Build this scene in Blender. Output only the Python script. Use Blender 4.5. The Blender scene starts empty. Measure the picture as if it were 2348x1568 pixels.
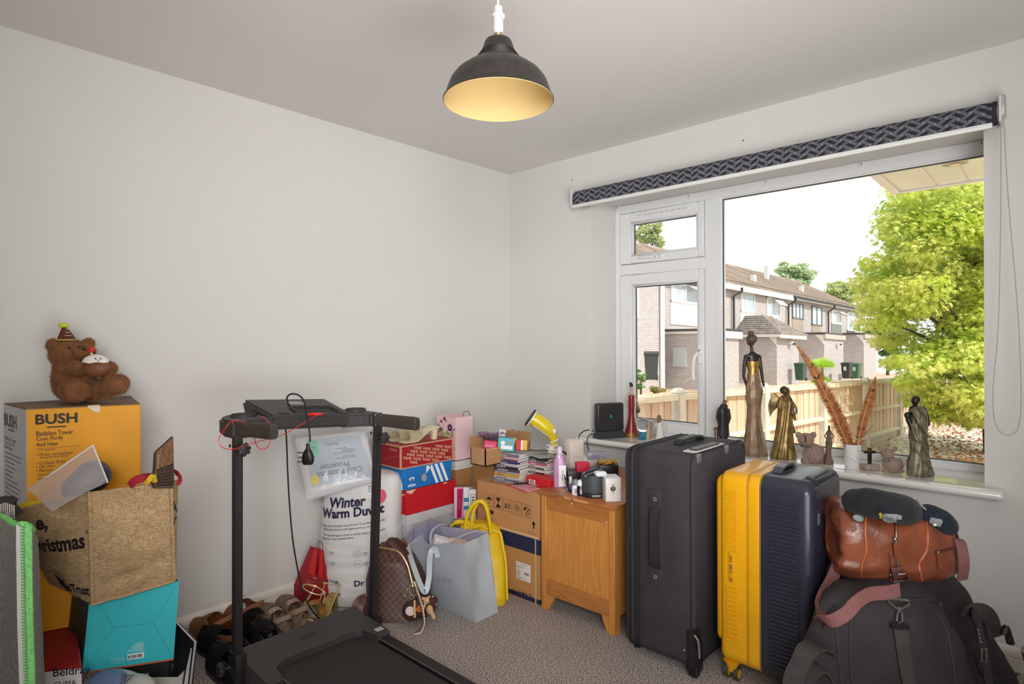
import bpy, bmesh, math, random
from mathutils import Vector, Matrix, noise
import numpy as np
random.seed(7)
PI = math.pi
R_ = math.radians
SC = bpy.context.scene
COL = SC.collection
# ---------------------------------------------------------------- camera
FPX = 1371.0
CAM = Vector((2.7506, -2.9395, 1.2495))
YAW, PITCH, ROLL = .7484, -.0022, -.0046
cf = Vector((-math.sin(YAW)*math.cos(PITCH), math.cos(YAW)*math.cos(PITCH), math.sin(PITCH)))
cr = Vector((math.cos(YAW), math.sin(YAW), 0)); cu = cr.cross(cf)
cr, cu = (cr*math.cos(ROLL)+cu*math.sin(ROLL)), (-cr*math.sin(ROLL)+cu*math.cos(ROLL))
cam_d = bpy.data.cameras.new('camera'); cam = bpy.data.objects.new('camera', cam_d); COL.objects.link(cam)
cam.matrix_world = Matrix(((cr.x, cu.x, -cf.x, CAM.x), (cr.y, cu.y, -cf.y, CAM.y), (cr.z, cu.z, -cf.z, CAM.z), (0, 0, 0, 1)))
cam_d.sensor_width = 36; cam_d.lens = 36*FPX/2348; cam_d.clip_start = .02; cam_d.clip_end = 500
SC.camera = cam
# ---------------------------------------------------------------- world, sun, added fill lights, exposure
wd = bpy.data.worlds.new('sky'); SC.world = wd; wd.use_nodes = True
_n = wd.node_tree.nodes; _l = wd.node_tree.links; _n.clear()
_tc = _n.new('ShaderNodeTexCoord'); _mp = _n.new('ShaderNodeMapping'); _mp.inputs['Scale'].default_value = (1, 1, 3.2)
_nz = _n.new('ShaderNodeTexNoise'); _nz.inputs['Scale'].default_value = 2.3; _nz.inputs['Detail'].default_value = 6
_cr = _n.new('ShaderNodeValToRGB')
_cr.color_ramp.elements[0].position = .38; _cr.color_ramp.elements[0].color = (.93, .94, .955, 1)
_cr.color_ramp.elements[1].position = .62; _cr.color_ramp.elements[1].color = (1, 1, 1, 1)
_bg = _n.new('ShaderNodeBackground'); _bg.inputs['Strength'].default_value = 1.4
_wo = _n.new('ShaderNodeOutputWorld')
_l.new(_tc.outputs['Generated'], _mp.inputs[0]); _l.new(_mp.outputs[0], _nz.inputs[0]); _l.new(_nz.outputs[0], _cr.inputs[0])
_l.new(_cr.outputs[0], _bg.inputs[0]); _l.new(_bg.outputs[0], _wo.inputs[0])
def light(name, kind, loc, energy, color=(1, 1, 1), size=1., target=None, size_y=None):
    d = bpy.data.lights.new(name, kind); d.energy = energy; d.color = color
    if kind == 'AREA':
        d.size = size
        if size_y: d.shape = 'RECTANGLE'; d.size_y = size_y
    elif kind == 'POINT': d.shadow_soft_size = size
    o = bpy.data.objects.new(name, d); COL.objects.link(o); o.location = loc
    if target is not None:
        o.rotation_euler = (Vector(target)-Vector(loc)).to_track_quat('-Z', 'Y').to_euler()
    return o
sun = light('sun', 'SUN', (8, 3, 12), 4.0, (1, .95, .86), target=(0.3, 4.2, 4)); sun.data.angle = R_(1.2)
rl_ = light('fill_light', 'AREA', (3.35, -3.45, 1.7), 15.8, (1, .99, .98), .9, target=(.3, -.3, 1.2), size_y=.7); rl_.data.spread = R_(84)  # added soft fill from behind the camera, no lamp of the room
rb_ = light('fill_uplight', 'AREA', (3.3, -2.4, .85), 23.5, (1, .99, .98), 1.5, target=(1.2, -.95, 2.367), size_y=1.5); rb_.data.spread = R_(112)  # added uplight beside the camera, out of view, to brighten the ceiling
vs = SC.view_settings; vs.view_transform = 'Standard'; vs.look = 'None'; vs.gamma = 1; vs.exposure = 0; vs.use_curve_mapping = False
SC.cycles.max_bounces = 8; SC.cycles.diffuse_bounces = 4; SC.cycles.transparent_max_bounces = 16
# ---------------------------------------------------------------- picture point -> place in the room
def ray(px, py): return cf+cr*((px-1174)/FPX)-cu*((py-784)/FPX)
def PZ(px, py, z=0): d = ray(px, py); return CAM+d*((z-CAM.z)/d.z)
def PX(px, py, x=0): d = ray(px, py); return CAM+d*((x-CAM.x)/d.x)
def PY(px, py, y=0): d = ray(px, py); return CAM+d*((y-CAM.y)/d.y)
def PD(px, py, dep): return CAM+ray(px, py)*dep
# ---------------------------------------------------------------- materials
def lin(c):
    if isinstance(c, str): c = tuple(int(c[i:i+2], 16)/255 for i in (0, 2, 4))
    return tuple((x/12.92 if x <= .04045 else ((x+.055)/1.055)**2.4) for x in c[:3])
MATS = {}
def M(col, rough=.6, metal=0, var=0, vs_=8, bump=0, bs=60, spec=.5, coat=0, tr=0, alpha=1, emit=0, stretch=None, det=4, sheen=0, col2=None, ss=0):
    key = (col, rough, metal, var, vs_, bump, bs, spec, coat, tr, alpha, emit, stretch, det, sheen, col2, ss)
    if key in MATS: return MATS[key]
    m = bpy.data.materials.new('paint_'+str(col)); m.use_nodes = True
    nt = m.node_tree; b = nt.nodes['Principled BSDF']; c = lin(col)
    b.inputs['Base Color'].default_value = (*c, 1); b.inputs['Roughness'].default_value = rough; b.inputs['Metallic'].default_value = metal
    b.inputs['Specular IOR Level'].default_value = spec; b.inputs['Coat Weight'].default_value = coat
    b.inputs['Transmission Weight'].default_value = tr; b.inputs['Alpha'].default_value = alpha
    if sheen: b.inputs['Sheen Weight'].default_value = sheen
    if ss: b.inputs['Subsurface Weight'].default_value = ss
    if emit: b.inputs['Emission Color'].default_value = (*c, 1); b.inputs['Emission Strength'].default_value = emit
    if var or bump or col2:
        tc = nt.nodes.new('ShaderNodeTexCoord'); mp = nt.nodes.new('ShaderNodeMapping'); nt.links.new(tc.outputs['Object'], mp.inputs[0])
        if stretch: mp.inputs['Scale'].default_value = stretch
    if var or col2:
        nz = nt.nodes.new('ShaderNodeTexNoise'); nz.inputs['Scale'].default_value = vs_; nz.inputs['Detail'].default_value = det
        rp = nt.nodes.new('ShaderNodeValToRGB'); rp.color_ramp.elements[0].position = .35; rp.color_ramp.elements[1].position = .65
        c2 = lin(col2) if col2 else tuple(min(1, x*(1+var)) for x in c); c1 = c if col2 else tuple(x*(1-var) for x in c)
        rp.color_ramp.elements[0].color = (*c1, 1); rp.color_ramp.elements[1].color = (*c2, 1)
        nt.links.new(mp.outputs[0], nz.inputs[0]); nt.links.new(nz.outputs[0], rp.inputs[0]); nt.links.new(rp.outputs[0], b.inputs['Base Color'])
    if bump:
        n2 = nt.nodes.new('ShaderNodeTexNoise'); n2.inputs['Scale'].default_value = bs; n2.inputs['Detail'].default_value = 3
        bp = nt.nodes.new('ShaderNodeBump'); bp.inputs['Strength'].default_value = bump; bp.inputs['Distance'].default_value = .01
        nt.links.new(mp.outputs[0], n2.inputs[0]); nt.links.new(n2.outputs[0], bp.inputs['Height']); nt.links.new(bp.outputs[0], b.inputs['Normal'])
    MATS[key] = m
    return m
def nodes(m):
    nt = m.node_tree
    def N(t, **k):
        n = nt.nodes.new('ShaderNode'+t)
        for a, v in k.items():
            if a.startswith('i_'): n.inputs[a[2:].replace('_', ' ')].default_value = v
            else: setattr(n, a, v)
        return n
    return nt, N, nt.links.new, nt.nodes['Principled BSDF']
def newmat(name, col=(.5, .5, .5), rough=.6):
    m = bpy.data.materials.new(name); m.use_nodes = True; b = m.node_tree.nodes['Principled BSDF']
    b.inputs['Base Color'].default_value = (*lin(col), 1); b.inputs['Roughness'].default_value = rough
    return m
def wood_mat(name, c1, c2, sc=6, axis=(1, 1, 14), rough=.45, dist=2.5):
    m = newmat(name, c1, rough); nt, N, L, b = nodes(m)
    tc = N('TexCoord'); mp = N('Mapping'); mp.inputs['Scale'].default_value = axis; L(tc.outputs['Object'], mp.inputs[0])
    nz = N('TexNoise'); nz.inputs['Scale'].default_value = sc; nz.inputs['Detail'].default_value = 6; nz.inputs['Distortion'].default_value = dist
    L(mp.outputs[0], nz.inputs[0]); rp = N('ValToRGB'); e = rp.color_ramp.elements; e[0].position = .3; e[1].position = .7
    e[0].color = (*lin(c1), 1); e[1].color = (*lin(c2), 1); L(nz.outputs[0], rp.inputs[0]); L(rp.outputs[0], b.inputs['Base Color'])
    return m
def weave_mat(name, c1, c2, sc=250, rough=.9, var=.3, bump=.3, thr=(.3, .7)):
    """woven threads: product of two fine waves, with blotchy colour"""
    m = newmat(name, c1, rough); nt, N, L, b = nodes(m)
    tc = N('TexCoord'); mp = N('Mapping'); L(tc.outputs['Object'], mp.inputs[0])
    nz = N('TexNoise'); nz.inputs['Scale'].default_value = sc; nz.inputs['Detail'].default_value = 2
    mp2 = N('Mapping'); mp2.inputs['Scale'].default_value = (1, 1, .12); L(tc.outputs['Object'], mp2.inputs[0]); L(mp2.outputs[0], nz.inputs[0])
    mp3 = N('Mapping'); mp3.inputs['Scale'].default_value = (.12, .12, 1); L(tc.outputs['Object'], mp3.inputs[0])
    n3 = N('TexNoise'); n3.inputs['Scale'].default_value = sc; n3.inputs['Detail'].default_value = 2; L(mp3.outputs[0], n3.inputs[0])
    ad = N('Math', operation='ADD'); L(nz.outputs[0], ad.inputs[0]); L(n3.outputs[0], ad.inputs[1])
    hf = N('Math', operation='MULTIPLY'); hf.inputs[1].default_value = .5; L(ad.outputs[0], hf.inputs[0])
    rp = N('ValToRGB'); e = rp.color_ramp.elements; e[0].position, e[1].position = thr; e[0].color = (*lin(c1), 1); e[1].color = (*lin(c2), 1)
    L(hf.outputs[0], rp.inputs[0]); L(rp.outputs[0], b.inputs['Base Color'])
    bp = N('Bump'); bp.inputs['Strength'].default_value = bump; bp.inputs['Distance'].default_value = .002
    L(hf.outputs[0], bp.inputs['Height']); L(bp.outputs[0], b.inputs['Normal'])
    return m
# ---------------------------------------------------------------- mesh tools
def NB(): return bmesh.new()
def cook(bm, name, mats, smooth=True, ang=38):
    if smooth:
        for f in bm.faces: f.smooth = True
        ca = math.cos(R_(ang)); bm.normal_update()
        for e in bm.edges:
            if len(e.link_faces) == 2 and e.link_faces[0].normal.dot(e.link_faces[1].normal) < ca: e.smooth = False
    me = bpy.data.meshes.new(name); bm.to_mesh(me); bm.free()
    for m in (mats if isinstance(mats, (list, tuple)) else [mats]): me.materials.append(m)
    return me
def link(name, me, parent=None, loc=None, rz=None):
    o = bpy.data.objects.new(name, me); COL.objects.link(o)
    if parent is not None: o.parent = parent
    if loc is not None: o.location = loc
    if rz is not None: o.rotation_euler.z = rz
    return o
def obj(name, bm, mats, parent=None, smooth=True, loc=None, rz=None, ang=38, kind=None, label=None):
    o = link(name, cook(bm, name, mats, smooth, ang), parent, loc, rz)
    if kind: o['kind'] = kind
    if label: o['label'] = label
    return o
def struct(name, bm, mats, parent=None, **k):
    return obj(name, bm, mats, parent, kind='structure', **k)
def tag(o, label, cat, group=None):
    o['label'] = label; o['category'] = cat
    if group: o['group'] = group
    return o
def thing(name, label, cat, loc=(0, 0, 0), rz=0, group=None, rot=None):
    o = bpy.data.objects.new(name, None); COL.objects.link(o); o.empty_display_size = .05
    o.location = loc; o.rotation_euler = rot if rot else (0, 0, rz)
    return tag(o, label, cat, group)
def dup(root, loc, rz=None, label=None, group=None, rot=None, scale=None):
    def cp(o, par):
        c = o.copy(); COL.objects.link(c); c.parent = par
        for ch in list(o.children): cp(ch, c)
        return c
    r = cp(root, None); r.location = loc
    if rz is not None: r.rotation_euler = (0, 0, rz)
    if rot is not None: r.rotation_euler = rot
    if scale: r.scale = (scale,)*3 if isinstance(scale, (int, float)) else scale
    if label: r['label'] = label
    if group: r['group'] = group
    return r
def add(bm, tb, mt=None, mi=0):
    """append temp bmesh tb to bm through matrix mt"""
    if mt is not None: bmesh.ops.transform(tb, matrix=mt, verts=tb.verts)
    if mi:
        for f in tb.faces: f.material_index = mi
    me = bpy.data.meshes.new('t'); tb.to_mesh(me); tb.free(); bm.from_mesh(me); bpy.data.meshes.remove(me)
    return bm
def mat4(c=(0, 0, 0), rot=(0, 0, 0)):
    return Matrix.Translation(c) @ (Matrix.Rotation(rot[2], 4, 'Z') @ Matrix.Rotation(rot[1], 4, 'Y') @ Matrix.Rotation(rot[0], 4, 'X'))
def box(bm, c, s, bev=0, seg=1, rot=(0, 0, 0), mi=0):
    """box with centre c and full size s"""
    tb = bmesh.new(); bmesh.ops.create_cube(tb, size=1)
    bmesh.ops.scale(tb, vec=s, verts=tb.verts)
    if bev > 0: bmesh.ops.bevel(tb, geom=tb.edges[:], offset=min(bev, min(s)*.49), segments=seg, profile=.5, affect='EDGES')
    return add(bm, tb, mat4(c, rot), mi)
def B(c, s, bev=0, seg=1, rot=(0, 0, 0)): return box(NB(), c, s, bev, seg, rot)
def bx(bm, a, b, bev=0, seg=1, mi=0):
    """box between two corners"""
    return box(bm, tuple((a[i]+b[i])/2 for i in range(3)), tuple(abs(b[i]-a[i]) for i in range(3)), bev, seg, mi=mi)
def frame_axes(d):
    d = Vector(d).normalized(); a = Vector((0, 0, 1)) if abs(d.z) < .9 else Vector((0, 1, 0))
    x = a.cross(d).normalized(); return x, d.cross(x)
def loft(bm, rings, cap=True, mi=0, close=True, loop=False):
    vs_ = [[bm.verts.new(p) for p in r] for r in rings]
    n = len(rings[0]); k = n if close else n-1; fs = []
    for i in range(len(vs_)-(0 if loop else 1)):
        a = vs_[i]; b = vs_[(i+1) % len(vs_)]
        for j in range(k):
            try: fs.append(bm.faces.new((a[j], a[(j+1) % n], b[(j+1) % n], b[j])))
            except ValueError: pass
    if cap and close and not loop:
        fs.append(bm.faces.new(vs_[0][::-1])); fs.append(bm.faces.new(vs_[-1]))
    for f in fs: f.material_index = mi
    return bm
def lathe(bm, prof, seg=24, c=(0, 0, 0), mi=0, sx=1, sy=1):
    rings = [[(c[0]+r*sx*math.cos(2*PI*j/seg), c[1]+r*sy*math.sin(2*PI*j/seg), c[2]+z) for j in range(seg)] for r, z in prof]
    return loft(bm, rings, True, mi)
def tube(bm, pts, r, seg=8, closed=False, mi=0, flat=1.):
    pts = [Vector(p) for p in pts]; n = len(pts); rings = []
    x = None
    for i, p in enumerate(pts):
        d = (pts[(i+1) % n]-pts[i-1]) if closed else (pts[min(i+1, n-1)]-pts[max(i-1, 0)])
        if d.length < 1e-9: d = Vector((0, 0, 1))
        d.normalize()
        if x is None: x, y = frame_axes(d)
        else:
            x = (x-d*x.dot(d)); x = x.normalized() if x.length > 1e-6 else frame_axes(d)[0]
            y = d.cross(x)
        rr = r[i] if isinstance(r, (list, tuple)) else r
        rings.append([p+(x*math.cos(2*PI*j/seg)+y*math.sin(2*PI*j/seg)*flat)*rr for j in range(seg)])
    return loft(bm, rings, not closed, mi, loop=closed)
def spline(pts, n=8, closed=False):
    """Catmull-Rom through pts"""
    P = [Vector(p) for p in pts]; out = []; m = len(P)
    for i in range(m if closed else m-1):
        a, b, c, d = (P[(i-1) % m] if closed or i > 0 else P[0]), P[i], P[(i+1) % m], (P[(i+2) % m] if closed or i+2 < m else P[-1])
        for k in range(n):
            t = k/n
            out.append(.5*((2*b)+(c-a)*t+(2*a-5*b+4*c-d)*t*t+(3*b-a-3*c+d)*t*t*t))
    if not closed: out.append(P[-1])
    return out
def ribbon(bm, pts, w, t=.002, up=(0, 0, 1), mi=0):
    """flat strap along pts; w across the direction 'up x tangent'"""
    pts = [Vector(p) for p in pts]; rings = []; n = len(pts)
    for i, p in enumerate(pts):
        d = (pts[min(i+1, n-1)]-pts[max(i-1, 0)]).normalized()
        u_ = up[i] if isinstance(up, list) else up
        if isinstance(u_, str): s = Vector((0, 1, 0) if u_ == 'y' else (0, 0, 1)); s = s-d*s.dot(d)
        else: s = Vector(u_).cross(d)
        s = s.normalized() if s.length > 1e-5 else frame_axes(d)[0]
        nn = d.cross(s); ww = (w[i] if isinstance(w, (list, tuple)) else w)/2
        rings.append([p+s*ww+nn*t/2, p-s*ww+nn*t/2, p-s*ww-nn*t/2, p+s*ww-nn*t/2])
    return loft(bm, rings, True, mi)
def ell(bm, c, r, seg=14, rings=9, rot=(0, 0, 0), mi=0):
    tb = bmesh.new(); bmesh.ops.create_uvsphere(tb, u_segments=seg, v_segments=rings, radius=1)
    bmesh.ops.scale(tb, vec=r if isinstance(r, (tuple, list)) else (r, r, r), verts=tb.verts)
    return add(bm, tb, mat4(c, rot), mi)
def sring(w, d, z, n=28, e=4., cx=0, cy=0, ph=0):
    """superellipse ring, rounded rectangle w x d at height z"""
    out = []
    for j in range(n):
        a = 2*PI*(j+.5)/n+ph; c, s = math.cos(a), math.sin(a)
        out.append((cx+w/2*math.copysign(abs(c)**(2/e), c), cy+d/2*math.copysign(abs(s)**(2/e), s), z))
    return out
def wob(bm, amp, sc, seed=0, dirs=(1, 1, 1)):
    o = Vector((seed*3.1, seed*1.7, seed*2.3))
    for v in bm.verts:
        n = noise.noise_vector(v.co*sc+o)
        v.co += Vector((n.x*dirs[0], n.y*dirs[1], n.z*dirs[2]))*amp
    return bm
def gridsurf(bm, fn, nu, nv, thick=0, mi=0):
    V = [[bm.verts.new(fn(i/nu, j/nv)) for j in range(nv+1)] for i in range(nu+1)]; fs = []
    for i in range(nu):
        for j in range(nv):
            f = bm.faces.new((V[i][j], V[i+1][j], V[i+1][j+1], V[i][j+1])); f.material_index = mi; fs.append(f)
    if thick: bmesh.ops.solidify(bm, geom=fs, thickness=thick)
    return bm
def capsule(bm, p0, p1, r0, r1, seg=12, flat=1):
    p0, p1 = Vector(p0), Vector(p1); d = (p1-p0); L = d.length; d.normalize(); x, y = frame_axes(d); rings = []
    for k in range(5):
        a = -PI/2+PI/2*k/5*.98+.05
        rings.append([p0+d*r0*math.sin(a)+(x*math.cos(2*PI*j/seg)+y*flat*math.sin(2*PI*j/seg))*r0*math.cos(a) for j in range(seg)])
    for k in range(5):
        a = PI/2*k/5
        rings.append([p1+d*r1*math.sin(a)+(x*math.cos(2*PI*j/seg)+y*flat*math.sin(2*PI*j/seg))*r1*math.cos(a) for j in range(seg)])
    return loft(bm, rings)
def blob(fill, voxel, smooth=4, mats=None, name='body', parent=None, disp=None, **k):
    """one continuous skin over overlapping solids: fill(bm) makes the solids"""
    bm = NB(); fill(bm); me = bpy.data.meshes.new('tmp'); bm.to_mesh(me); bm.free()
    o = bpy.data.objects.new('tmp', me); COL.objects.link(o)
    r = o.modifiers.new('r', 'REMESH'); r.mode = 'VOXEL'; r.voxel_size = voxel
    if smooth: s = o.modifiers.new('s', 'SMOOTH'); s.iterations = smooth; s.factor = .5
    bpy.context.view_layer.update()
    res = bpy.data.meshes.new_from_object(o.evaluated_get(bpy.context.evaluated_depsgraph_get()))
    bpy.data.objects.remove(o); bpy.data.meshes.remove(me)
    b2 = NB(); b2.from_mesh(res); bpy.data.meshes.remove(res)
    if disp: disp(b2)
    return obj(name, b2, mats, parent, ang=80, **k)
def fur(host, n, ln, wd_, mat, name='fur', parent=None, droop=.5):
    """short pile growing on a mesh: one narrow blade per tuft"""
    me = host.data; ps = me.polygons; ar = [p.area for p in ps]; pk = random.choices(range(len(ps)), weights=ar, k=n); bm = NB()
    for i in pk:
        p = ps[i]; vv = [me.vertices[q].co for q in p.vertices]; a, b = random.random(), random.random()
        c = vv[0].lerp(vv[1], a).lerp(vv[-1 if len(vv) < 4 else 2].lerp(vv[-1], a), b)
        d = (p.normal+Vector((random.uniform(-1, 1), random.uniform(-1, 1), random.uniform(-1, 1)-.4))*droop).normalized()
        s = d.cross(Vector((random.uniform(-1, 1), random.uniform(-1, 1), random.uniform(-1, 1)))).normalized()*wd_/2
        l_ = ln*random.uniform(.6, 1.2); c = c-p.normal*.001
        v = [bm.verts.new(c-s), bm.verts.new(c+s), bm.verts.new(c+d*l_)]; bm.faces.new(v)
    return obj(name, bm, mat, parent, smooth=False, kind='stuff')
# ---------------------------------------------------------------- print (lettering, logos) on a flat or curved surface
class Print:
    """2-D ink in a frame: origin O, right U, up V_, lifted h off the surface; wrap(x, y) may bend it."""
    def __init__(s, O=(0, 0, 0), U=(1, 0, 0), Vv=(0, 0, 1), h=.0006, wrap=None):
        s.O = Vector(O); s.U = Vector(U).normalized(); s.V = Vector(Vv).normalized(); s.N = s.U.cross(s.V); s.h = h; s.bm = NB(); s.wrap = wrap
    def pt(s, x, y, h=None):
        h = s.h if h is None else h
        if s.wrap: return s.wrap(x, y, h)
        return s.O+s.U*x+s.V*y+s.N*h
    def poly(s, pts, mi=0, h=None):
        try: f = s.bm.faces.new([s.bm.verts.new(s.pt(x, y, h)) for x, y in pts]); f.material_index = mi
        except ValueError: pass
    def rect(s, x0, y0, x1, y1, mi=0, h=None, n=1):
        for i in range(n):
            a = x0+(x1-x0)*i/n; b = x0+(x1-x0)*(i+1)/n; s.poly([(a, y0), (b, y0), (b, y1), (a, y1)], mi, h)
    def line(s, pts, w, mi=0, closed=False, h=None):
        q = list(pts)+([pts[0]] if closed else [])
        for (x0, y0), (x1, y1) in zip(q[:-1], q[1:]):
            dx, dy = x1-x0, y1-y0; L = math.hypot(dx, dy) or 1; dx, dy = dx/L*w/2, dy/L*w/2
            s.poly([(x0-dx+dy, y0-dy-dx), (x1+dx+dy, y1+dy-dx), (x1+dx-dy, y1+dy+dx), (x0-dx-dy, y0-dy+dx)], mi, h)
    def frame(s, x0, y0, x1, y1, w, mi=0): s.line([(x0, y0), (x1, y0), (x1, y1), (x0, y1)], w, mi, True)
    def disc(s, x, y, rx, ry=None, mi=0, n=24, h=None): ry = ry or rx; s.poly([(x+rx*math.cos(2*PI*i/n), y+ry*math.sin(2*PI*i/n)) for i in range(n)], mi, h)
    def ring(s, x, y, r, w, mi=0, n=24, a0=0, a1=2*PI): s.line([(x+r*math.cos(a0+(a1-a0)*i/n), y+r*math.sin(a0+(a1-a0)*i/n)) for i in range(n+1)], w, mi)
    def text(s, body, x, y, w=None, ht=None, mi=0, bold=0, rot=0, al='l', h=None, shear=0):
        """bottom-left (or centre/right by al) of the ink box at x, y; scaled to width w and height ht"""
        cu_ = bpy.data.curves.new('t', 'FONT'); cu_.body = body; cu_.resolution_u = 3; cu_.offset = bold; cu_.shear = shear
        o = bpy.data.objects.new('t', cu_); COL.objects.link(o); bpy.context.view_layer.update()
        me = bpy.data.meshes.new_from_object(o.evaluated_get(bpy.context.evaluated_depsgraph_get()))
        bpy.data.objects.remove(o); bpy.data.curves.remove(cu_)
        if not me.vertices: return
        xs = [v.co.x for v in me.vertices]; ys = [v.co.y for v in me.vertices]; x0, x1, y0, y1 = min(xs), max(xs), min(ys), max(ys)
        kx = (w/(x1-x0)) if w else None; ky = (ht/(y1-y0)) if ht else None; kx = kx or ky; ky = ky or kx
        W_ = (x1-x0)*kx; ox = {'l': 0, 'c': -W_/2, 'r': -W_}[al]; ca, sa = math.cos(rot), math.sin(rot)
        vs2 = []
        for v in me.vertices:
            a, b = (v.co.x-x0)*kx+ox, (v.co.y-y0)*ky; vs2.append(s.bm.verts.new(s.pt(x+a*ca-b*sa, y+a*sa+b*ca, h)))
        for p in me.polygons:
            try: f = s.bm.faces.new([vs2[i] for i in p.vertices]); f.material_index = mi
            except ValueError: pass
        bpy.data.meshes.remove(me)
    def bars(s, x0, y0, x1, y1, n=24, mi=0):
        x = x0; rnd = random.Random(n)
        while x < x1:
            w = (x1-x0)/n*rnd.choice((.4, .7, 1.1)); s.rect(x, y0, min(x+w, x1), y1, mi); x += w+(x1-x0)/n*rnd.choice((.4, .8))
    def lines(s, x, y, w, n, dy, ht, mi=0, seed=1, al='l'):
        """rows of tiny unreadable print"""
        rnd = random.Random(seed)
        for i in range(n):
            L = w*rnd.uniform(.6, 1) if i < n-1 else w*rnd.uniform(.3, .6); a = x-(L/2 if al == 'c' else 0); e = a+L
            while a < e:
                k = min(rnd.uniform(1.5, 5)*ht, e-a); s.rect(a, y-i*dy, a+k, y-i*dy+ht*rnd.uniform(.6, .9), mi); a += k+ht*.6
    def build(s, mats, parent=None, name='lettering', **k):
        return obj(name, s.bm, mats, parent, smooth=False, **k)
def wpar(o, root):
    """a part built in room coordinates, parented where it stands"""
    o.parent = root; mw = Matrix.LocRotScale(root.location, root.rotation_euler, root.scale); o.matrix_parent_inverse = mw.inverted(); return o
def WO_(name, bm, mats, root, **k): return wpar(obj(name, bm, mats, None, **k), root)
def prism(bm, lo, hi, bev=0, seg=1, mi=0):
    tb = NB(); loft(tb, [lo, hi]); bmesh.ops.recalc_face_normals(tb, faces=tb.faces)
    if bev: bmesh.ops.bevel(tb, geom=tb.edges[:], offset=bev, segments=seg, affect='EDGES')
    return add(bm, tb, None, mi)
def face_print(a, b, c, h=.0008):
    """ink frame on the plane through a (lower left), b (lower right), c (above a); .at(px, py) reads a picture point on it"""
    a, b, c = Vector(a), Vector(b), Vector(c); U = (b-a).normalized(); Vv = (c-a); Vv = (Vv-U*Vv.dot(U)).normalized(); p = Print(a, U, Vv, h)
    if p.N.dot(CAM-a) < 0: p.N = -p.N
    def at(px, py): d = ray(px, py); q = CAM+d*((a-CAM).dot(p.N)/d.dot(p.N))-a; return q.dot(U), q.dot(Vv)
    p.at = at; return p
def bil(c, u, v):
    """bilinear point in corners c = (bottom left, bottom right, top right, top left)"""
    return c[0].lerp(c[1], u).lerp(c[3].lerp(c[2], u), v)
BLACK = M('18181a', .55); WHITE = M('e8e6e2', .5)
# ================================================================ room shell
H_ = 2.367; SILL = .677; RX, RY = 3.75, -3.75
def carpet():
    m = newmat('carpet_loops', '7d736d', .95); nt, N, L, b = nodes(m)
    tc = N('TexCoord'); nz = N('TexNoise'); nz.inputs['Scale'].default_value = 170; nz.inputs['Detail'].default_value = 3; L(tc.outputs['Object'], nz.inputs[0])
    rp = N('ValToRGB'); e = rp.color_ramp.elements; e[0].position = .4; e[1].position = .62
    e[0].color = (*lin('7a6e67'), 1); e[1].color = (*lin('ddd2ca'), 1); L(nz.outputs[0], rp.inputs[0])
    n2 = N('TexNoise'); n2.inputs['Scale'].default_value = 3; L(tc.outputs['Object'], n2.inputs[0])
    mx = N('Mix', data_type='RGBA', blend_type='MULTIPLY'); mx.inputs[0].default_value = .25; L(rp.outputs[0], mx.inputs[6]); L(n2.outputs[0], mx.inputs[7])
    L(mx.outputs[2], b.inputs['Base Color'])
    bp = N('Bump'); bp.inputs['Strength'].default_value = .8; bp.inputs['Distance'].default_value = .004; L(nz.outputs[0], bp.inputs['Height']); L(bp.outputs[0], b.inputs['Normal'])
    return m
PLASTER = M('dcdad6', .85, var=.015, vs_=1.5, bump=.04, bs=90)
CEIL = M('e2dfdc', .9, var=.015, vs_=1.2)
UPVC = M('eceded', .28, spec=.5)
struct('floor', B((RX/2, RY/2, -.05), (RX+.3, -RY+.3, .1)), carpet(), smooth=False)
struct('ceiling', B((RX/2, RY/2, H_+.05), (RX+.3, -RY+.3, .1)), CEIL, smooth=False)
struct('wall_left', B((-.075, RY/2, H_/2), (.15, -RY+.6, H_)), PLASTER, smooth=False)
bm = NB(); WO = (.659, 2.515, .655, 2.09)
bx(bm, (-.15, 0, 0), (WO[0], .34, H_)); bx(bm, (WO[0], 0, 0), (WO[1], .33, WO[2])); bx(bm, (WO[0], 0, WO[3]), (WO[1], .33, H_)); bx(bm, (WO[1]-.02, .005, 0), (WO[1]+.07, .335, WO[2]-.002)); bx(bm, (WO[1]-.02, .005, WO[3]+.002), (WO[1]+.07, .335, H_))
loft(bm, [[(WO[1], 0, z), (WO[1]+.06, .27, z), (WO[1]+.06, .34, z), (RX+.15, .34, z), (RX+.15, 0, z)] for z in (0, H_)])
wr = struct('wall_right', bm, PLASTER, smooth=False)
for px, py in ((1704, 322), (1312, 412)):
    p = PY(px, py, 0); bm = NB(); lathe(bm, [(.0045, -.0006), (.0045, .0006)], 10)
    o = obj('screw_hole', bm, M('6a6660', .9), wr); o.location = p+Vector((0, -.0008, 0)); o.rotation_euler = (PI/2, 0, 0)
struct('wall_back', B((RX/2, RY-.075, H_/2), (RX+.3, .15, H_)), PLASTER, smooth=False)
struct('wall_side', B((RX+.075, RY/2, H_/2), (.15, -RY+.3, H_)), PLASTER, smooth=False)
def skirting(name, a, b, ax):
    prof = [(0, 0), (.017, 0), (.017, .043), (.0145, .046), (.0145, .05), (.017, .053), (.016, .066), (.012, .078), (.006, .085), (0, .086)]
    bm = NB(); loft(bm, [[((d, t, z) if ax == 'y' else (t, -d, z)) for d, z in prof] for t in (a, b)])
    struct(name, bm, M('ece6dc', .4))
skirting('baseboard_left', RY, 0, 'y'); skirting('baseboard_right', 0, RX, 'x')
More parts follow.
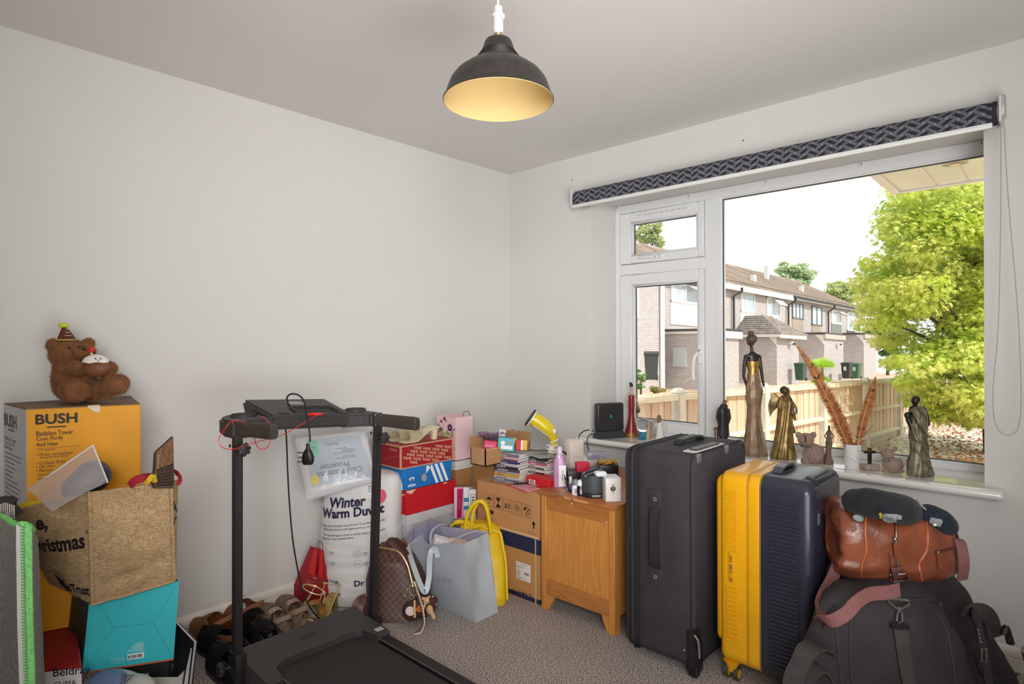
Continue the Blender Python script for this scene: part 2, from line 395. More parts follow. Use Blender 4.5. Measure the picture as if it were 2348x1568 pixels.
# sill board
bm = NB(); bx(bm, (WO[0]-.062, -.085, SILL-.032), (WO[1]+.065, 0, SILL), .014, 3); bx(bm, (WO[0]+.001, -.03, SILL-.03), (WO[1]-.001, .275, SILL-.0002))
bmesh.ops.translate(bm, vec=(0, -.001, 0), verts=bm.verts)
struct('trim_1', bm, M('eceae6', .12, spec=.6, coat=.3))
# ---------------------------------------------------------------- window
win = bpy.data.objects.new('window_1', None); COL.objects.link(win); win['kind'] = 'structure'
FY = .27
def ringframe(bm, x0, x1, z0, z1, w, y0, y1, bev=.004):
    bx(bm, (x0, y0, z0), (x0+w, y1, z1), bev); bx(bm, (x1-w, y0, z0), (x1, y1, z1), bev)
    bx(bm, (x0+w, y0, z1-w), (x1-w, y1, z1), bev); bx(bm, (x0+w, y0, z0), (x1-w, y1, z0+w), bev)
bm = NB(); X0, X1, Z0, Z1 = .6595, 2.571, .677, 2.09
bx(bm, (X0, FY, Z0), (.703, .335, Z1), .004); bx(bm, (2.52, FY, Z0), (X1, .335, Z1), .004); bx(bm, (.703, FY, 2.034), (2.52, .335, Z1), .004); bx(bm, (.703, FY, Z0), (2.52, .335, .705), .004)
bx(bm, (1.255, FY-.001, Z0), (1.343, .335, 2.036), .004); bx(bm, (.703, FY-.0005, 1.652), (1.257, .335, 1.718), .004)
struct('window_frame', bm, UPVC, win)
bm = NB(); ringframe(bm, 1.332, 2.53, .694, 2.046, .018, .285, .33, .003); struct('glazing_bead', bm, UPVC, win)
for (x0, x1, z0, z1, px0, px1, pz0, pz1) in ((.7045, 1.2535, 1.7195, 2.033, .779, 1.216, 1.768, 1.971), (.7045, 1.2535, .7, 1.6515, .787, 1.220, .76, 1.587)):
    bm = NB(); y0, y1 = FY-.013, .32
    bx(bm, (x0, y0, z0), (px0, y1, z1), .005); bx(bm, (px1, y0, z0), (x1, y1, z1), .005); bx(bm, (px0, y0, pz1), (px1, y1, z1), .005); bx(bm, (px0, y0, z0), (px1, y1, pz0), .005)
    bm2 = NB(); ringframe(bm2, px0, px1, pz0, pz1, .009, .262, .3, .003)
    s_ = struct('sash', bm, UPVC, win); struct('glazing_bead', bm2, M('dfe1e3', .3), s_)
GLASS = bpy.data.materials.new('window_glass'); GLASS.use_nodes = True; _t = GLASS.node_tree; _t.nodes.clear()
_o = _t.nodes.new('ShaderNodeOutputMaterial'); _m = _t.nodes.new('ShaderNodeMixShader'); _a = _t.nodes.new('ShaderNodeBsdfTransparent'); _g = _t.nodes.new('ShaderNodeBsdfGlossy'); _f = _t.nodes.new('ShaderNodeFresnel')
_f.inputs[0].default_value = 1.3; _g.inputs['Roughness'].default_value = .01; _a.inputs[0].default_value = (.97, .985, .98, 1)
_t.links.new(_f.outputs[0], _m.inputs[0]); _t.links.new(_a.outputs[0], _m.inputs[1]); _t.links.new(_g.outputs[0], _m.inputs[2]); _t.links.new(_m.outputs[0], _o.inputs[0])
SEAL = M('4a4c4e', .5)
for (x0, x1, z0, z1) in ((.786, 1.209, 1.775, 1.964), (.794, 1.213, .767, 1.58), (1.348, 2.514, .71, 2.03)):
    p_ = struct('pane', B(((x0+x1)/2, .303, (z0+z1)/2), (x1-x0+.008, .005, z1-z0+.008)), GLASS, win, smooth=False)
    bm = NB(); ringframe(bm, x0, x1, z0, z1, .0065, .292, .3, 0); struct('seal', bm, SEAL, p_)
# handles, trickle vent, clips
HW = M('f2f2f2', .3)
bm = NB(); bx(bm, (1.226, .238, 1.115), (1.245, .257, 1.225), .004, 2); tube(bm, spline([(1.236, .24, 1.17), (1.236, .215, 1.172), (1.222, .205, 1.15), (1.212, .208, 1.09), (1.212, .212, 1.03)], 5), [.009]*16+[.008]*5, 8)
h_ = struct('window_handle', bm, HW, win); bm = NB(); lathe(bm, [(.004, 0), (.004, .002)], 10); l_ = struct('key_hole', bm, BLACK, h_); l_.location = (1.236, .237, 1.19); l_.rotation_euler = (PI/2, 0, 0)
bm = NB(); bx(bm, (.93, .24, 1.735), (1.01, .257, 1.756), .004, 2); bx(bm, (.845, .232, 1.742), (.95, .243, 1.753), .004, 2)
h_ = struct('window_handle', bm, HW, win); bm = NB(); bx(bm, (.955, .2385, 1.741), (.959, .2395, 1.75)); bx(bm, (.985, .2385, 1.741), (.989, .2395, 1.75)); struct('key_hole', bm, BLACK, h_)
bm = NB(); bx(bm, (.80, .250, 1.995), (1.19, .257, 2.014), .002); v_ = struct('trickle_vent', bm, HW, win)
bm = NB()
for i in range(9): bx(bm, (.835+i*.037, .2495, 2.0035), (.862+i*.037, .2505, 2.0065))
struct('vent_slot', bm, M('8c8c88', .6), v_)
for x in (.69, 1.17, 1.60, 2.04, 2.487):
    bm = NB(); bx(bm, (x-.011, .262, 2.062), (x+.011, .2695, 2.088), .001); bx(bm, (x-.007, .258, 2.066), (x+.007, .262, 2.083), .001); c_ = struct('blind_clip', bm, HW, win)
    struct('clip_slot', bx(NB(), (x-.0014, .2575, 2.068), (x+.0014, .2579, 2.082)), M('5a5a58', .6), c_)
# ---------------------------------------------------------------- roller blind
bl = thing('roller_blind', 'rolled-up dark navy roller blind with silver wave pattern above the window', 'blind', (1.585, -.052, 2.095))
bm = NB(); L0, L1 = -.978, .974; rr = .044
prof = [(L0, 0), (L0, rr), (L1, rr), (L1, 0)]
for a, b in ((L0, L1),): tube(bm, [(a, 0, 0), (b, 0, 0)], rr, 32)
bx(bm, (L0, -rr-.0004, -.046), (L1, -rr+.0012, 0))
obj('blind_roll', bm, M('25262f', .8, var=.15, vs_=120), bl)
ink = Print(wrap=lambda x, y, h: Vector((x, -(rr+.0016)*math.cos(y/rr), (rr+.0016)*math.sin(y/rr))) if y > 0 else Vector((x, -rr-.0016, y)))
cw = .037; rw = .0205
for r_ in range(-3, 4):
    for c_ in range(int((L1-L0)/cw)+1):
        xc = L0+.018+c_*cw+(cw/2 if r_ % 2 else 0)
        if xc > L1-.018: continue
        yc = r_*rw*.75; sg = 1 if c_ % 2 == 0 else -1
        for k in (-1, 0, 1):
            pts = []
            for i in range(7):
                t = i/6*2-1; pts.append((xc+t*.017, yc+sg*(.0085*math.sin(t*PI/2)) + k*.0042))
            q = [p for p in pts if -.046 < p[1] < rr*1.5]
            for (xa, ya), (xb, yb) in zip(q[:-1], q[1:]): ink.poly([(xa, ya-.0007), (xb, yb-.0007), (xb, yb+.0007), (xa, ya+.0007)])
ink.build(M('a6a7b2', .5), bl, 'wave_pattern', kind='stuff')
bm = NB(); bx(bm, (L0-.006, -rr-.006, -.064), (L1-.01, -rr+.008, -.044), .004, 2); obj('bottom_bar', bm, M('e9e9e6', .35), bl)
for x, wd2 in ((L0-.012, .02), (L1+.012, .022)):
    bm = NB(); bx(bm, (x-.004, -.05, -.045), (x+.004, .05, .05), .002); tube(bm, [(x-wd2/2, 0, 0), (x+wd2/2, 0, 0)], .03, 16); bx(bm, (x-.011, .045, -.05), (x+.011, .05, .055), .001)
    obj('bracket', bm, M('dcdcd8', .4), bl)
bm = NB(); bx(bm, (L1+.008, -.02, -.02), (L1+.026, .03, .06), .003); obj('bracket_hook', bm, M('b9b9b4', .35, .3), bl)
path = spline([(L1+.013, -.03, 0), (L1+.012, -.034, -.4), (L1+.004, -.036, -.8), (L1-.012, -.036, -1.05), (L1-.002, -.036, -1.17), (L1+.035, -.036, -1.2), (L1+.066, -.036, -1.13), (L1+.062, -.034, -.8), (L1+.032, -.03, -.3), (L1+.02, -.026, 0)], 12)
bm = NB(); acc = 0; last = path[0]
tube(bm, path[::4]+[path[-1]], .0007, 4)
for a, b in zip(path[:-1], path[1:]):
    d = (b-a).length; t = 0
    while acc < d:
        p = a.lerp(b, acc/d); tb = bmesh.new(); bmesh.ops.create_icosphere(tb, subdivisions=1, radius=.0023)
        add(bm, tb, Matrix.Translation(p)); acc += .0062
    acc -= d
obj('bead_chain', bm, M('a9a59f', .4), bl, kind='stuff')
# ---------------------------------------------------------------- pendant lamp
LD = 1.62; LS = LD/2.05; pd_ = PD(1143, 200, LD)
pl = thing('pendant_lamp', 'dark grey metal dome pendant lamp with glowing cream inside on white cord', 'lamp', (pd_.x, pd_.y, H_))
def shade_z(py): return PD(1143, py, LD).z-H_
zb = shade_z(232)   # rim plane
prof = [(.032, .0), (.043, -.003), (.047, -.009), (.051, -.022), (.055, -.034), (.0585, -.041), (.057, -.043), (.0635, -.048), (.062, -.0505), (.069, -.0555), (.0675, -.058), (.0745, -.063), (.073, -.0655), (.080, -.0705), (.0785, -.073), (.092, -.082), (.116, -.098), (.146, -.121), (.165, -.146), (.177, -.179), (.184, -.200), (.1895, -.206), (.1895, -.2095)]
zt = zb+.2095*LS
prof = [(r*LS, z*LS) for r, z in prof]
def lz(l): return [(r*LS, z*LS) for r, z in l]
bm = NB(); rings = []
def ring_(r, z, n=64): return [(r*math.cos(2*PI*j/n), r*math.sin(2*PI*j/n), z) for j in range(n)]
loft(bm, [ring_(r, zt+z) for r, z in prof], cap=False)
obj('shade', bm, M('332d2a', .4, .25, var=.2, vs_=60, bump=.06, bs=300), pl, ang=60)
bm = NB(); loft(bm, [ring_(max(r-.0015, .01), zt+z-.0012) for r, z in prof[::-1]], cap=False); obj('shade_lining', bm, M('ddc188', .8, spec=.2), pl)
bm = NB(); tube(bm, [(0, 0, 0), (0, 0, zt+.115*LS)], .0028, 10); obj('cord', bm, M('f0efec', .4), pl)
bm = NB(); lathe(bm, lz([(.012, .115), (.0155, .112), (.0165, .085), (.018, .08), (.018, .06), (.0185, .028), (.0165, .024), (.0165, .02)]), 24, (0, 0, zt)); obj('lamp_holder', bm, M('d0cfcc', .35), pl)
bm = NB(); lathe(bm, lz([(.0215, .086), (.0235, .081), (.0215, .077), (.018, .0765)]), 24, (0, 0, zt)); bx(bm, (.0125, -.005, zt+.049), (.022, .005, zt+.066), .003); bx(bm, (-.0215, -.004, zt+.052), (-.014, .004, zt+.062), .003); obj('shade_ring', bm, M('d6d5d2', .3), pl)
bm = NB(); lathe(bm, lz([(.0155, .024), (.014, .012)]), 20, (0, 0, zt)); obj('bulb_cap', bm, M('b9a88e', .35, .8), pl)
bm = NB(); lathe(bm, lz([(.011, .014), (.018, .008), (.0205, -.004), (.019, -.03), (.022, -.05), (.03, -.07), (.0335, -.085), (.03, -.102), (.018, -.114), (.004, -.118)]), 24, (0, 0, zt)); obj('bulb', bm, M('fff0cf', .3, emit=.4), pl)
bm = NB(); lathe(bm, [(.05, 0), (.05, -.012), (.034, -.024), (.006, -.028)], 24); obj('ceiling_rose', bm, M('eceae6', .4), pl)
lp = light('lamp_glow', 'POINT', (pd_.x, pd_.y, H_+zt-.13), .05, (1, .84, .55), .03)
# ================================================================ outside
FB = PD(1980, 1024, 9.5); DV = ray(2600, 830); DH = Vector((DV.x, DV.y, 0)).normalized(); SL = -.0281
def brick_mat(name, c1, c2, mort):
    m = newmat(name, c1, .9); nt, N, L, b = nodes(m)
    tc = N('TexCoord'); sp = N('SeparateXYZ'); L(tc.outputs['Object'], sp.inputs[0]); ad = N('Math', operation='ADD'); L(sp.outputs[0], ad.inputs[0]); L(sp.outputs[1], ad.inputs[1])
    cb = N('CombineXYZ'); L(ad.outputs[0], cb.inputs[0]); L(sp.outputs[2], cb.inputs[1])
    br = N('TexBrick'); br.inputs['Scale'].default_value = 1; br.inputs['Brick Width'].default_value = .23; br.inputs['Row Height'].default_value = .08; br.inputs['Mortar Size'].default_value = .012
    br.inputs['Color1'].default_value = (*lin(c1), 1); br.inputs['Color2'].default_value = (*lin(c2), 1); br.inputs['Mortar'].default_value = (*lin(mort), 1)
    L(cb.outputs[0], br.inputs[0]); L(br.outputs[0], b.inputs['Base Color'])
    bp = N('Bump'); bp.inputs['Strength'].default_value = .4; bp.inputs['Distance'].default_value = .01; bp.invert = True; L(br.outputs['Fac'], bp.inputs['Height']); L(bp.outputs[0], b.inputs['Normal'])
    return m
BRK = brick_mat('buff_brick', 'cbc4c5', 'bab2b4', 'a39c9b')
OUTW = M('e6e6e4', .5); DARKPIPE = M('2d2b2c', .5); TILE = M('8d7568', .9, var=.25, vs_=3.5, bump=.3, bs=20); TILE2 = M('8f8680', .9, var=.3, vs_=5)
# ground
gz = FB.z
def G(x, y): return gz+SL*((y-FB.y)/DH.y)
bm = NB(); gridsurf(bm, lambda u_, v_: Vector((-14+34*u_, .36+64*v_, G(0, .36+64*v_))), 4, 8)
struct('ground', bm, M('b79d80', .95, var=.25, vs_=1.2, bump=.3, bs=30, col2='cdbb9f'), smooth=False)
gf = NB(); random.seed(3)
def on_ground(px, py):
    d = ray(px, py); t = (G(0, CAM.y)-CAM.z)/(d.z-SL*d.y/DH.y); p = CAM+d*t; return p
for i in range(5200):
    p = on_ground(random.uniform(2040, 2330), 975+(random.random()**.8)*75)
    if not (p.y > .5): continue
    tb = bmesh.new(); bmesh.ops.create_icosphere(tb, subdivisions=1, radius=1); r0 = random.uniform(.014, .038)
    add(gf, tb, Matrix.Translation((p.x, p.y, p.z+r0*.2)) @ Matrix.Rotation(random.random()*6, 4, 'Z') @ Matrix.Diagonal((r0*1.3, r0, r0*.6, 1)), mi=random.choice((0, 0, 1, 2)))
tag(obj('gravel', gf, [M('ded5c8', .9), M('c4b5a2', .9), M('f2ece2', .9)], kind='stuff', smooth=False), 'pale gravel covering the ground beyond the fence end', 'gravel')
gl = NB()
for i in range(800):
    p = on_ground(random.uniform(2090, 2330), 975+(random.random()**1.1)*100)
    if p.y < .5: continue
    a = random.random()*6; r0 = random.uniform(.016, .034); z = p.z+random.uniform(.03, .06)
    gl.faces.new([gl.verts.new((p.x+r0*math.cos(a+q)*(1 if q != 1.57 else .5), p.y+r0*math.sin(a+q), z+random.uniform(-.01, .03))) for q in (0, 1.3, 3, 4.4)])
tag(obj('leaves', gl, M('a06a42', .9, var=.35, vs_=2), kind='stuff', smooth=False), 'brown fallen leaves lying on the gravel under the tree', 'leaves')
# fence
NV = Vector((DH.y, -DH.x, 0))
def FP(s, o=0, h=0): p = FB+DH*s+NV*o; return Vector((p.x, p.y, FB.z+SL*s+h))
fr = thing('timber_fence', 'pale timber fence with concrete posts running across the garden', 'fence', FP(-5), math.atan2(DH.y, DH.x))
base = FP(-5); rotF = Matrix.Rotation(-math.atan2(DH.y, DH.x), 3, 'Z')
def FL(s, o=0, h=0): return rotF @ (FP(s, o, h)-base)
BOARD = wood_mat('fence_board', 'd9bda6', 'eed8c2', 3, (6, 6, .8), .8); BOARD2 = wood_mat('fence_board_dark', 'cba78c', 'e3c6ab', 3, (6, 6, .8), .8)
RAIL = wood_mat('fence_rail', 'ddccb0', 'efe2c8', 3, (.6, 4, 4), .8); POST = M('d6cfc2', .9, var=.12, vs_=6, bump=.3, bs=60)
tb = B((0, 0, .5), (.118, .016, 1.0)); bmB = [cook(tb, 'board', BOARD, False)]
tb = B((0, 0, .5), (.118, .016, 1.0)); bmB.append(cook(tb, 'board', BOARD2, False))
ps = [-7.46, -5.6, -3.74, -1.86, .02, 1.93, 3.8, 5.7, 7.6]
for i, s in enumerate(ps):
    bm = NB(); bx(bm, (-.055, -.055, -.3), (.055, .055, 1.06), .008); loft(bm, [[(-.055, -.055, 1.06), (.055, -.055, 1.06), (.055, .055, 1.06), (-.055, .055, 1.06)], [(-.03, -.03, 1.1), (.03, -.03, 1.1), (.03, .03, 1.1), (-.03, .03, 1.1)]])
    o = obj('post', bm, POST, fr, ang=20); o.location = FL(s, .02)
    if i == len(ps)-1: break
    s2 = ps[i+1]; n = 16
    for k_ in range(n):
        ss = s+.1+(s2-s-.2)*(k_+.5)/n; o = link('board', random.choice(bmB), fr, FL(ss, -.01+(k_ % 2)*.008, .06)); o.rotation_euler.x = random.uniform(-.006, .006); o.scale.x = .98
    for hh, th in ((1.045, .055), (.6, .05), (.19, .05)):
        a, b = FL(s+.06, .03, hh), FL(s2-.06, .03, hh); bm = NB()
        loft(bm, [[(q.x, q.y-.032, q.z-th), (q.x, q.y+.02, q.z-th), (q.x, q.y+.02, q.z), (q.x, q.y-.032, q.z-(.02 if hh < 1 else 0))] for q in (a, b)])
        obj('rail', bm, RAIL, fr, smooth=False)
    a, b = FL(s+.06, 0, 0), FL(s2-.06, 0, 0); bm = NB()
    loft(bm, [[(q.x, q.y-.02, q.z-.3), (q.x, q.y+.02, q.z-.3), (q.x, q.y+.02, q.z+.15), (q.x, q.y-.02, q.z+.15)] for q in (a, b)])
    obj('gravel_board', bm, M('c8bca6', .9, var=.1, vs_=4), fr, smooth=False)
# terrace of houses: local frame x along the row (s), y inward (-o), z from the eaves (h)
TA = PD(1653, 650, 30); TD = ray(2600, 830); TH = Vector((TD.x, TD.y, 0)).normalized(); TS = TD.z/math.hypot(TD.x, TD.y); TN = Vector((TH.y, -TH.x, 0))
def fac(px, py, o=0):
    d = ray(px, py); t = (TA+TN*o-CAM).dot(TN)/d.dot(TN); p = CAM+d*t; s = (p-TA).dot(TH); return s, p.z-TA.z-TS*s
hs = thing('terraced_house_row', 'two-storey buff brick terraced houses with brown tiled roof beyond the fence', 'house', TA, math.atan2(TH.y, TH.x))
def T3(s, o, h): return (s, -o, h+TS*s)
def tbx(bm, s0, s1, o0, o1, h0, h1, n=1, mi=0):
    for i in range(n):
        a = s0+(s1-s0)*i/n; b = s0+(s1-s0)*(i+1)/n
        loft(bm, [[T3(s, o0, h0), T3(s, o1, h0), T3(s, o1, h1), T3(s, o0, h1)] for s in (a, b)], mi=mi)
    return bm
bm = NB(); tbx(bm, -16, 21.4, -8, 0, -5.2, 0); obj('wall', bm, BRK, hs, smooth=False)
bm = NB(); tbx(bm, -16, -6.9, -3, .9, -5.2, -.1); obj('wall', bm, BRK, hs, smooth=False)
bm = NB(); ncrs = 26; RH, RO, OV = 2.3, -4.2, .35   # stepped tile courses
for i in range(ncrs):
    a, b = i/ncrs, (i+1)/ncrs
    o0, o1 = OV+(RO-OV)*a, OV+(RO-OV)*b; h0, h1 = .02+RH*a, .02+RH*b
    loft(bm, [[T3(s, o0, h0+.07), T3(s, o1, h1+.025), T3(s, o1, h1-.1), T3(s, o0, h0-.05)] for s in (-16, -5, 5, 13, 21.7)])
loft(bm, [[T3(s, RO+.15, RH), T3(s, RO, RH+.14), T3(s, RO-.15, RH)] for s in (-16, 21.7)])
loft(bm, [[T3(s, RO, RH), T3(s, -8.6, 0), T3(s, -8.6, -.1), T3(s, RO, RH-.1)] for s in (-16, 21.7)])
def rooftile():
    m = newmat('roof_tile', '8f7a6d', .9); nt, N, L, b = nodes(m); tc = N('TexCoord'); br = N('TexBrick')
    br.inputs['Brick Width'].default_value = .33; br.inputs['Row Height'].default_value = 3.; br.inputs['Scale'].default_value = 1; br.inputs['Mortar Size'].default_value = .012
    nz = N('TexNoise'); nz.inputs['Scale'].default_value = 2.5; L(tc.outputs['Object'], nz.inputs[0]); L(tc.outputs['Object'], br.inputs[0])
    br.inputs['Color1'].default_value = (*lin('b8a89c'), 1); br.inputs['Color2'].default_value = (*lin('968577'), 1); br.inputs['Mortar'].default_value = (*lin('665a52'), 1)
    mx = N('Mix', data_type='RGBA', blend_type='MULTIPLY'); mx.inputs[0].default_value = .45; L(br.outputs[0], mx.inputs[6]); L(nz.outputs[0], mx.inputs[7]); L(mx.outputs[2], b.inputs['Base Color'])
    return m
RT = rooftile()
obj('roof', bm, RT, hs, smooth=False)
bm = NB(); tbx(bm, -16, 8.3, .3, .36, -.28, .0); tbx(bm, 8.3, 21.6, .3, .36, -.2, .0); tbx(bm, -16, -6.7, 1.2, 1.28, -.35, -.05); tbx(bm, -16, -6.7, .3, 1.2, -.12, -.05); obj('fascia', bm, OUTW, hs, smooth=False)
bm = NB(); tbx(bm, 8.3, 21.7, .36, .48, -.12, .0); obj('gutter', bm, DARKPIPE, hs, smooth=False)
for s in (1.1, 8.1, 14.8): bm = NB(); tube(bm, [T3(s-.35, .42, -.12), T3(s-.35, .35, -.45), T3(s+.1, .12, -.75)][0:1]+[T3(s+.35, .4, -.1), T3(s+.35, .4, -.35), T3(s, .12, -.6), T3(s, .12, -2.6)][0:4] if False else [T3(s+.35, .42, -.1), T3(s+.35, .42, -.3), T3(s, .14, -.55), T3(s, .14, -2.6)], .06, 6); obj('downpipe', bm, DARKPIPE, hs)
bm = NB(); tube(bm, [T3(-6.2, .12, -.2), T3(-6.2, .12, -5)], .07, 6); obj('downpipe', bm, DARKPIPE, hs)
bm = NB(); tube(bm, [T3(-7.0, 1.0, -.3), T3(-7.0, 1.0, -5)], .1, 6); obj('downpipe', bm, OUTW, hs)
GREYW = M('6f7071', .5); PANE = M('b9c6cf', .08, spec=.8, var=.15, vs_=.8); 
def hwin(s0, s1, h1, h0, frm, panel=None, pb=-2.4, pan=(.35,), o=.0, tilt=None):
    bm = NB(); w = .09
    for (a, b, c, d) in ((s0, s0+w, h0, h1), (s1-w, s1, h0, h1), (s0, s1, h1-w, h1), (s0, s1, h0, h0+w)): tbx(bm, a, b, o-.02, o+.07, c, d)
    for t in pan: q = s0+(s1-s0)*t; tbx(bm, q-w/2, q+w/2, o-.02, o+.06, h0, h1)
    wn = obj('window', bm, frm, hs, smooth=False)
    ed = [s0]+[s0+(s1-s0)*t for t in pan]+[s1]
    for a, b in zip(ed[:-1], ed[1:]): bm = NB(); tbx(bm, a+.04, b-.04, o+.01, o+.03, h0+.05, h1-.05); obj('pane', bm, PANE, wn, smooth=False)
    if tilt is not None:
        a, b = ed[tilt], ed[tilt+1]; bm = NB(); hm = h1-(h1-h0)*.3
        loft(bm, [[T3(a+.05, o+.08, h1-.05), T3(a+.05, o+.5, hm), T3(a+.05, o+.54, hm+.02), T3(a+.05, o+.08, h1)], [T3(b-.05, o+.08, h1-.05), T3(b-.05, o+.5, hm), T3(b-.05, o+.54, hm+.02), T3(b-.05, o+.08, h1)]]); obj('open_vent', bm, frm, wn, smooth=False)
    if panel: bm = NB(); tbx(bm, s0, s1, o-.02, o+.04, pb, h0); obj('infill_panel', bm, panel, hs, smooth=False)
hwin(2.1, 3.75, -.22, -1.3, OUTW, OUTW, -1.95)
hwin(5.3, 7.1, -.25, -1.75, OUTW, None, tilt=1)
hwin(8.95, 10.7, -.32, -1.3, GREYW, M('a89a8c', .8), -2.3, (.33, .66))
hwin(12.1, 13.9, -.32, -1.57, GREYW, M('a89a8c', .8), -2.3, (.5,))
hwin(15.7, 17.7, -.36, -1.32, OUTW, M('7d8781', .8), -2.2, (.5,), tilt=1)
hwin(18.9, 20.7, -.32, -1.67, OUTW, M('5e6d64', .8), -2.4, (.5,))
hwin(-4.75, -2.2, -.35, -1.25, OUTW, OUTW, -2.25, (.5,), tilt=1)
bm = NB(); tbx(bm, -10.5, -8.6, .93, .96, -2.2, -1.0); obj('infill_panel', bm, OUTW, hs, smooth=False)
EXT = [(-6.14, -4.6, 3.1, -2.62), (1.74, 4.5, 2.05, -2.45), (10.06, 13.5, 1.45, -2.2), (18.05, 20.9, 1.35, -1.95)]
for i, (s0, s1, o, ht) in enumerate(EXT):
    bm = NB(); tbx(bm, s0, s1, 0, o, -5.4, ht); obj('extension_wall', bm, BRK, hs, smooth=False)
    if i == 1:
        bm = NB(); a = [T3(s0-.3, 0, ht), T3(s0-.3, o+.3, ht), T3(s1+.3, o+.3, ht), T3(s1+.3, 0, ht)]
        n = 9
        for q in range(n):
            t0, t1 = q/n, (q+1)/n; z0, z1 = ht+1.0*t0, ht+1.0*t1
            def rg(t, z, e=0): ins = t*1.25; return [T3(s0-.35+ins, 0, z+e), T3(s0-.35+ins, o+.35-ins*1.2, z+e), T3(s1+.35-ins, o+.35-ins*1.2, z+e), T3(s1+.35-ins, 0, z+e)]
            loft(bm, [rg(t0, z0, -.06), rg(t0, z0, .05), rg(t1, z1, -.02)])
        obj('extension_roof', bm, TILE2, hs, smooth=False)
        bm = NB(); tbx(bm, s0-.3, s1+.3, o+.25, o+.32, ht-.25, ht-.02); tbx(bm, s0-.32, s0-.25, 0, o+.3, ht-.2, ht-.02); obj('extension_fascia', bm, OUTW, hs, smooth=False)
    else:
        bm = NB(); tbx(bm, s0-.12, s1+.1, 0, o+.12, ht-.02, ht+.08); obj('extension_roof', bm, M('4a4746', .7), hs, smooth=False)
        bm = NB(); tbx(bm, s0-.1, s1+.1, o+.02, o+.12, ht-.3, ht-.02); 
        if i == 0: tbx(bm, s0-.1, s0-.02, 0, o, ht-.12, ht-.02)
        obj('extension_fascia', bm, OUTW if i == 0 else M('bdb3a8', .7), hs, smooth=False)
    if i: bm = NB(); loft(bm, [[T3(s0-.06, q, ht-.05), T3(s0-.06, q-.5, ht-.05), T3(s0-.06, q, ht-.62)] for q in (o, )]+[[T3(s0-.02, o, ht-.05), T3(s0-.02, o-.5, ht-.05), T3(s0-.02, o, ht-.62)]]); obj('soffit_end', bm, OUTW, hs, smooth=False)
bm = NB(); tbx(bm, -6.2, -6.14, 1.0, 1.6, -4.1, -3.3); obj('meter_box', bm, M('b9c0c4', .6), hs, smooth=False)
for s, o in ((-6.2, .1),): pass
for (s, h, hh) in ((.25, .75, .4), (6.2, .75, .4), (13.5, .75, .4), (11.5, 1.5, .9)):
    bm = NB(); oo = OV+(RO-OV)*(h/RH); tbx(bm, s-.12, s+.12, oo-.1, oo+.14, h-.1, h+hh); obj('roof_vent', bm, OUTW, hs, smooth=False)
for s, o, h in ((3.2, 2.05, -2.9), (12.2, 1.45, -2.75)):
    bm = NB(); tbx(bm, s-.14, s+.14, o, o+.22, h-.08, h+.06); l_ = obj('wall_light', bm, OUTW, hs, smooth=False)
    bm = NB(); tbx(bm, s-.05, s+.2, o+.22, o+.26, h-.1, h); obj('lens', bm, BLACK, l_, smooth=False)
def bin_(loc, rz, col, label, num=None, sc=1.):
    t = thing('wheelie_bin', label, 'bin', loc, rz, 'wheelie bins beside the houses'); m = M(col, .5)
    bm = NB(); loft(bm, [[(-.24*q, -.27*q, z), (.24*q, -.27*q, z), (.24*q, .27*q, z), (-.24*q, .27*q, z)] for q, z in ((.85, .05), (1.05, .95), (1.12, .95), (1.12, 1.0))]); obj('body', bm, m, t, smooth=False)
    bm = NB(); loft(bm, [[(-.28, -.34, 1.0), (.28, -.34, 1.0), (.28, .32, 1.0), (-.28, .32, 1.0)], [(-.25, -.3, 1.07), (.25, -.3, 1.07), (.25, .3, 1.09), (-.25, .3, 1.09)]]); obj('lid', bm, m, t, smooth=False)
    for x in (-.2, .2): bm = NB(); tube(bm, [(x-.03, .28, .1), (x+.03, .28, .1)], .1, 12); obj('wheel', bm, BLACK, t)
    if num: p = Print((-.1, -.29, .55), (1, 0, 0), (0, 0, 1), .01); p.text(num, 0, 0, ht=.28, bold=.03); p.build(OUTW, t)
    t.scale = (sc,)*3
def tw(px, py, o): s, h = fac(px, py, o); return TA+TH*s+TN*o+Vector((0, 0, TS*s+h)), s
for px, py, o, col, lab, num in ((1942, 869, 2.4, '2f3334', 'black wheelie bin beside the far extension', '8'), (1963, 869, 2.4, '3d6b4c', 'green wheelie bin beside the far extension', '8'), (1836, 873, 2.6, '2f5044', 'dark green wheelie bin behind the tall feather', None), (1494, 873, 3.9, '3a3d40', 'dark grey wheelie bin by the nearest extension wall', None)):
    p, s = tw(px, py, o); bin_(p, -.12 if px > 1600 else .5, col, lab, num, .93 if px > 1900 else .85)
# canopy over the window outside
cn = thing('porch_canopy', 'white panelled canopy with round downlight outside above the window', 'canopy', (1.8, .35, 2.35))
xs = [0]+[PZ(px, 440, 2.35).x-1.8 for px in (2096, 2139, 2177, 2220)]
xs = [0.04, .27, .45, .61, .80, .98, 1.16, 1.34, 1.52, 1.70, 1.9]
PLK = M('f4f1f2', .25, coat=.2)
for a, b in zip(xs[:-1], xs[1:]): bm = NB(); bx(bm, (a+.006, .05, 0), (b-.006, 1.93, .02), .004); obj('plank', bm, PLK, cn)
bm = NB(); bx(bm, (0, .02, .006), (2.4, 1.94, .02)); bx(bm, (0, 0, .02), (2.4, 1.985, .16)); obj('deck', bm, M('d8d4ce', .5), cn)
bm = NB(); bx(bm, (-.02, 0, -.012), (.035, 1.99, .18), .004); bx(bm, (.035, 1.94, -.012), (2.4, 1.99, .18), .004); obj('fascia', bm, OUTW, cn)
q = PZ(2190, 373, 2.35); bm = NB(); lathe(bm, [(.02, -.004), (.05, -.012), (.066, -.008), (.07, 0)], 24, (q.x-1.8, q.y-.35, 0)); dl_ = obj('downlight', bm, M('b9b4ac', .35, .4), cn)
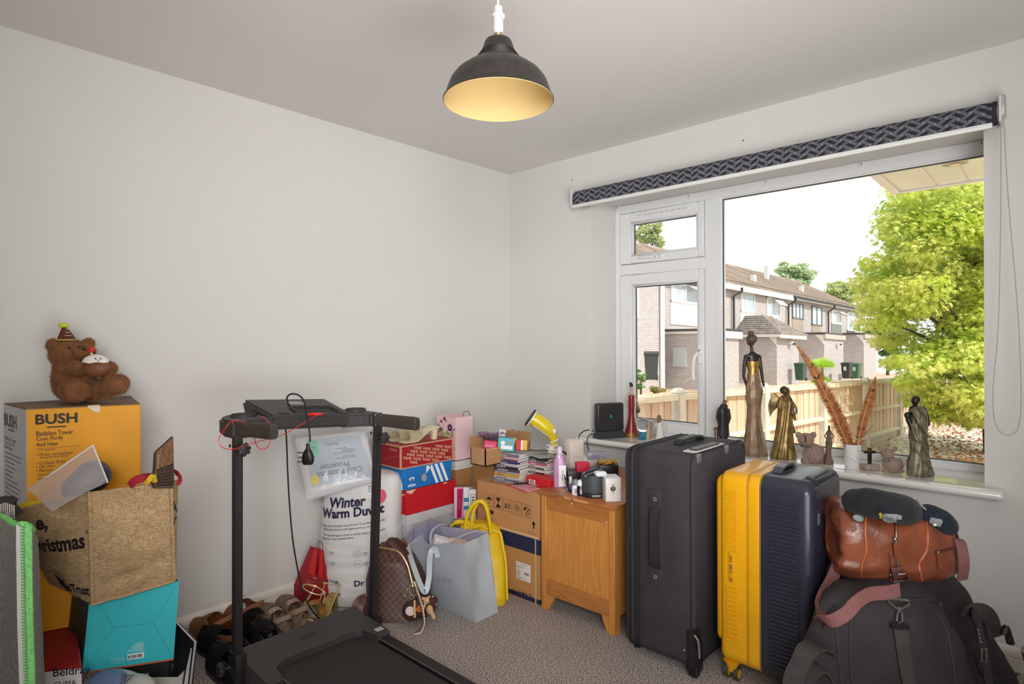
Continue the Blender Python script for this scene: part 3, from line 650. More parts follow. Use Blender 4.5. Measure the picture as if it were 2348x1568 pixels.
bm = NB(); lathe(bm, [(.03, -.0145), (.03, -.012)], 20, (q.x-1.8, q.y-.35, 0)); obj('lens', bm, M('f2e6cf', .3), dl_)
# ---------------------------------------------------------------- trees and bushes
def leafmat(c, c2, tr=.35):
    m = newmat('leaf', c, .6); nt, N, L, b = nodes(m); tc = N('TexCoord'); nz = N('TexNoise'); nz.inputs['Scale'].default_value = 1.6; nz.inputs['Detail'].default_value = 4; L(tc.outputs['Object'], nz.inputs[0])
    rp = N('ValToRGB'); e = rp.color_ramp.elements; e[0].position = .38; e[1].position = .62; e[0].color = (*lin(c), 1); e[1].color = (*lin(c2), 1); L(nz.outputs[0], rp.inputs[0]); L(rp.outputs[0], b.inputs['Base Color'])
    t = N('BsdfTranslucent'); L(rp.outputs[0], t.inputs[0]); mx = N('MixShader'); mx.inputs[0].default_value = tr; L(b.outputs[0], mx.inputs[1]); L(t.outputs[0], mx.inputs[2]); L(mx.outputs[0], nt.nodes['Material Output'].inputs[0])
    return m
def leafpoly(kind):
    if kind == 'maple':
        pts = []
        for a, r in ((-90, .25), (-55, .5), (-38, .3), (-8, .85), (14, .36), (42, .95), (64, .38), (90, 1.05), (116, .38), (138, .95), (166, .36), (188, .85), (218, .3), (235, .5)): pts.append((r*math.cos(R_(a)), r*math.sin(R_(a))+.2))
        return pts
    return [(0, -.5), (.34, -.1), (.25, .3), (0, .6), (-.25, .3), (-.34, -.1)]
def scatter_leaves(bm, n, clumps, size, kind, droop=.3, up=.6):
    lp_ = leafpoly(kind); ws = [c[1]**2 for c in clumps]; out = []
    for c, r in random.choices(clumps, weights=ws, k=n):
        d = Vector((random.gauss(0, 1), random.gauss(0, 1), random.gauss(0, 1))).normalized()
        p = Vector(c)+Vector((d.x*r, d.y*r, d.z*r*.55))*random.uniform(.55, 1.08)
        nrm = (d*.6+Vector((random.uniform(-1, 1), random.uniform(-1, 1), up+random.uniform(-.3, 1)))*.8).normalized()
        x, y = frame_axes(nrm); a = random.random()*6.28; x, y = x*math.cos(a)+y*math.sin(a), y*math.cos(a)-x*math.sin(a)
        out.append((p, x, y, nrm, size*random.uniform(.7, 1.25)))
    for p, x, y, nrm, s in out:
        if bm is None: break
        vs2 = [bm.verts.new(p+x*a*s+y*b*s-nrm*(a*a+b*b)*s*droop) for a, b in lp_]
        bm.faces.new(vs2)
    return out
random.seed(11)
tr = PD(2185, 700, 9.1)
mt_ = thing('maple_tree', 'bright yellow-green maple tree filling the right side of the window view', 'tree', (tr.x, tr.y, G(0, tr.y)))
ctr = Vector((0, 0, tr.z-G(0, tr.y)))
cl = []
outl = [(2075, 455), (2045, 500), (2030, 560), (1980, 600), (1945, 640), (1960, 690), (1990, 730), (2010, 780), (2030, 830), (2065, 870), (2085, 915), (2110, 945), (2150, 950), (2200, 955), (2250, 940), (2120, 430), (2180, 400), (2240, 390)]
for px, py in outl:
    for k_ in range(2): p = PD(px+random.uniform(25, 45), py+random.uniform(-8, 8), random.uniform(8.3, 9.3)); cl.append((p-Vector(mt_.location), random.uniform(.2, .3)))
for i in range(190):
    px, py = random.uniform(2000, 2380), random.uniform(400, 950)
    lim = 2020 if py < 600 else (1970 if py < 740 else 2030+(py-740)*.35)
    if px < lim+35: continue
    p = PD(px, py, random.uniform(7.7, 9.6)); cl.append((p-Vector(mt_.location), random.uniform(.28, .42)))
LM = leafmat('c6d757', 'e8e98c', .5); LM2 = leafmat('a9c653', 'd3dd78', .5)
bm = NB(); scatter_leaves(bm, 36000, cl, .052, 'maple'); obj('foliage', bm, LM, mt_, smooth=False, kind='stuff')
bm = NB(); scatter_leaves(bm, 15000, [(c+Vector((-.1, .35, -.05)), r) for c, r in cl], .062, 'maple'); obj('foliage', bm, LM2, mt_, smooth=False, kind='stuff')
bm = NB(); lp_ = leafpoly('maple'); bm.faces.new([bm.verts.new((a, b, -(a*a+b*b)*.25)) for a, b in lp_]); lme = cook(bm, 'leaf', LM, False)
near = sorted(cl, key=lambda c: (Vector(c[0])+Vector(mt_.location)-CAM).length)[:45]
for p, x, y, nrm, s in scatter_leaves(None, 280, near, .062, 'maple'):
    o = link('leaf', lme, mt_); o.matrix_local = Matrix((( x.x*s, y.x*s, nrm.x*s, p.x), (x.y*s, y.y*s, nrm.y*s, p.y), (x.z*s, y.z*s, nrm.z*s, p.z), (0, 0, 0, 1)))
bm = NB(); tube(bm, spline([(.5, 0, 0), (.45, .05, .9), (.3, .05, 1.7), (.2, 0, 2.6)], 4), [.14]*5+[.1]*5+[.06]*3, 8)
for c, r in random.sample(cl, 34): c = Vector(c); tube(bm, spline([(.35, .05, max(.9, c.z*.55)), c*.5+Vector((.15, 0, c.z*.35)), c], 4), [.045, .04, .035, .03, .025, .02, .015, .012, .01], 5)
obj('trunk', bm, M('5a4a3c', .9), mt_)
def tree(name, label, cx, cy, dep, rx, rz, n, size, c1, c2, nc=46, grp='trees behind the houses', kind='o', base=None, dens=.27):
    c = PD(cx, cy, dep); k_ = dep/FPX; gzz = G(0, c.y) if base is None else base
    t = thing(name, label, 'tree' if name != 'bush' else 'bush', (c.x, c.y, gzz), 0, grp); zc = c.z-gzz; cl = []
    for i in range(nc):
        d = Vector((random.gauss(0, 1), random.gauss(0, 1), random.gauss(0, 1))).normalized()*random.uniform(.3, .8)
        cl.append((Vector((d.x*rx*k_, d.y*rx*k_, zc+d.z*rz*k_)), rx*k_*random.uniform(dens*.7, dens*1.2)))
    bm = NB(); scatter_leaves(bm, n, cl, size, kind); obj('foliage', bm, leafmat(c1, c2, .3), t, smooth=False, kind='stuff')
    bm = NB(); tube(bm, [(0, 0, 0), (.02, 0, zc*.6), (0, .03, zc)], [.02+rx*k_*.06, .015+rx*k_*.045, .01], 7)
    for c_, r in random.sample(cl, min(9, nc)): tube(bm, [(0, 0, zc*.7), Vector(c_)*.6+Vector((0, 0, zc*.3)), c_], [rx*k_*.03, rx*k_*.02, rx*k_*.008], 5)
    obj('trunk', bm, M('4f4438', .9), t)
tree('tree', 'round green tree rising above the terrace ridge', 1828, 628, 62, 50, 42, 9000, .26, 'b4c99c', 'd0dfb8')
tree('tree', 'olive green tree beside the end of the terrace roof', 1925, 672, 58, 44, 36, 7000, .26, 'bccb86', 'd8e0a8')
tree('tree', 'dark green tree filling the gap past the last house', 2035, 770, 50, 50, 60, 7000, .3, '6a8a55', '8fa870')
tree('tree', 'sparse yellow-green tree seen through the small top window', 1480, 545, 46, 62, 42, 3000, .2, 'c9cd84', 'a9b98a', 30, dens=.2)
p = on_ground(1885, 905)
q_ = PD(1885, 870, 15); tp_ = thing('topiary_bush', 'lime green ball-shaped bush standing beyond the fence', 'bush', (q_.x, q_.y, G(0, q_.y)))
bm = NB(); zc = PD(1885, 840, 15).z-G(0, q_.y); z2 = PD(1880, 880, 15).z-G(0, q_.y)
for i in range(4200):
    top = random.random() < .6; c = Vector((0, 0, zc if top else z2)); r = .29 if top else .25
    d = Vector((random.gauss(0, 1), random.gauss(0, 1), abs(random.gauss(0, 1))*.6+random.uniform(-.5, .2))).normalized(); a = c+Vector((d.x*r, d.y*r, d.z*.17))*random.uniform(.5, 1); b = a+(d+Vector((0, 0, .35))).normalized()*random.uniform(.04, .11); s = d.cross(Vector((0, 0, 1))).normalized()*.010
    bm.faces.new([bm.verts.new(a-s), bm.verts.new(a+s), bm.verts.new(b)])
obj('foliage', bm, leafmat('b8dc4a', 'd6ee7a', .4), tp_, smooth=False, kind='stuff'); bm = NB(); tube(bm, [(0, 0, 0), (0, 0, zc)], .03, 6); obj('trunk', bm, M('8a7a5a', .9), tp_)
tree('bush', 'leafy green shrub beside the grey bin beyond the fence', 1468, 872, 15, 24, 34, 900, .06, '6f9a4a', 'a4bb74', 14, 'shrubs beyond the fence'); tree('bush', 'low brownish shrub in front of the brick extension', 1500, 893, 14, 28, 12, 700, .05, '8d9a5a', 'b79f6e', 12, 'shrubs beyond the fence')
# ================================================================ things on the sill
def fig(name, label, cat, bxp, byp, z=SILL, group=None, dy=0):
    p = PZ(bxp, byp, z); dep = (p-CAM).dot(cf); k_ = dep/FPX; t = thing(name, label, cat, p, YAW, group)
    Ri = Matrix.Rotation(-YAW, 3, 'Z')
    def q(px, py, y=0): return Ri @ (PD(px, py, dep+y)-p)
    return t, k_, q
def pxl(bm, k_, q, rows, seg=24, flat=.8, pleat=0, npl=9, yo=0, jit=0):
    """turned form from picture rows (py, centre px, half width px); pleats modulate the radius"""
    rings = []
    for py, cx, hw in rows:
        c = q(cx, py, yo); r = hw*k_; ring = []
        for j in range(seg):
            a = 2*PI*j/seg; m = 1+pleat*math.cos(a*npl+py*.05)+random.uniform(-jit, jit); ring.append((c.x+r*m*math.cos(a), c.y+r*m*flat*math.sin(a), c.z))
        rings.append(ring)
    return loft(bm, rings)
# router
p = PZ(1366, 1004, SILL); t = thing('router', 'black upright broadband router at the far left of the windowsill', 'router', p+Vector((.05, .065, 0)), 1.12)
bm = NB(); loft(bm, [[(x*w, y*d-.0, z) for x, y in ((-.5, -.5), (.5, -.5), (.5, .5), (-.5, .5))] for w, d, z in ((.185, .075, 0), (.182, .06, .012), (.175, .045, .04))]); bmesh.ops.bevel(bm, geom=bm.edges[:], offset=.004, segments=2, affect='EDGES'); obj('base', bm, M('3c3f47', .3), t)
bm = NB(); box(bm, (0, 0, .122), (.18, .045, .165), .012, 3); obj('body', bm, M('2e2c2e', .35, spec=.6), t)
bm = NB(); bx(bm, (-.003, -.0245, .118), (.003, -.0222, .136), .001); obj('status_light', bm, M('1fa58a', .3, emit=.7), t)
for pts, nm in (([(1362, 988), (1345, 986), (1330, 995), (1327, 1008), (1326, 1022), (1328, 1032), (1345, 1050)], 'a'), ([(1362, 994), (1350, 998), (1346, 1010), (1348, 1025), (1352, 1040), (1356, 1052)], 'b')):
    ys = [.03, -.02, -.07, -.1, -.1, -.09, -.06] if nm == 'a' else [0, -.06, -.1, -.1, -.1, -.1]
    w_ = [PY(px, py, y) for (px, py), y in zip(pts, ys)]
    bm = NB(); tube(bm, spline(w_, 6), .0028, 6); o = obj('router_cable', bm, BLACK); tag(o, 'black router cable arching over the sill end, '+('outer one nearer the room corner' if nm == 'a' else 'inner one hanging straight down'), 'cable', 'router cables')
# red dress lady
t, k, q = fig('lady_figurine', 'tall slim lady figurine in a red dress carrying a jug', 'figurine', 1448, 1001)
bm = NB(); pxl(bm, k, q, [(1001, 1448, 16), (998, 1448, 16), (985, 1448, 13), (970, 1448, 9.5), (955, 1448, 7), (940, 1448, 6.5), (925, 1448, 7.5), (915, 1448, 6.5), (908, 1448, 7), (902, 1447, 4)], 20, .8); obj('dress', bm, M('8f1e22', .3, var=.1, vs_=30), t)
bm = NB(); pxl(bm, k, q, [(1001.5, 1448, 16.6), (998, 1448, 16.6), (992, 1448, 15)], 20, .8); obj('hem', bm, M('a58a4a', .4, .4, var=.4, vs_=200, col2='7a2a20'), t)
bm = NB()
for i in range(26): a = random.uniform(-1.4, .3); py = random.uniform(975, 996); r = (8+(py-970)*.27)*k; c = q(1448, py); tube(bm, [(c.x+math.cos(a)*r*1.0, c.y+math.sin(a)*r*.82, c.z), (c.x+math.cos(a+.25)*r*1.05, c.y+math.sin(a+.25)*r*.86, c.z+random.uniform(-.006, .006))], .0012, 4)
obj('gold_pattern', bm, M('c8a94e', .35, .6), t)
def red_body(bm):
    capsule(bm, q(1448, 912), q(1448, 903), 5.5*k, 6.2*k, flat=.7); capsule(bm, q(1449, 900), q(1449, 893), 2.2*k, 2*k); ell(bm, q(1449, 888), (3.6*k, 3.6*k, 5*k))
    for pts in ([(1442, 905), (1437, 918), (1440, 928), (1444, 930)], [(1454, 905), (1459, 915), (1463, 925), (1461, 938)]):
        for a, b in zip(pts[:-1], pts[1:]): capsule(bm, q(*a), q(*b), 1.7*k, 1.4*k, 8)
blob(red_body, .0016, 2, M('c9b39c', .5), 'body', t)
bm = NB(); ell(bm, q(1448, 884, .002), (4.2*k, 4.2*k, 4.4*k)); ell(bm, q(1446, 879), (3.2*k, 3*k, 3*k)); obj('hair', bm, M('2e2420', .5), t)
bm = NB(); lathe(bm, [(2*k, 0), (4.5*k, 3*k), (5.5*k, 8*k), (3*k, 12*k), (2*k, 14*k), (3*k, 16*k)], 14, q(1463, 947)); obj('jug', bm, M('6a5a45', .5, var=.3, vs_=80), t)
# snow globe
t, k, q = fig('snow_globe', 'small glass snow globe on a blue wave base', 'ornament', 1476, 1006)
bm = NB(); lathe(bm, [(12*k, 0), (13*k, 3*k), (11*k, 6*k), (12*k, 9*k), (8*k, 15*k), (6*k, 18*k)], 24); wob(bm, .002, 60); obj('base', bm, M('2c86a4', .25, var=.3, vs_=60), t)
bm = NB(); ell(bm, q(1476, 975), 17*k, 24, 14); g_ = bpy.data.materials.new('globe_glass'); g_.use_nodes = True; _b = g_.node_tree.nodes['Principled BSDF']; _b.inputs['Transmission Weight'].default_value = 1; _b.inputs['Roughness'].default_value = .02; _b.inputs['IOR'].default_value = 1.33; _b.inputs['Base Color'].default_value = (.95, .98, 1, 1)
obj('globe', bm, g_, t)
# couple figurine
t, k, q = fig('couple_figurine', 'small carved figurine of two people standing close beside the snow globe', 'figurine', 1491, 1008)
for cx, h, c in ((1486, 40, 'c8b39d'), (1495, 44, 'a99687')):
    def f_(bm): capsule(bm, q(cx, 1006), q(cx, 1008-h*.45), 5.2*k, 4*k, flat=.8); capsule(bm, q(cx, 1008-h*.45), q(cx, 1008-h*.75), 4.3*k, 4.5*k, flat=.7); capsule(bm, q(cx-4, 1008-h*.72), q(cx+2, 1008-h*.5, -.008), 1.6*k, 1.4*k); ell(bm, q(cx, 1008-h*.9), (3.4*k, 3.4*k, 4*k))
    blob(f_, .0018, 3, M(c, .7, var=.15, vs_=60), 'person_shape', t)
bm = NB(); lathe(bm, [(11*k, 0), (11*k, 2*k), (9*k, 3*k)], 18); obj('base', bm, M('cbb9a5', .7), t)
# white angel
t, k, q = fig('angel_figurine', 'white robed angel figurine with long brown hair and wire wings', 'figurine', 1513, 1012)
bm = NB(); pxl(bm, k, q, [(1012, 1513, 10), (990, 1513, 7), (975, 1512, 5), (968, 1512, 5.5), (964, 1512, 3)], 18, .8, .04, 8); obj('robe', bm, M('efebe4', .6), t)
def f_(bm):
    ell(bm, q(1512, 958), (4*k, 4*k, 5*k))
    for s in (-1, 1): capsule(bm, q(1512+s*4, 970), q(1512+s*15, 981), 1.4*k, 1*k)
blob(f_, .0015, 2, M('e7d9cb', .6), 'body', t)
bm = NB(); loft(bm, [[(q(1511, y).x+w*k*math.cos(a), -.004+w*k*.6*math.sin(a), q(1511, y).z) for a in [2*PI*i/12 for i in range(12)]] for y, w in ((951, 2.5), (955, 5), (962, 5.4), (970, 3.8), (975, 1))]); obj('hair', bm, M('8a6a45', .6), t)
for s in (-1, 1):
    bm = NB(); tube(bm, spline([q(1513, 966, .008), q(1513+s*9, 958, .012), q(1513+s*14, 972, .012), q(1513+s*16, 990, .01), q(1513+s*6, 985, .01), q(1513, 972, .008)], 6), .0008, 5); obj('wing', bm, M('a9a49b', .4, .6), t)
# man in long coat
t, k, q = fig('man_figurine', 'small figurine of a man in a long black coat behind the suitcase', 'figurine', 1659, 1032)
bm = NB(); pxl(bm, k, q, [(1000, 1659, 13.5), (985, 1659, 13), (965, 1659, 11.5), (950, 1659, 12.5), (940, 1658, 13), (934, 1658, 10), (929, 1658, 5)], 24, .6, .05, 5); obj('coat', bm, M('23242a', .4, var=.2, vs_=60), t)
def f_(bm):
    for s in (-1, 1):
        capsule(bm, q(1659+s*11, 940), q(1659+s*14, 958, .004), 4*k, 3.6*k); capsule(bm, q(1659+s*14, 958, .004), q(1659+s*10, 972, -.012), 3.6*k, 2.8*k)
blob(f_, .002, 2, M('25262c', .4), 'sleeve', t)
bm = NB(); capsule(bm, q(1661, 926), q(1662, 921), 4.6*k, 4.9*k); obj('head', bm, M('7c5a45', .5), t)
bm = NB(); pxl(bm, k, q, [(934, 1660, 8.5), (928, 1660, 7.5), (926, 1660, 5)], 16, .8); obj('collar', bm, M('1d1e22', .5), t)
for s in (-1, 1): bm = NB(); capsule(bm, q(1659+s*5, 1004), q(1659+s*5, 1029), 4.5*k, 3.2*k); obj('leg', bm, M('1f2024', .6), t)
# miniature chair
t, k, q = fig('miniature_chair', 'miniature brown wooden chair with spindle back behind the suitcase', 'chair', 1651, 1028)
bm = NB(); loft(bm, [[q(1651+a*16, 984+abs(a)*2+dz, y) for dz, y in ((0, -.004), (0, .006), (-7+abs(a)*2, .006), (-7+abs(a)*2, -.004))] for a in (-1, -.5, 0, .5, 1)]); obj('top_rail', bm, M('9a6a50', .5), t)
for i in range(5): bm = NB(); x = 1640+i*5.5; tube(bm, [q(x, 984), q(x, 992), q(x, 1004)], [1.2*k, 2*k, 1.3*k], 6); obj('spindle', bm, M('7c4d38', .5), t)
bm = NB(); box(bm, q(1651, 1006, -.02), (30*k, .05, 3.5*k), .002); obj('seat', bm, M('8a5a42', .5), t)
for x in (-12, 12):
    for y in (-.038, 0): bm = NB(); tube(bm, [q(1651+x, 1006, y), q(1651+x, 1028, y)], [2*k, 1.4*k], 6); obj('leg', bm, M('7c4d38', .5), t)
# tall bronze lady
BRZ = M('7d6753', .42, .35, var=.3, vs_=22, col2='a58d70')
t, k, q = fig('lady_statue', 'tallest bronze statue of a slim lady in a faceted long dress', 'statue', 1733, 1044)
bm = NB(); random.seed(5)
pxl(bm, k, q, [(1044, 1732, 28), (1036, 1732, 29), (1012, 1731, 24), (985, 1730, 19), (955, 1729, 16), (930, 1729, 15.5), (912, 1729, 18), (895, 1729, 19.5), (882, 1728, 18.5), (870, 1728, 14.5), (858, 1727, 12.5)], 11, .8, jit=.07)
obj('dress', bm, BRZ, t, smooth=False)
bm = NB(); pxl(bm, k, q, [(872, 1728, 15.2), (860, 1727.5, 12.8), (848, 1727, 12), (838, 1726, 14.5), (828, 1726, 15)], 16, .72); obj('bodice', bm, M('b08e4f', .35, .7, var=.3, vs_=60), t)
def f_(bm):
    capsule(bm, q(1726, 834), q(1726, 818), 13.2*k, 12*k, 16, .65); capsule(bm, q(1716, 816), q(1737, 816), 6*k, 6*k, 12, .8); capsule(bm, q(1725, 812), q(1723, 796), 4.5*k, 3.6*k)
    for s, pts in ((-1, [(1710, 818), (1706.5, 840), (1705, 862), (1712, 884)]), (1, [(1741, 818), (1745, 845), (1748, 866), (1751, 884)])):
        for i, (a, b) in enumerate(zip(pts[:-1], pts[1:])): capsule(bm, q(*a), q(*b), (5-i*.7)*k, (4.3-i*.7)*k, 10)
blob(f_, .0028, 4, M('332c29', .35, .2), 'body', t)
bm = NB(); ell(bm, q(1722, 781), (9.5*k, 10*k, 13*k), 18, 12); obj('head', bm, M('4a3d36', .45), t)
bm = NB(); ell(bm, q(1724, 777, -.006), (12.5*k, 12*k, 11*k), 18, 12); ell(bm, q(1722, 765, -.004), (7*k, 7*k, 6.5*k), 14, 9); wob(bm, .002, 90); obj('hair', bm, M('574840', .5, var=.25, vs_=60), t)
bm = NB(); tube(bm, [q(1724, 806)+Vector((6*k*math.cos(a), 6*k*math.sin(a), 0)) for a in [2*PI*i/20 for i in range(20)]], .0022, 6, True); tube(bm, [q(1742, 830)+Vector((5.4*k*math.cos(a), 5.4*k*math.sin(a), 0)) for a in [2*PI*i/14 for i in range(14)]], .0018, 6, True); obj('gold_band', bm, M('c19a3f', .3, .9), t)
# gold angel
GLD = M('6d5a34', .38, .55, var=.35, vs_=30, col2='a98f58')
t, k, q = fig('angel_statue', 'antique gold winged angel statue playing a flute', 'statue', 1797, 1051)
bm = NB(); pxl(bm, k, q, [(1051, 1796, 27), (1045, 1796, 28), (1020, 1797, 22), (990, 1798, 18), (960, 1800, 16), (940, 1801, 16), (925, 1801, 17), (912, 1801, 13), (906, 1801, 7)], 60, .8, .09, 12); obj('robe', bm, GLD, t, ang=60)
def f_(bm):
    capsule(bm, q(1801, 910), q(1802, 904), 4.5*k, 4*k); ell(bm, q(1803, 897), (8*k, 9*k, 10*k))
    capsule(bm, q(1810, 915), q(1821, 932, -.01), 5.5*k, 5*k); capsule(bm, q(1821, 932, -.01), q(1817, 946, -.02), 5*k, 7*k); capsule(bm, q(1820, 950, -.01), q(1823, 962), 5*k, 3*k); capsule(bm, q(1812, 965), q(1821, 990), 5*k, 4*k)
blob(f_, .003, 3, GLD, 'body', t)
bm = NB(); ell(bm, q(1799, 895, -.003), (9.5*k, 10*k, 9.5*k), 16, 10); wob(bm, .003, 80); obj('hair', bm, M('5c4c30', .45, .5), t)
bm = NB(); tube(bm, [q(1808, 902, -.012), q(1815, 918, -.03)], [.0022, .003], 8); obj('flute', bm, M('4f4028', .4, .6), t)
bm = NB(); lathe(bm, [(.001, 0), (6*k, 2*k), (6.5*k, 12*k), (5*k, 17*k), (2*k, 18*k)], 14, q(1822, 950, -.02)); obj('bowl', bm, M('8a8378', .35, .6), t)
for s in (0, 1):
    bm = NB(); n = 11
    for i in range(n):
        f = i/(n-1); root = q(1789-s*2, 914+f*14, .02+s*.02); tip = q(1773-f*(-2)-8*math.sin(f*PI)-(10*f), 903+f*52, .035+s*.045)
        ribbon(bm, spline([root, (root+tip)/2+Vector((-.008, .004, .012*(1-f))), tip], 4), [.004, .005, .006, .006, .0065, .006, .005, .004, .001], .003, up=(0, 1, 0))
    obj('wing', bm, GLD, t)
# teddy ornaments
STN = M('a58e80', .85, var=.25, vs_=160, bump=.6, bs=260)
def bear_orn(t, k, q, hx, hy, bxx, byy, slot, col=None):
    def f_(bm):
        ell(bm, q(hx, hy), (18*k, 17*k, 16*k))
        for s in (-1, 1): ell(bm, q(hx+s*17, hy-11), (7.5*k, 5*k, 7.5*k))
        ell(bm, q(hx, hy+2, .016), (9*k, 9*k, 8*k))
        ell(bm, q(bxx, byy), (22*k, 21*k, 24*k))
        for s in (-1, 1): capsule(bm, q(bxx+s*16, byy-12), q(bxx+s*20, byy+4, .012), 6.5*k, 6*k); capsule(bm, q(bxx+s*16, byy+16, .005), q(bxx+s*22, byy+17, .04), 9*k, 8*k)
    blob(f_, .0035, 2, STN, 'body', t)
    bm = NB(); tube(bm, [q(hx+12*math.cos(a), hy+15, 0)+Vector((0, 11*k*math.sin(a), 0)) for a in [2*PI*i/24 for i in range(24)]], .0025, 5, True); obj('ribbon_collar', bm, M('6d6357', .5, .3), t)
    if slot: bm = NB(); box(bm, q(hx-1, hy-2, -17.2*k), (.003, .006, .03)); obj('coin_slot', bm, BLACK, t)
t, k, q = fig('teddy_money_box', 'glittery brown teddy money box seen from behind with a coin slot', 'ornament', 1862, 1062); bear_orn(t, k, q, 1848, 1008, 1866, 1040, True)
t, k, q = fig('teddy_ornament', 'smaller glittery teddy ornament sitting right of the cross ornament', 'ornament', 2047, 1083); t.scale = (.8,)*3
q2 = lambda px, py, y=0: q(2047+(px-2047)/.8, 1083+(py-1083)/.8, y/.8); bear_orn(t, k, q2, 2035, 1040, 2047, 1066, False)
# dancer
SEQ = M('4a3b2e', .3, .6, var=.6, vs_=260, bump=.5, bs=300, col2='a58f78')
t, k, q = fig('dancer_figurine', 'slim bronze dancer figurine with hands on hips in a sequin gown', 'figurine', 1900, 1064)
bm = NB(); pxl(bm, k, q, [(1064, 1900, 10.5), (1058, 1900, 11), (1045, 1899, 7), (1030, 1900, 6), (1015, 1901, 8), (1006, 1901, 6), (998, 1901, 5), (992, 1901, 6.5), (989, 1901, 5)], 18, .8); obj('gown', bm, SEQ, t)
def f_(bm):
    capsule(bm, q(1901, 994), q(1901, 990), 5*k, 5*k, flat=.7); capsule(bm, q(1901, 988), q(1901, 984), 1.6*k, 1.6*k); ell(bm, q(1901, 981), (2.8*k, 3*k, 3.8*k)); ell(bm, q(1901, 976.5), (2*k, 2*k, 2*k))
    for s in (-1, 1): capsule(bm, q(1901+s*5, 991), q(1901+s*10, 1000), 1.5*k, 1.3*k); capsule(bm, q(1901+s*10, 1000), q(1901+s*5, 1008), 1.3*k, 1.1*k)
blob(f_, .0016, 2, M('3a2c24', .35, .3), 'body', t)
# vase with feathers
t, k, q = fig('vase', 'white cylindrical vase with fine botanical drawing', 'vase', 1955, 1072)
bm = NB(); R0 = 17*k; prof = [(R0*.94, 0), (R0*.97, .004), (R0, 54*k), (R0*.9, 54*k), (R0*.88, .006)]; lathe(bm, prof, 36); obj('body', bm, M('efefef', .25, coat=.3), t)
pr_ = Print(wrap=lambda x, y, h: Vector((R0*1.01*math.sin(x/R0), -R0*1.01*math.cos(x/R0), y)))
for i in range(13):
    x = -R0*1.3+i*R0*.21; hh = random.uniform(.3, .8)*54*k; pts = [(x+random.uniform(-.001, .001), hh*j/5) for j in range(6)]; pr_.line(pts, .0006)
    if i % 2: pr_.disc(x, hh, .0022, .003, n=8)
pr_.build(M('8a8a86', .5), t, 'plant_drawing')
def feather(name, lab, pts, wl, wr, root_free=.1, lean=0):
    c = [Vector(p) for p in pts]; base = c[0]; tt = thing(name, lab, 'feather', base, 0, 'feathers in the white vase'); L_ = [p-base for p in spline(c, 14)]
    bm = NB(); tube(bm, L_, [.0022*(1-i/len(L_)*.85) for i in range(len(L_))], 6); obj('shaft', bm, M('d8bf95', .5), tt)
    n = len(L_); vd = cf; random.seed(len(lab))
    for s, W_ in ((-1, wl), (1, wr)):
        bm = NB(); m = 210
        for i in range(m):
            f = root_free+(1-root_free)*i/m; idx = min(int(f*(n-1)), n-2); a = L_[idx].lerp(L_[idx+1], f*(n-1)-idx); d = (L_[min(idx+1, n-1)]-L_[max(idx-1, 0)]).normalized()
            side = d.cross(vd).normalized()*s; w = W_*(min(1, (1-f)*3.0)*min(1, .45+f*1.5))*random.uniform(.82, 1.08)
            if random.random() < .03: w *= 1.25
            fl = .25 if f > .25 else .6
            tip = a+side*w+d*w*(1.1-fl)+vd*random.uniform(-.004, .004)+Vector((0, 0, -fl*.01)); hw = d*.0016
            b1 = a.lerp(tip, .55)+d*w*.06
            f1 = bm.faces.new([bm.verts.new(v) for v in (a-hw, a+hw, b1+hw*.9, b1-hw*.9)]); f2 = bm.faces.new([bm.verts.new(v) for v in (b1-hw*.9, b1+hw*.9, tip)])
            f1.material_index = 0 if (int(f*46) % 4) or random.random() < .3 else 1; f2.material_index = 0 if random.random() < .8 else 1
        obj('vane', bm, [M('a55a28', .7, var=.35, vs_=40, col2='b8793f'), M('5e351e', .7)], tt, smooth=False, kind='stuff')
vb = PZ(1955, 1072, SILL); dv = (vb-CAM).dot(cf)
def VF(px, py, dd=0): return PD(px, py, dv+dd)
feather('feather', 'longest brown pheasant feather leaning left across the window', [VF(1957, 1045), VF(1938, 1005), VF(1905, 930), VF(1868, 855), VF(1824, 788)], .04, .03)
feather('feather', 'shorter rust feather lying along the right of the longest one', [VF(1959, 1045, .01), VF(1947, 1010, .02), VF(1925, 955, .02), VF(1898, 905, .02), VF(1872, 868, .02)], .03, .04)
feather('feather', 'striped feather leaning right from the white vase', [VF(1962, 1045), VF(1968, 1010), VF(1982, 950), (VF(1995, 905)), VF(2008, 862)], .032, .022)
feather('feather', 'wispy grey feather stem sticking out low on the right of the vase', [VF(1962, 1040), VF(1972, 1008), VF(1985, 992), VF(2001, 975)], .003, .003)
# cross ornament
t, k, q = fig('cross_ornament', 'small dark metal cross standing on a pinkish stone block', 'ornament', 1994, 1077)
bm = NB(); box(bm, q(1994, 1070), (38*k, 20*k, 13*k), .002); wob(bm, .0015, 80); obj('stone_base', bm, M('a99588', .9, var=.25, vs_=90, bump=.4, bs=150), t)
bm = NB(); box(bm, q(1994, 1045), (7.5*k, 5*k, 36*k), .001); box(bm, q(1994, 1036), (26*k, 5*k, 6*k), .001); obj('cross', bm, M('2b2523', .4, .3), t)
bm = NB(); tube(bm, spline([q(1986, 1030, -.008), q(1990, 1024, -.008), q(1996, 1034, -.009), q(2001, 1026, -.008), q(1997, 1018, -.006), q(1991, 1036, -.009)], 5), .0009, 5); obj('twine', bm, M('a5614a', .7), t)
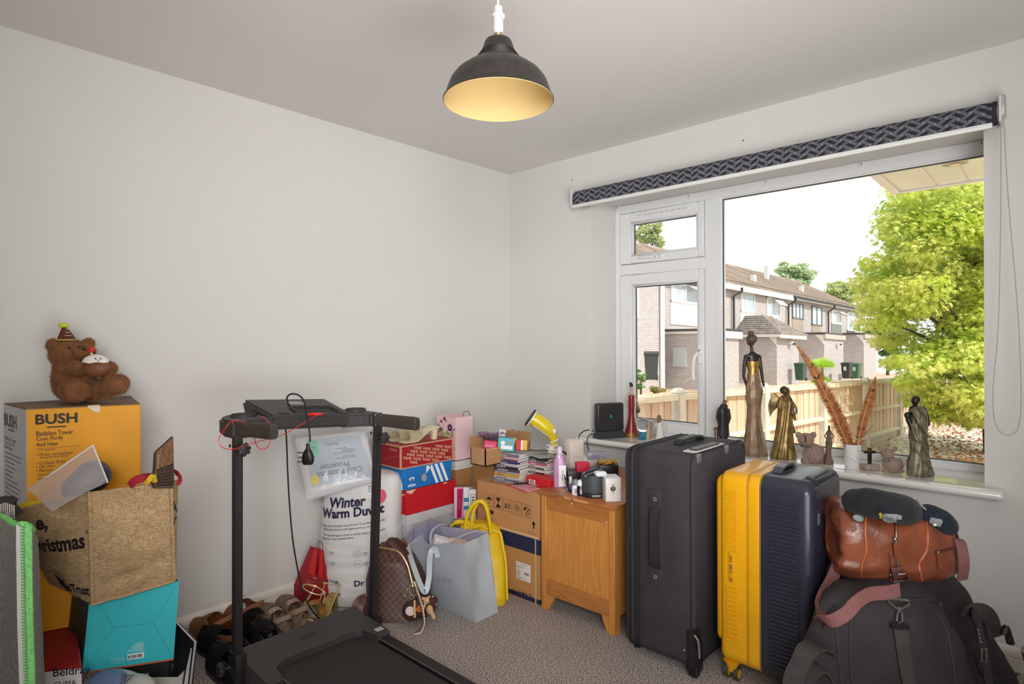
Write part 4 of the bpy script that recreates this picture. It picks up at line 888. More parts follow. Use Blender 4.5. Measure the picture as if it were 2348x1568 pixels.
# mother and child statue
t, k, q = fig('mother_and_child_statue', 'dark statue of a draped woman holding a baby at the right of the sill', 'statue', 2109, 1090)
DRP = M('57503f', .42, .35, var=.45, vs_=45, col2='978c74'); bm = NB()
pxl(bm, k, q, [(1091, 2109, 27), (1084, 2109, 28), (1060, 2108, 23), (1030, 2107, 18), (1000, 2106, 18), (975, 2105, 20), (955, 2104, 19), (940, 2104, 17), (932, 2104, 12)], 64, .8, .05, 11)
for v in bm.verts: v.co.x += .004*math.sin(v.co.z*60+v.co.y*40); v.co.y += .003*math.sin(v.co.z*75+v.co.x*90)
obj('robe', bm, DRP, t, ang=60)
bm = NB()
for i in range(9):
    a0 = i*.5; pts = [Vector((20*k*math.cos(a0+u_*1.6)*(1-.12*u_), 16*k*math.sin(a0+u_*1.6), (95-55*u_)*k+.04*math.sin(i))) for u_ in (0, .25, .5, .75, 1)]; tube(bm, spline(pts, 4), .0028, 6)
tube(bm, spline([q(2092, 938, -.012), q(2104, 962, -.05), q(2118, 985, -.045), q(2128, 1000, 0)], 6), .006, 8); tube(bm, spline([q(2088, 965, -.01), q(2098, 1000, -.04), q(2110, 1015, -.045), q(2126, 1012, -.01)], 6), .004, 8)
obj('drapery_folds', bm, M('7c7460', .4, .4), t)
def f_(bm):
    capsule(bm, q(2094, 945), q(2094, 936), 8*k, 7*k); capsule(bm, q(2092, 936), q(2116, 936), 6.5*k, 6*k, flat=.8); capsule(bm, q(2100, 932), q(2098, 924), 4*k, 3.6*k); ell(bm, q(2098, 919), (8*k, 8.5*k, 10*k))
    capsule(bm, q(2119, 938), q(2127, 958), 5*k, 4*k); capsule(bm, q(2127, 958), q(2130, 974), 4*k, 3*k); capsule(bm, q(2092, 945), q(2080, 957, -.01), 5*k, 4.5*k)
blob(f_, .003, 4, M('211d1c', .3, .1), 'body', t)
bm = NB(); ell(bm, q(2100, 915), (8.8*k, 9*k, 7.5*k), 14, 9); ell(bm, q(2102, 911, .006), (5*k, 5*k, 4*k)); obj('hair', bm, M('171414', .5), t)
bm = NB(); ell(bm, q(2081, 952, -.006), (7*k, 7*k, 7.5*k), 14, 9); capsule(bm, q(2083, 962, -.008), q(2090, 980, -.012), 6*k, 5*k); obj('baby', bm, M('2a2624', .4), t)
# ================================================================ left pile
Q = PD
# red and white box at the bottom
t = thing('appliance_box', 'red-topped white appliance carton at the very bottom of the left pile', 'box', (PZ(150, 1600, 0)+Vector((-.05, .02, 0))), YAW)
zt_ = .31; fl, fr_ = PZ(100, 1534, zt_), PZ(192, 1527, zt_); aw = Vector((cf.x, cf.y, 0))*.30+Vector((cr.x, cr.y, 0))*-.06
aw_ = Vector((cf.x, cf.y, 0))*.30+Vector((cr.x, cr.y, 0))*-.235; fr_ = PZ(187, 1525, zt_); tp = [fl, fr_, fr_+aw_, fl+aw_]; lo = [Vector((p.x, p.y, 0)) for p in tp]
WO_('body', prism(NB(), lo, [p-Vector((0, 0, .004)) for p in tp], .004), M('e9e6e2', .5), t)
WO_('lid', prism(NB(), [p-Vector((0, 0, .012)) for p in tp], tp, .003), M('9e1b22', .5, var=.1, vs_=20), t)
p = face_print(lo[0], lo[1], tp[0]); x, y = p.at(122, 1557); p.text('Beldray', x, y, ht=.03, bold=.01); x, y = p.at(124, 1573); p.text('CLIMA', x, y-.002, ht=.014); p.build(BLACK, t) if False else wpar(p.build(M('22242e', .5)), t)
# tall orange carton
zt_ = 1.037; FLc, FRc, BRc, BLc = PZ(60, 938, zt_), PZ(322, 926, zt_), PZ(299, 910.6, zt_), PZ(5.5, 923.5, zt_)
BLc.x = max(BLc.x, .012)
t = thing('fan_box', 'tall orange and white fan carton standing against the left wall', 'box', (FLc.x, FLc.y, .312), YAW)
def dz(p, z): return Vector((p.x, p.y, z))
tops = [FLc, FRc, BRc, BLc]; bots = [dz(p, .312) for p in tops]
OR_ = M('f0a312', .55, var=.06, vs_=6, bump=.05, bs=60); cx_ = sum((p.x for p in tops))/4; cy_ = sum((p.y for p in tops))/4
def ins(p, f): return Vector((cx_+(p.x-cx_)*f, cy_+(p.y-cy_)*f, p.z))
WO_('carton_body', prism(NB(), [ins(p, .985) for p in bots], [ins(p, .985)-Vector((0, 0, .004)) for p in tops]), M('6b5138', .8), t)
def panel_(a, b, c, d, m, nm, inward, th=.004): n_ = (b-a).cross(d-a).normalized(); 
def slab4(name, pts, m, root, th=.004, bev=.0015):
    n_ = (pts[1]-pts[0]).cross(pts[3]-pts[0]).normalized(); n_ = n_ if n_.dot(Vector((cx_, cy_, pts[0].z))-pts[0]) > 0 else -n_
    return WO_(name, prism(NB(), [Vector(p) for p in pts], [Vector(p)+n_*th for p in pts], bev), m, root)
slab4('front_panel', [bots[0], bots[1], tops[1], tops[0]], OR_, t); slab4('side_panel', [bots[0], bots[3], tops[3], tops[0]], M('cfcdd0', .5, var=.04, vs_=5), t)
slab4('side_panel', [bots[1], bots[2], tops[2], tops[1]], OR_, t)
mid1 = tops[0].lerp(tops[3], .5); mid2 = tops[1].lerp(tops[2], .5)
WO_('top_flap', prism(NB(), [p-Vector((0, 0, .003)) for p in (tops[0], tops[1], mid2, mid1)], [p for p in (tops[0]+Vector((0, 0, .001)), tops[1]+Vector((0, 0, .001)), mid2+Vector((0, 0, .004)), mid1+Vector((0, 0, .004)))]), M('8a6f55', .8, var=.1, vs_=10), t)
WO_('top_flap', prism(NB(), [p-Vector((0, 0, .003)) for p in (mid1, mid2, tops[2], tops[3])], [p for p in (mid1+Vector((0, 0, .002)), mid2+Vector((0, 0, .002)), tops[2]+Vector((0, 0, .006)), tops[3]+Vector((0, 0, .001)))]), M('7a5f48', .8, var=.1, vs_=10), t)
p = face_print(bots[0], bots[1], tops[0])
INK = M('2a1c12', .5)
def tx(p, s_, x0, y0, x1, y1, **k):
    a = p.at(x0, y0); b = p.at(x1, y1); c = p.at(x0, y1); p.text(s_, a[0], a[1], abs(b[0]-a[0]), abs(c[1]-a[1]), **k)
tx(p, 'BUSH', 81, 974, 178, 950, bold=.035); a = p.at(108, 981); b = p.at(152, 977); p.rect(a[0], a[1], b[0], b[1]+.002)
tx(p, 'Bladeless Tower', 83, 1000, 168, 989, bold=.012); tx(p, 'Cool, Purify', 83, 1013.5, 145, 1002, bold=.012); tx(p, 'And Heat', 83, 1024, 133, 1015, bold=.012)
for s_, x1, y in (('• 12 speeds', 127, 1036), ('• Modes: normal/heat/', 167, 1046.5), ('   sleep/smart wind', 155, 1053), ('• Oscillates 30-60-', 152, 1066), ('• 12hr timer', 127, 1074), ('• Remote', 120, 1083), ('• Replaceable', 118, 1093), ('• Purifies', 112, 1102)): tx(p, s_, 84 if s_[0] == '•' else 92, y, x1, y-7)
a = p.at(84, 1029); b = p.at(186, 1021); p.rect(a[0], a[1], b[0], a[1]+.0008)
wpar(p.build(INK), t)
p = face_print(bots[3], bots[0], tops[3])
tx(p, 'BUSH', 10, 975, 38, 946, bold=.03); a = p.at(19, 986); b = p.at(32, 984); p.rect(a[0], a[1], b[0], a[1]+.006)
for s_, x0, x1, y in (('Bladeless Tower', 11, 37, 1006), ('Cool, Purify', 11, 34, 1017), ('And Heat', 11, 28, 1026)): tx(p, s_, x0, y, x1, y-8)
for i in range(12): a = p.at(12, 1036+i*10); b = p.at(random.randint(30, 52), 1034+i*10); p.rect(a[0], a[1], b[0], a[1]+.0025)
wpar(p.build(M('55535a', .6)), t)
bm = NB(); a = FLc.lerp(FRc, .52); b = FLc.lerp(FRc, .63); n_ = (CAM-a); n_.z = 0; n_.normalize()
loft(bm, [[a+Vector((0, 0, .003)), a+n_*.003-Vector((0, 0, .004)), a.lerp(b, .6)+n_*.004-Vector((0, 0, .02))], [b+Vector((0, 0, .003)), b+n_*.004-Vector((0, 0, .012)), b.lerp(a, .1)+n_*.004-Vector((0, 0, .024))]]); WO_('torn_tape', bm, M('e6d2b4', .3, alpha=.8), t)
# bear on the carton
bp_ = PZ(200, 921, zt_+.006); dep = (bp_-CAM).dot(cf); kb = dep/FPX
t = thing('teddy_bear', 'brown plush teddy bear in a party hat sitting on the orange carton', 'soft toy', bp_, YAW)
_Ri = Matrix.Rotation(-YAW, 3, 'Z')
def bq(px, py, y=0): return _Ri @ (PD(px, py-5, dep+y)-bp_)
def f_(bm):
    ell(bm, bq(160, 818, .01), (42*kb, 38*kb, 35*kb)); ell(bm, bq(192, 812, -.02), (24*kb, 22*kb, 18*kb)); ell(bm, bq(121, 797, .0), (16*kb, 10*kb, 17*kb)); ell(bm, bq(203, 793, .02), (15*kb, 10*kb, 14*kb))
    ell(bm, bq(172, 885, .02), (46*kb, 42*kb, 42*kb)); capsule(bm, bq(165, 850, .02), bq(165, 870, .02), 36*kb, 40*kb)
    capsule(bm, bq(140, 850, -.02), bq(182, 848, -.06), 17*kb, 14*kb); capsule(bm, bq(215, 850, .03), bq(252, 850, .0), 15*kb, 16*kb); capsule(bm, bq(252, 852, 0), bq(240, 862, -.04), 14*kb, 11*kb)
    capsule(bm, bq(165, 896, -.0), bq(172, 900, -.07), 26*kb, 25*kb); ell(bm, bq(172, 900, -.075), (34*kb, 16*kb, 26*kb)); capsule(bm, bq(215, 900, .0), bq(270, 888, -.03), 24*kb, 22*kb); ell(bm, bq(270, 884, -.02), (26*kb, 18*kb, 22*kb))
FURC = M('85552f', .95, var=.25, vs_=30, bump=.6, bs=200)
h_ = blob(f_, .005, 3, FURC, 'body', t)
fur(h_, 17000, .0085, .0012, M('96643a', .9, var=.25, vs_=25, sheen=.3), 'fur', t)
for x, y in ((158, 802), (181, 800)): bm = NB(); ell(bm, bq(x, y, -.062 if x < 170 else -.058), 2.6*kb); obj('eye', bm, BLACK, t)
bm = NB(); ell(bm, bq(193, 804, -.063), (6*kb, 4*kb, 4.5*kb)); obj('nose', bm, M('3a2416', .5), t)
bm = NB(); loft(bm, [[(bq(cx, py, .008).x+r*kb*math.cos(a), bq(cx, py, .008).y+r*kb*math.sin(a), bq(cx, py, .008).z) for a in [2*PI*i/20 for i in range(20)]] for py, cx, r in ((785, 153, 19), (772, 151, 13), (757, 148, 5.5), (754, 147, 3))]); hat = obj('party_hat', bm, M('5e2a1c', .8), t)
bm = NB(); tube(bm, [(bq(153, 784, .008).x+19.5*kb*math.cos(a), bq(153, 784, .008).y+19.5*kb*math.sin(a), bq(153, 784, .008).z) for a in [2*PI*i/24 for i in range(24)]], .002, 6, True); obj('hat_trim', bm, M('d8c35a', .7), hat)
bm = NB(); ell(bm, bq(145, 751, .008), (11*kb, 9*kb, 6*kb)); pm = obj('pompom', bm, M('cfd93c', .9), hat); 
bm = NB()
for r_, n_ in ((760, 4), (767, 6), (774, 8)):
    for i in range(n_): c = bq(150+(i-n_/2+.5)*3.6, r_, .008-((r_-752)*.52)*kb-.001); box(bm, c, (.0028, .001, .003), rot=(0, random.uniform(-.5, .5), 0))
obj('hat_lettering', bm, M('e7cfc4', .7), hat, smooth=False)
def f_(bm): ell(bm, bq(222, 850, -.075), (27*kb, 20*kb, 20*kb)); capsule(bm, bq(208, 848, -.075), bq(236, 848, -.075), 14*kb, 15*kb)
cake = blob(f_, .004, 4, M('7b4a30', .6), 'plush_cake', t)
bm = NB(); loft(bm, [[(bq(219, py, -.072).x+rx*kb*math.cos(a), bq(219, py, -.072).y+rx*.74*kb*math.sin(a), bq(219, py, -.072).z+math.sin(a*5)*.002*(py > 826)) for a in [2*PI*i/40 for i in range(40)]] for py, rx in ((836, 27), (830, 26), (824, 21), (819, 12), (817, 4))]); obj('icing', bm, M('efe6df', .8), cake)
bm = NB(); ell(bm, bq(210, 806, -.075), (6.5*kb, 6*kb, 7.5*kb)); obj('cherry', bm, M('d3201e', .4), cake); bm = NB(); tube(bm, [bq(210, 812, -.075), bq(210, 820, -.075)], .0028, 8); obj('stem', bm, M('e8d7a0', .6), cake)
bm = NB()
for x in (219, 231): ell(bm, bq(x, 827, -.098+.02*0), 1.6*kb)
tube(bm, spline([bq(222, 829, -.098), bq(225, 832, -.099), bq(228, 829, -.098)], 4), .0007, 5); obj('face', bm, BLACK, cake)
# teal box and the dark box under it
t0 = thing('storage_box', 'black storage box under the teal box at the bottom of the frame', 'box', PZ(300, 1640, 0), YAW)
a = PD(215, 1545, 1.95); b = PD(385, 1530, 2.0); zt_ = .2
lo = [dz(a, 0), dz(b, 0), dz(b+aw*.6, 0), dz(a+aw*.6, 0)]; WO_('body', prism(NB(), lo, [dz(p, zt_) for p in lo], .006), M('1c1b1d', .7, var=.2, vs_=20), t0)
WO_('lid', prism(NB(), [dz(p, zt_) for p in lo], [dz(p, zt_+.012) for p in lo], .004), M('232124', .6), t0)
TL, TR_, BR_, BL_ = PD(204, 1384, 1.87), PD(411, 1331, 1.96), PD(398.5, 1509, 1.95), PD(188, 1541, 1.86)
t = thing('teal_box', 'turquoise box with an envelope-folded base and orange edge under the hessian bag', 'box', BL_, YAW)
aw2 = Vector((cf.x, cf.y, 0))*.115+Vector((cr.x, cr.y, 0))*-.14+Vector((0, 0, .01))
TEAL = M('3fc3cd', .35, var=.05, vs_=4)
WO_('body', prism(NB(), [BL_, BR_, TR_, TL], [p+aw2 for p in (BL_, BR_, TR_, TL)], .002), M('2b4a52', .5, var=.4, vs_=9, col2='3a2a1c'), t)
nf = (BR_-BL_).cross(TL-BL_).normalized(); nf = nf if nf.dot(CAM-BL_) > 0 else -nf
WO_('base_panel', prism(NB(), [p for p in (BL_, BR_, TR_, TL)], [p+nf*.003 for p in (BL_, BR_, TR_, TL)], .001), TEAL, t)
p = face_print(BL_, BR_, TL, .0036)
def pq(*pts): return [p.at(*q) for q in pts]
wpar_list = []
FOLD = [[(231, 1385), (260, 1437), (352, 1428), (408, 1336)], [(260, 1437), (196, 1535)], [(352, 1428), (397, 1507)]]
for L_ in FOLD: p.line(pq(*L_), .0012)
wpar(p.build(M('2a8f99', .5), None, 'fold_line'), t)
p = face_print(BL_, BR_, TL, .004); a = p.at(292, 1512); b = p.at(331, 1493); p.rect(a[0], a[1], b[0], b[1], 0); 
for (x, y) in ((258, 1510), (268, 1510), (276, 1509), (283, 1508), (262, 1518), (272, 1517), (282, 1516)): c = p.at(x, y); p.ring(c[0], c[1], .0035, .001)
for i in range(8): a_ = p.at(330, 1472+i*2.6); p.rect(a_[0]-random.uniform(.02, .05), a_[1], a_[0], a_[1]+.001)
wpar(p.build(M('e9f4f4', .5), None, 'label_print'), t)
p = face_print(BL_, BR_, TL, .0045); a = p.at(294, 1509); b = p.at(328, 1496); p.bars(a[0], a[1], b[0]-.001, b[1]-.001, 26); wpar(p.build(BLACK, None, 'barcode'), t)
WO_('orange_edge', prism(NB(), [BL_-Vector((0, 0, .006)), BR_-Vector((0, 0, .006)), BR_, BL_], [q+aw2*.5+nf*0 for q in (BL_-Vector((0, 0, .006)), BR_-Vector((0, 0, .006)), BR_, BL_)]), M('d5683a', .5), t)
# hessian bag
A0, A1 = PD(112, 1338, 1.93), PD(18, 1172, 1.86); B0, B1 = PD(212, 1386, 1.845), PD(205, 1129, 1.75); C0, C1 = PD(399, 1331, 1.93), PD(392, 1104, 1.86); D0, D1 = PD(403, 1312, 1.98), PD(409, 1100, 1.96)
Bk1 = A1+(C1-B1)*.95+Vector((0, 0, .01)); Bk0 = A0+(C0-B0)*.9
t = thing('hessian_bag', 'brown hessian shopping bag with black lettering stuffed above the teal box', 'bag', B0, YAW)
JUTE = weave_mat('hessian', 'a08158', 'd3b48a', 420, .95, thr=(.38, .62))
def bulge(p, a, b, v, am):
    n_ = (b-a).cross(Vector((0, 0, 1))); n_.normalize(); n_ = n_ if n_.dot(CAM-a) > 0 else -n_; return n_
def panelf(c, am, wr=.006, seed=0):
    n_ = (c[1]-c[0]).cross(c[3]-c[0]).normalized(); n_ = n_ if n_.dot(CAM-c[0]) > 0 else -n_
    def f(u_, v_):
        p = bil(c, u_, v_); e = math.sin(PI*min(max(u_, 0), 1)); w = noise.noise(Vector((u_*4+seed, v_*5, seed)))*wr+noise.noise(Vector((u_*2.2+seed, v_*9, 3)))*wr*.8
        crease = -.012*math.exp(-((v_-.16-.1*u_)/.05)**2)*(1 if seed == 2 else .3)
        return p+n_*(am*e*math.sin(PI*min(v_*1.1, 1))+(w+crease)*e)
    return f
pL = panelf((A0, B0, B1, A1), .02, .008, 1); pF = panelf((B0, C0, C1, B1), .03, .009, 2); pR = panelf((C0, D0, D1, C1), .004, .004, 3); pB = panelf((Bk0, D0, D1, Bk1), .0, .004, 4); pS = panelf((Bk0, A0, A1, Bk1), 0, .004, 5)
bm = NB()
for f in (pL, pF, pR, pB, pS): gridsurf(bm, f, 22, 26)
bmesh.ops.remove_doubles(bm, verts=bm.verts, dist=.003); bmesh.ops.solidify(bm, geom=bm.faces[:], thickness=.003)
WO_('body', bm, JUTE, t, ang=60)
for f, u_ in ((pF, 0), (pR, 0)):
    bm = NB(); pts = [f(u_, v/16) for v in range(17)]; tube(bm, [q+(CAM-q).normalized()*.004+Vector((math.sin(i*1.1)*.002, 0, 0)) for i, q in enumerate(pts)], .0055, 7); WO_('seam', bm, JUTE, t)
bm = NB(); pts = [pF(i/14, 0) for i in range(15)]; tube(bm, [q+(CAM-q).normalized()*.004 for q in pts], .005, 7); WO_('seam', bm, JUTE, t)
def wrapf(f, W_, Hh_):
    def w(x, y, h):
        q = f(x/W_, y/Hh_); return q+(CAM-q).normalized()*.003
    return w
p = Print(wrap=wrapf(pL, 1, 1)); JI = M('1d1712', .8)
p.text('e,', .30, .71, .16, .13, bold=.03, rot=.0); p.text('hristmas', .27, .50, .66, .15, bold=.03, rot=.03); p.ring(.955, .665, .014, .006); p.text('gesTrust', .45, .04, .5, .13, bold=.03); p.poly([(.32, .22), (.42, .16), (.5, .18), (.46, .08), (.36, .1)])
wpar(p.build(JI), t)
p = Print(wrap=wrapf(pR, 1, 1)); p.text('A', .05, .68, .55, .12, bold=.02); p.text('r', .2, .55, .4, .08, bold=.02); wpar(p.build(JI), t)
# bag contents
sl = [PD(120, 1173, 1.72), PD(247, 1106, 1.74), PD(213, 1021, 1.80), PD(67, 1122, 1.78)]
t = thing('plastic_sleeve', 'frosted clear plastic sleeve poking out of the hessian bag', 'sleeve', sl[0]+Vector((0, 0, 0)), YAW)
bm = NB(); n_ = (sl[1]-sl[0]).cross(sl[3]-sl[0]).normalized(); gridsurf(bm, lambda u_, v_: bil(sl, u_, v_)+n_*(.006*math.sin(3*u_+2*v_)), 10, 10); gridsurf(bm, lambda u_, v_: bil(sl, u_, v_)+n_*(.02*math.sin(PI*u_)*math.sin(PI*v_)+.006*math.sin(3*u_+2*v_)), 10, 10)
WO_('sleeve', bm, M('dcd3d2', .25, alpha=.3, spec=.7), t)
bm = NB(); tube(bm, [sl[3], sl[2]], .003, 6); tube(bm, [sl[2], sl[1]], .0025, 6); WO_('edge', bm, M('f2eeee', .3, alpha=.8), t)
ca, cb = PD(178, 1118, 1.84), PD(213, 1092, 1.87); t = thing('black_pot', 'dark grey rounded pot seen through the plastic sleeve', 'pot', ca, YAW); bm = NB(); capsule(bm, ca, cb, .042, .05, 20); WO_('body', bm, M('34373c', .4), t)
# keyboard
kc = [PD(352, 1118, 1.80), PD(402, 1118, 1.86), PD(399, 997, 1.90), PD(357, 1035, 1.84)]
t = thing('keyboard', 'wood-effect keyboard with dark keys standing up in the hessian bag', 'keyboard', kc[0], YAW)
n_ = (kc[1]-kc[0]).cross(kc[3]-kc[0]).normalized(); n_ = n_ if n_.dot(CAM-kc[0]) > 0 else -n_
WO_('case', prism(NB(), [q-n_*.014 for q in kc], kc, .004, 2), M('3d3b40', .4), t); WO_('wood_top', prism(NB(), [bil(kc, u_, v_)-n_*.002 for u_, v_ in ((.04, .01), (.93, .01), (.93, .97), (.04, .97))], [bil(kc, u_, v_)+n_*.001 for u_, v_ in ((.04, .01), (.93, .01), (.93, .97), (.04, .97))]), wood_mat('walnut', '5c3c28', '93694a', 6, (14, 14, 1)), t)
for r_ in range(7):
    for c_ in range(5):
        u0, v0 = .08+c_*.165+(.04 if r_ % 2 else 0), .03+r_*.065; qq = [(u0, v0), (u0+.14, v0), (u0+.14, v0+.052), (u0, v0+.052)]
        WO_('key', prism(NB(), [bil(kc, *q) for q in qq], [bil(kc, *q)+n_*.004 for q in qq], .0008), M('2b211b', .5), t)
bm = NB()
for i in range(7): q = bil(kc, .14, .5+i*.055); box(bm, q+n_*.0015, (.003, .003, .003))
WO_('indicator_lights', bm, M('c9b39d', .5), t)
# cloth loops in the bag
for nm, lab, pts, w, col in (('red_strap', 'red fabric strap looping out of the bag behind the keyboard', [(298, 1108, 1.80), (310, 1096, 1.8), (335, 1089, 1.82), (360, 1088, 1.9), (392, 1080, 1.95), (408, 1086, 1.93), (413, 1098, 1.9), (408, 1112, 1.88)], .012, 'b3202f'),
        ('red_strap', 'red fabric strap bundled flat along the front rim of the bag', [(296, 1113, 1.79), (315, 1100, 1.79), (340, 1097, 1.8), (352, 1104, 1.8)], .02, 'a31c2c'),
        ('yellow_cloth', 'yellow cloth tucked between the red strap and the keyboard', [(335, 1110, 1.78), (345, 1097, 1.78), (352, 1092, 1.79), (356, 1106, 1.79)], .014, 'd9b427'),
        ('yellow_cloth', 'yellow cloth showing along the left rim of the hessian bag', [(40, 1166, 1.83), (60, 1156, 1.83), (85, 1153, 1.84), (108, 1150, 1.85)], .016, 'd9b427')):
    P3 = [PD(*q) for q in pts]; bm = NB(); ribbon(bm, spline(P3, 6), w, .005, up=tuple(cf)); wob(bm, .003, 60); o = obj(nm, bm, M(col, .8, var=.15, vs_=60)); tag(o, lab, 'strap' if 'strap' in nm else 'cloth')
bm = NB(); P3 = [PD(-30, 1176, 1.62), PD(0, 1158, 1.62), PD(22, 1160, 1.63), PD(38, 1180, 1.64)]; tube(bm, spline(P3, 6), [.02]*6+[.024]*7+[.014]*6, 12); wob(bm, .005, 40)
o = obj('striped_scarf', bm, M('35302d', .9)); tag(o, 'black and white striped scarf at the far left edge', 'scarf')
bm = NB()
for i in range(9): a = PD(-8+i*5, 1168+abs(i-4)*1.5, 1.6); tube(bm, spline([a+Vector((0, 0, .018)), a+(CAM-a).normalized()*.012, a-Vector((0, 0, .018))], 4), .0016, 5)
wpar(obj('stripe', bm, M('d9d2c8', .9)), o)
# laundry bag
t = thing('laundry_bag', 'grey woven storage bag with bright green piping at the left edge', 'bag', dz(PD(55, 1500, 1.5), 0), YAW)
def lb(px, py, d): return PD(px, py, d)
topL, topC, topR = lb(-60, 1172, 1.62), lb(58, 1202, 1.47), lb(88, 1235, 1.66); 
cols = [(topL, dz(PD(-70, 1500, 1.6), 0)), (lb(-10, 1180, 1.55), dz(PD(-15, 1500, 1.52), 0)), (lb(15, 1188, 1.52), dz(PD(20, 1500, 1.5), 0)), (lb(34, 1201, 1.49), dz(PD(45, 1500, 1.47), 0)), (topC, dz(PD(80, 1560, 1.45), 0)), (lb(76, 1215, 1.54), dz(PD(103, 1500, 1.52), 0)), (topR, dz(PD(112, 1450, 1.66), 0)), (lb(60, 1215, 1.85), dz(PD(80, 1400, 1.86), 0)), (lb(-60, 1190, 1.85), dz(PD(-60, 1400, 1.86), 0))]
rings = []
for j in range(17):
    f = j/16; r_ = []
    for i, (a, b) in enumerate(cols):
        q = b.lerp(a, f); o_ = (q-Vector((.72, -2.62, q.z))); o_.z = 0; q = q+o_.normalized()*(.018*math.sin(PI*f)+noise.noise(q*7)*.012); r_.append(q)
    rings.append(spline(r_, 3, True))
WV = newmat('woven_grey', 'bbb8b4', .85); nt, N, L, b_ = nodes(WV); tc = N('TexCoord'); mp = N('Mapping'); mp.inputs['Rotation'].default_value = (0, 0, YAW*-1); L(tc.outputs['Object'], mp.inputs[0]); mp2 = N('Mapping'); mp2.inputs['Rotation'].default_value = (0, R_(35), 0); L(mp.outputs[0], mp2.inputs[0])
ck = N('TexChecker'); ck.inputs['Scale'].default_value = 330; ck.inputs[1].default_value = (*lin('e8e5e1'), 1); ck.inputs[2].default_value = (*lin('746f6e'), 1); L(mp2.outputs[0], ck.inputs[0]); L(ck.outputs[0], b_.inputs['Base Color'])
bm = NB(); loft(bm, rings[:-1]+[rings[-1]], cap=False); bmesh.ops.solidify(bm, geom=bm.faces[:], thickness=.003); WO_('body', bm, WV, t, ang=70)
def crn(f, off=0): a, b = cols[4]; return rings[min(int(f*16), 16)][12+off].lerp(rings[min(int(f*16)+1, 16)][12+off], f*16-int(f*16))
pts = [crn(i/30) for i in range(31)]; out_ = [(q+(CAM-q).normalized()*.006) for q in pts]
bm = NB(); ribbon(bm, [q+cr*-.012 for q in out_], .02, .003, up=tuple(cf)); WO_('piping_base', bm, M('e9ece2', .8), t)
bm = NB(); tube(bm, [q+cr*.006 for q in out_], .0085, 8); wob(bm, .0015, 120); WO_('green_piping', bm, M('8ade80', .8, var=.15, vs_=150), t)
bm = NB()
for i in range(110):
    f = i/110; q = crn(f)+(CAM-crn(f)).normalized()*.0125; tube(bm, [q-cr*.012+Vector((0, 0, .002)), q-cr*.001, q+cr*.008-Vector((0, 0, .002))], .0016, 4)
WO_('zigzag_stitch', bm, M('5fbf5c', .8), t, kind='stuff')
bm = NB(); rt_ = [q+(CAM-q).normalized()*.002 for q in rings[-1][:16]]; tube(bm, rt_, .007, 7); WO_('green_piping', bm, M('8ade80', .8, var=.15, vs_=150), t)
# grey steam device in front of the dark box
ic = PD(272, 1578, 1.80); t = thing('steam_iron', 'grey and blue steam iron lying in front of the teal box', 'iron', ic, YAW-.15); ki = 1.80/FPX
t.location = ic
def f_(bm): ell(bm, (-.01, 0, 0), (.105, .05, .052)); ell(bm, (.06, 0, -.005), (.06, .045, .05)); ell(bm, (-.07, .0, -.015), (.06, .05, .03))
blob(f_, .005, 6, M('b9bbb4', .4), 'body', t)
bm = NB(); ell(bm, (-.015, -.012, .014), (.075, .045, .044)); obj('water_tank', bm, M('6f86b0', .2, alpha=.9), t)
bm = NB()
for i in range(12): tube(bm, spline([(-.075+i*.011, -.05, .016), (-.07+i*.011, -.035, .038), (-.062+i*.011, -.01, .052)], 3), .0018, 5)
obj('rib', bm, M('4f5356', .5), t, kind='stuff'); bm = NB(); ell(bm, (.078, -.036, .026), .005); obj('button', bm, BLACK, t)
bm = NB(); ell(bm, (-.1, .0, -.03), (.05, .06, .03)); obj('heel', bm, M('3b3a3c', .4), t)
# black folder and white tray right of the teal box
fq = [PD(392, 1590, 1.98), PD(432, 1590, 1.98), PD(446, 1472, 2.03), PD(404, 1428, 2.06)]
t = thing('black_folder', 'black folder with white page edges leaning beside the teal box', 'folder', fq[0], YAW); n_ = (fq[1]-fq[0]).cross(fq[3]-fq[0]).normalized(); n_ = n_ if n_.dot(CAM-fq[0]) > 0 else -n_
WO_('cover', prism(NB(), fq, [q+n_*.003 for q in fq], .001), M('141315', .35, var=.3, vs_=120), t); fw = [q-n_*.018-Vector((cr.x, cr.y, 0))*.002 for q in fq]; WO_('pages', prism(NB(), fw, [q-n_*.001 for q in fq]), M('d9d7d6', .6), t)
fw2 = [q-n_*.022 for q in fq]; WO_('back_cover', prism(NB(), fw2, [q+n_*.003 for q in fw2]), M('141315', .35), t)
pf = [bil(fq, u_, v_) for u_, v_ in ((.72, .02), (.93, .02), (.93, .86), (.8, .8))]; WO_('page_glimpse', prism(NB(), [q+n_*.003 for q in pf], [q+n_*.004 for q in pf]), M('bdbcbf', .5), t)
t = thing('white_tray', 'white plastic tray rim under the black folder', 'tray', dz(PD(415, 1560, 2.0), 0), YAW); a = PD(400, 1552, 1.96); 
bm = NB(); loft(bm, [[(w*x, w*.8*y, z) for x, y in ((-.1, -.05), (.012, -.05), (.012, .05), (-.1, .05))] for w, z in ((.85, 0), (1, a.z-.006), (1.06, a.z), (1.0, a.z+.0), (.9, .02))], cap=True); obj('body', bm, M('dad7d2', .4), t)
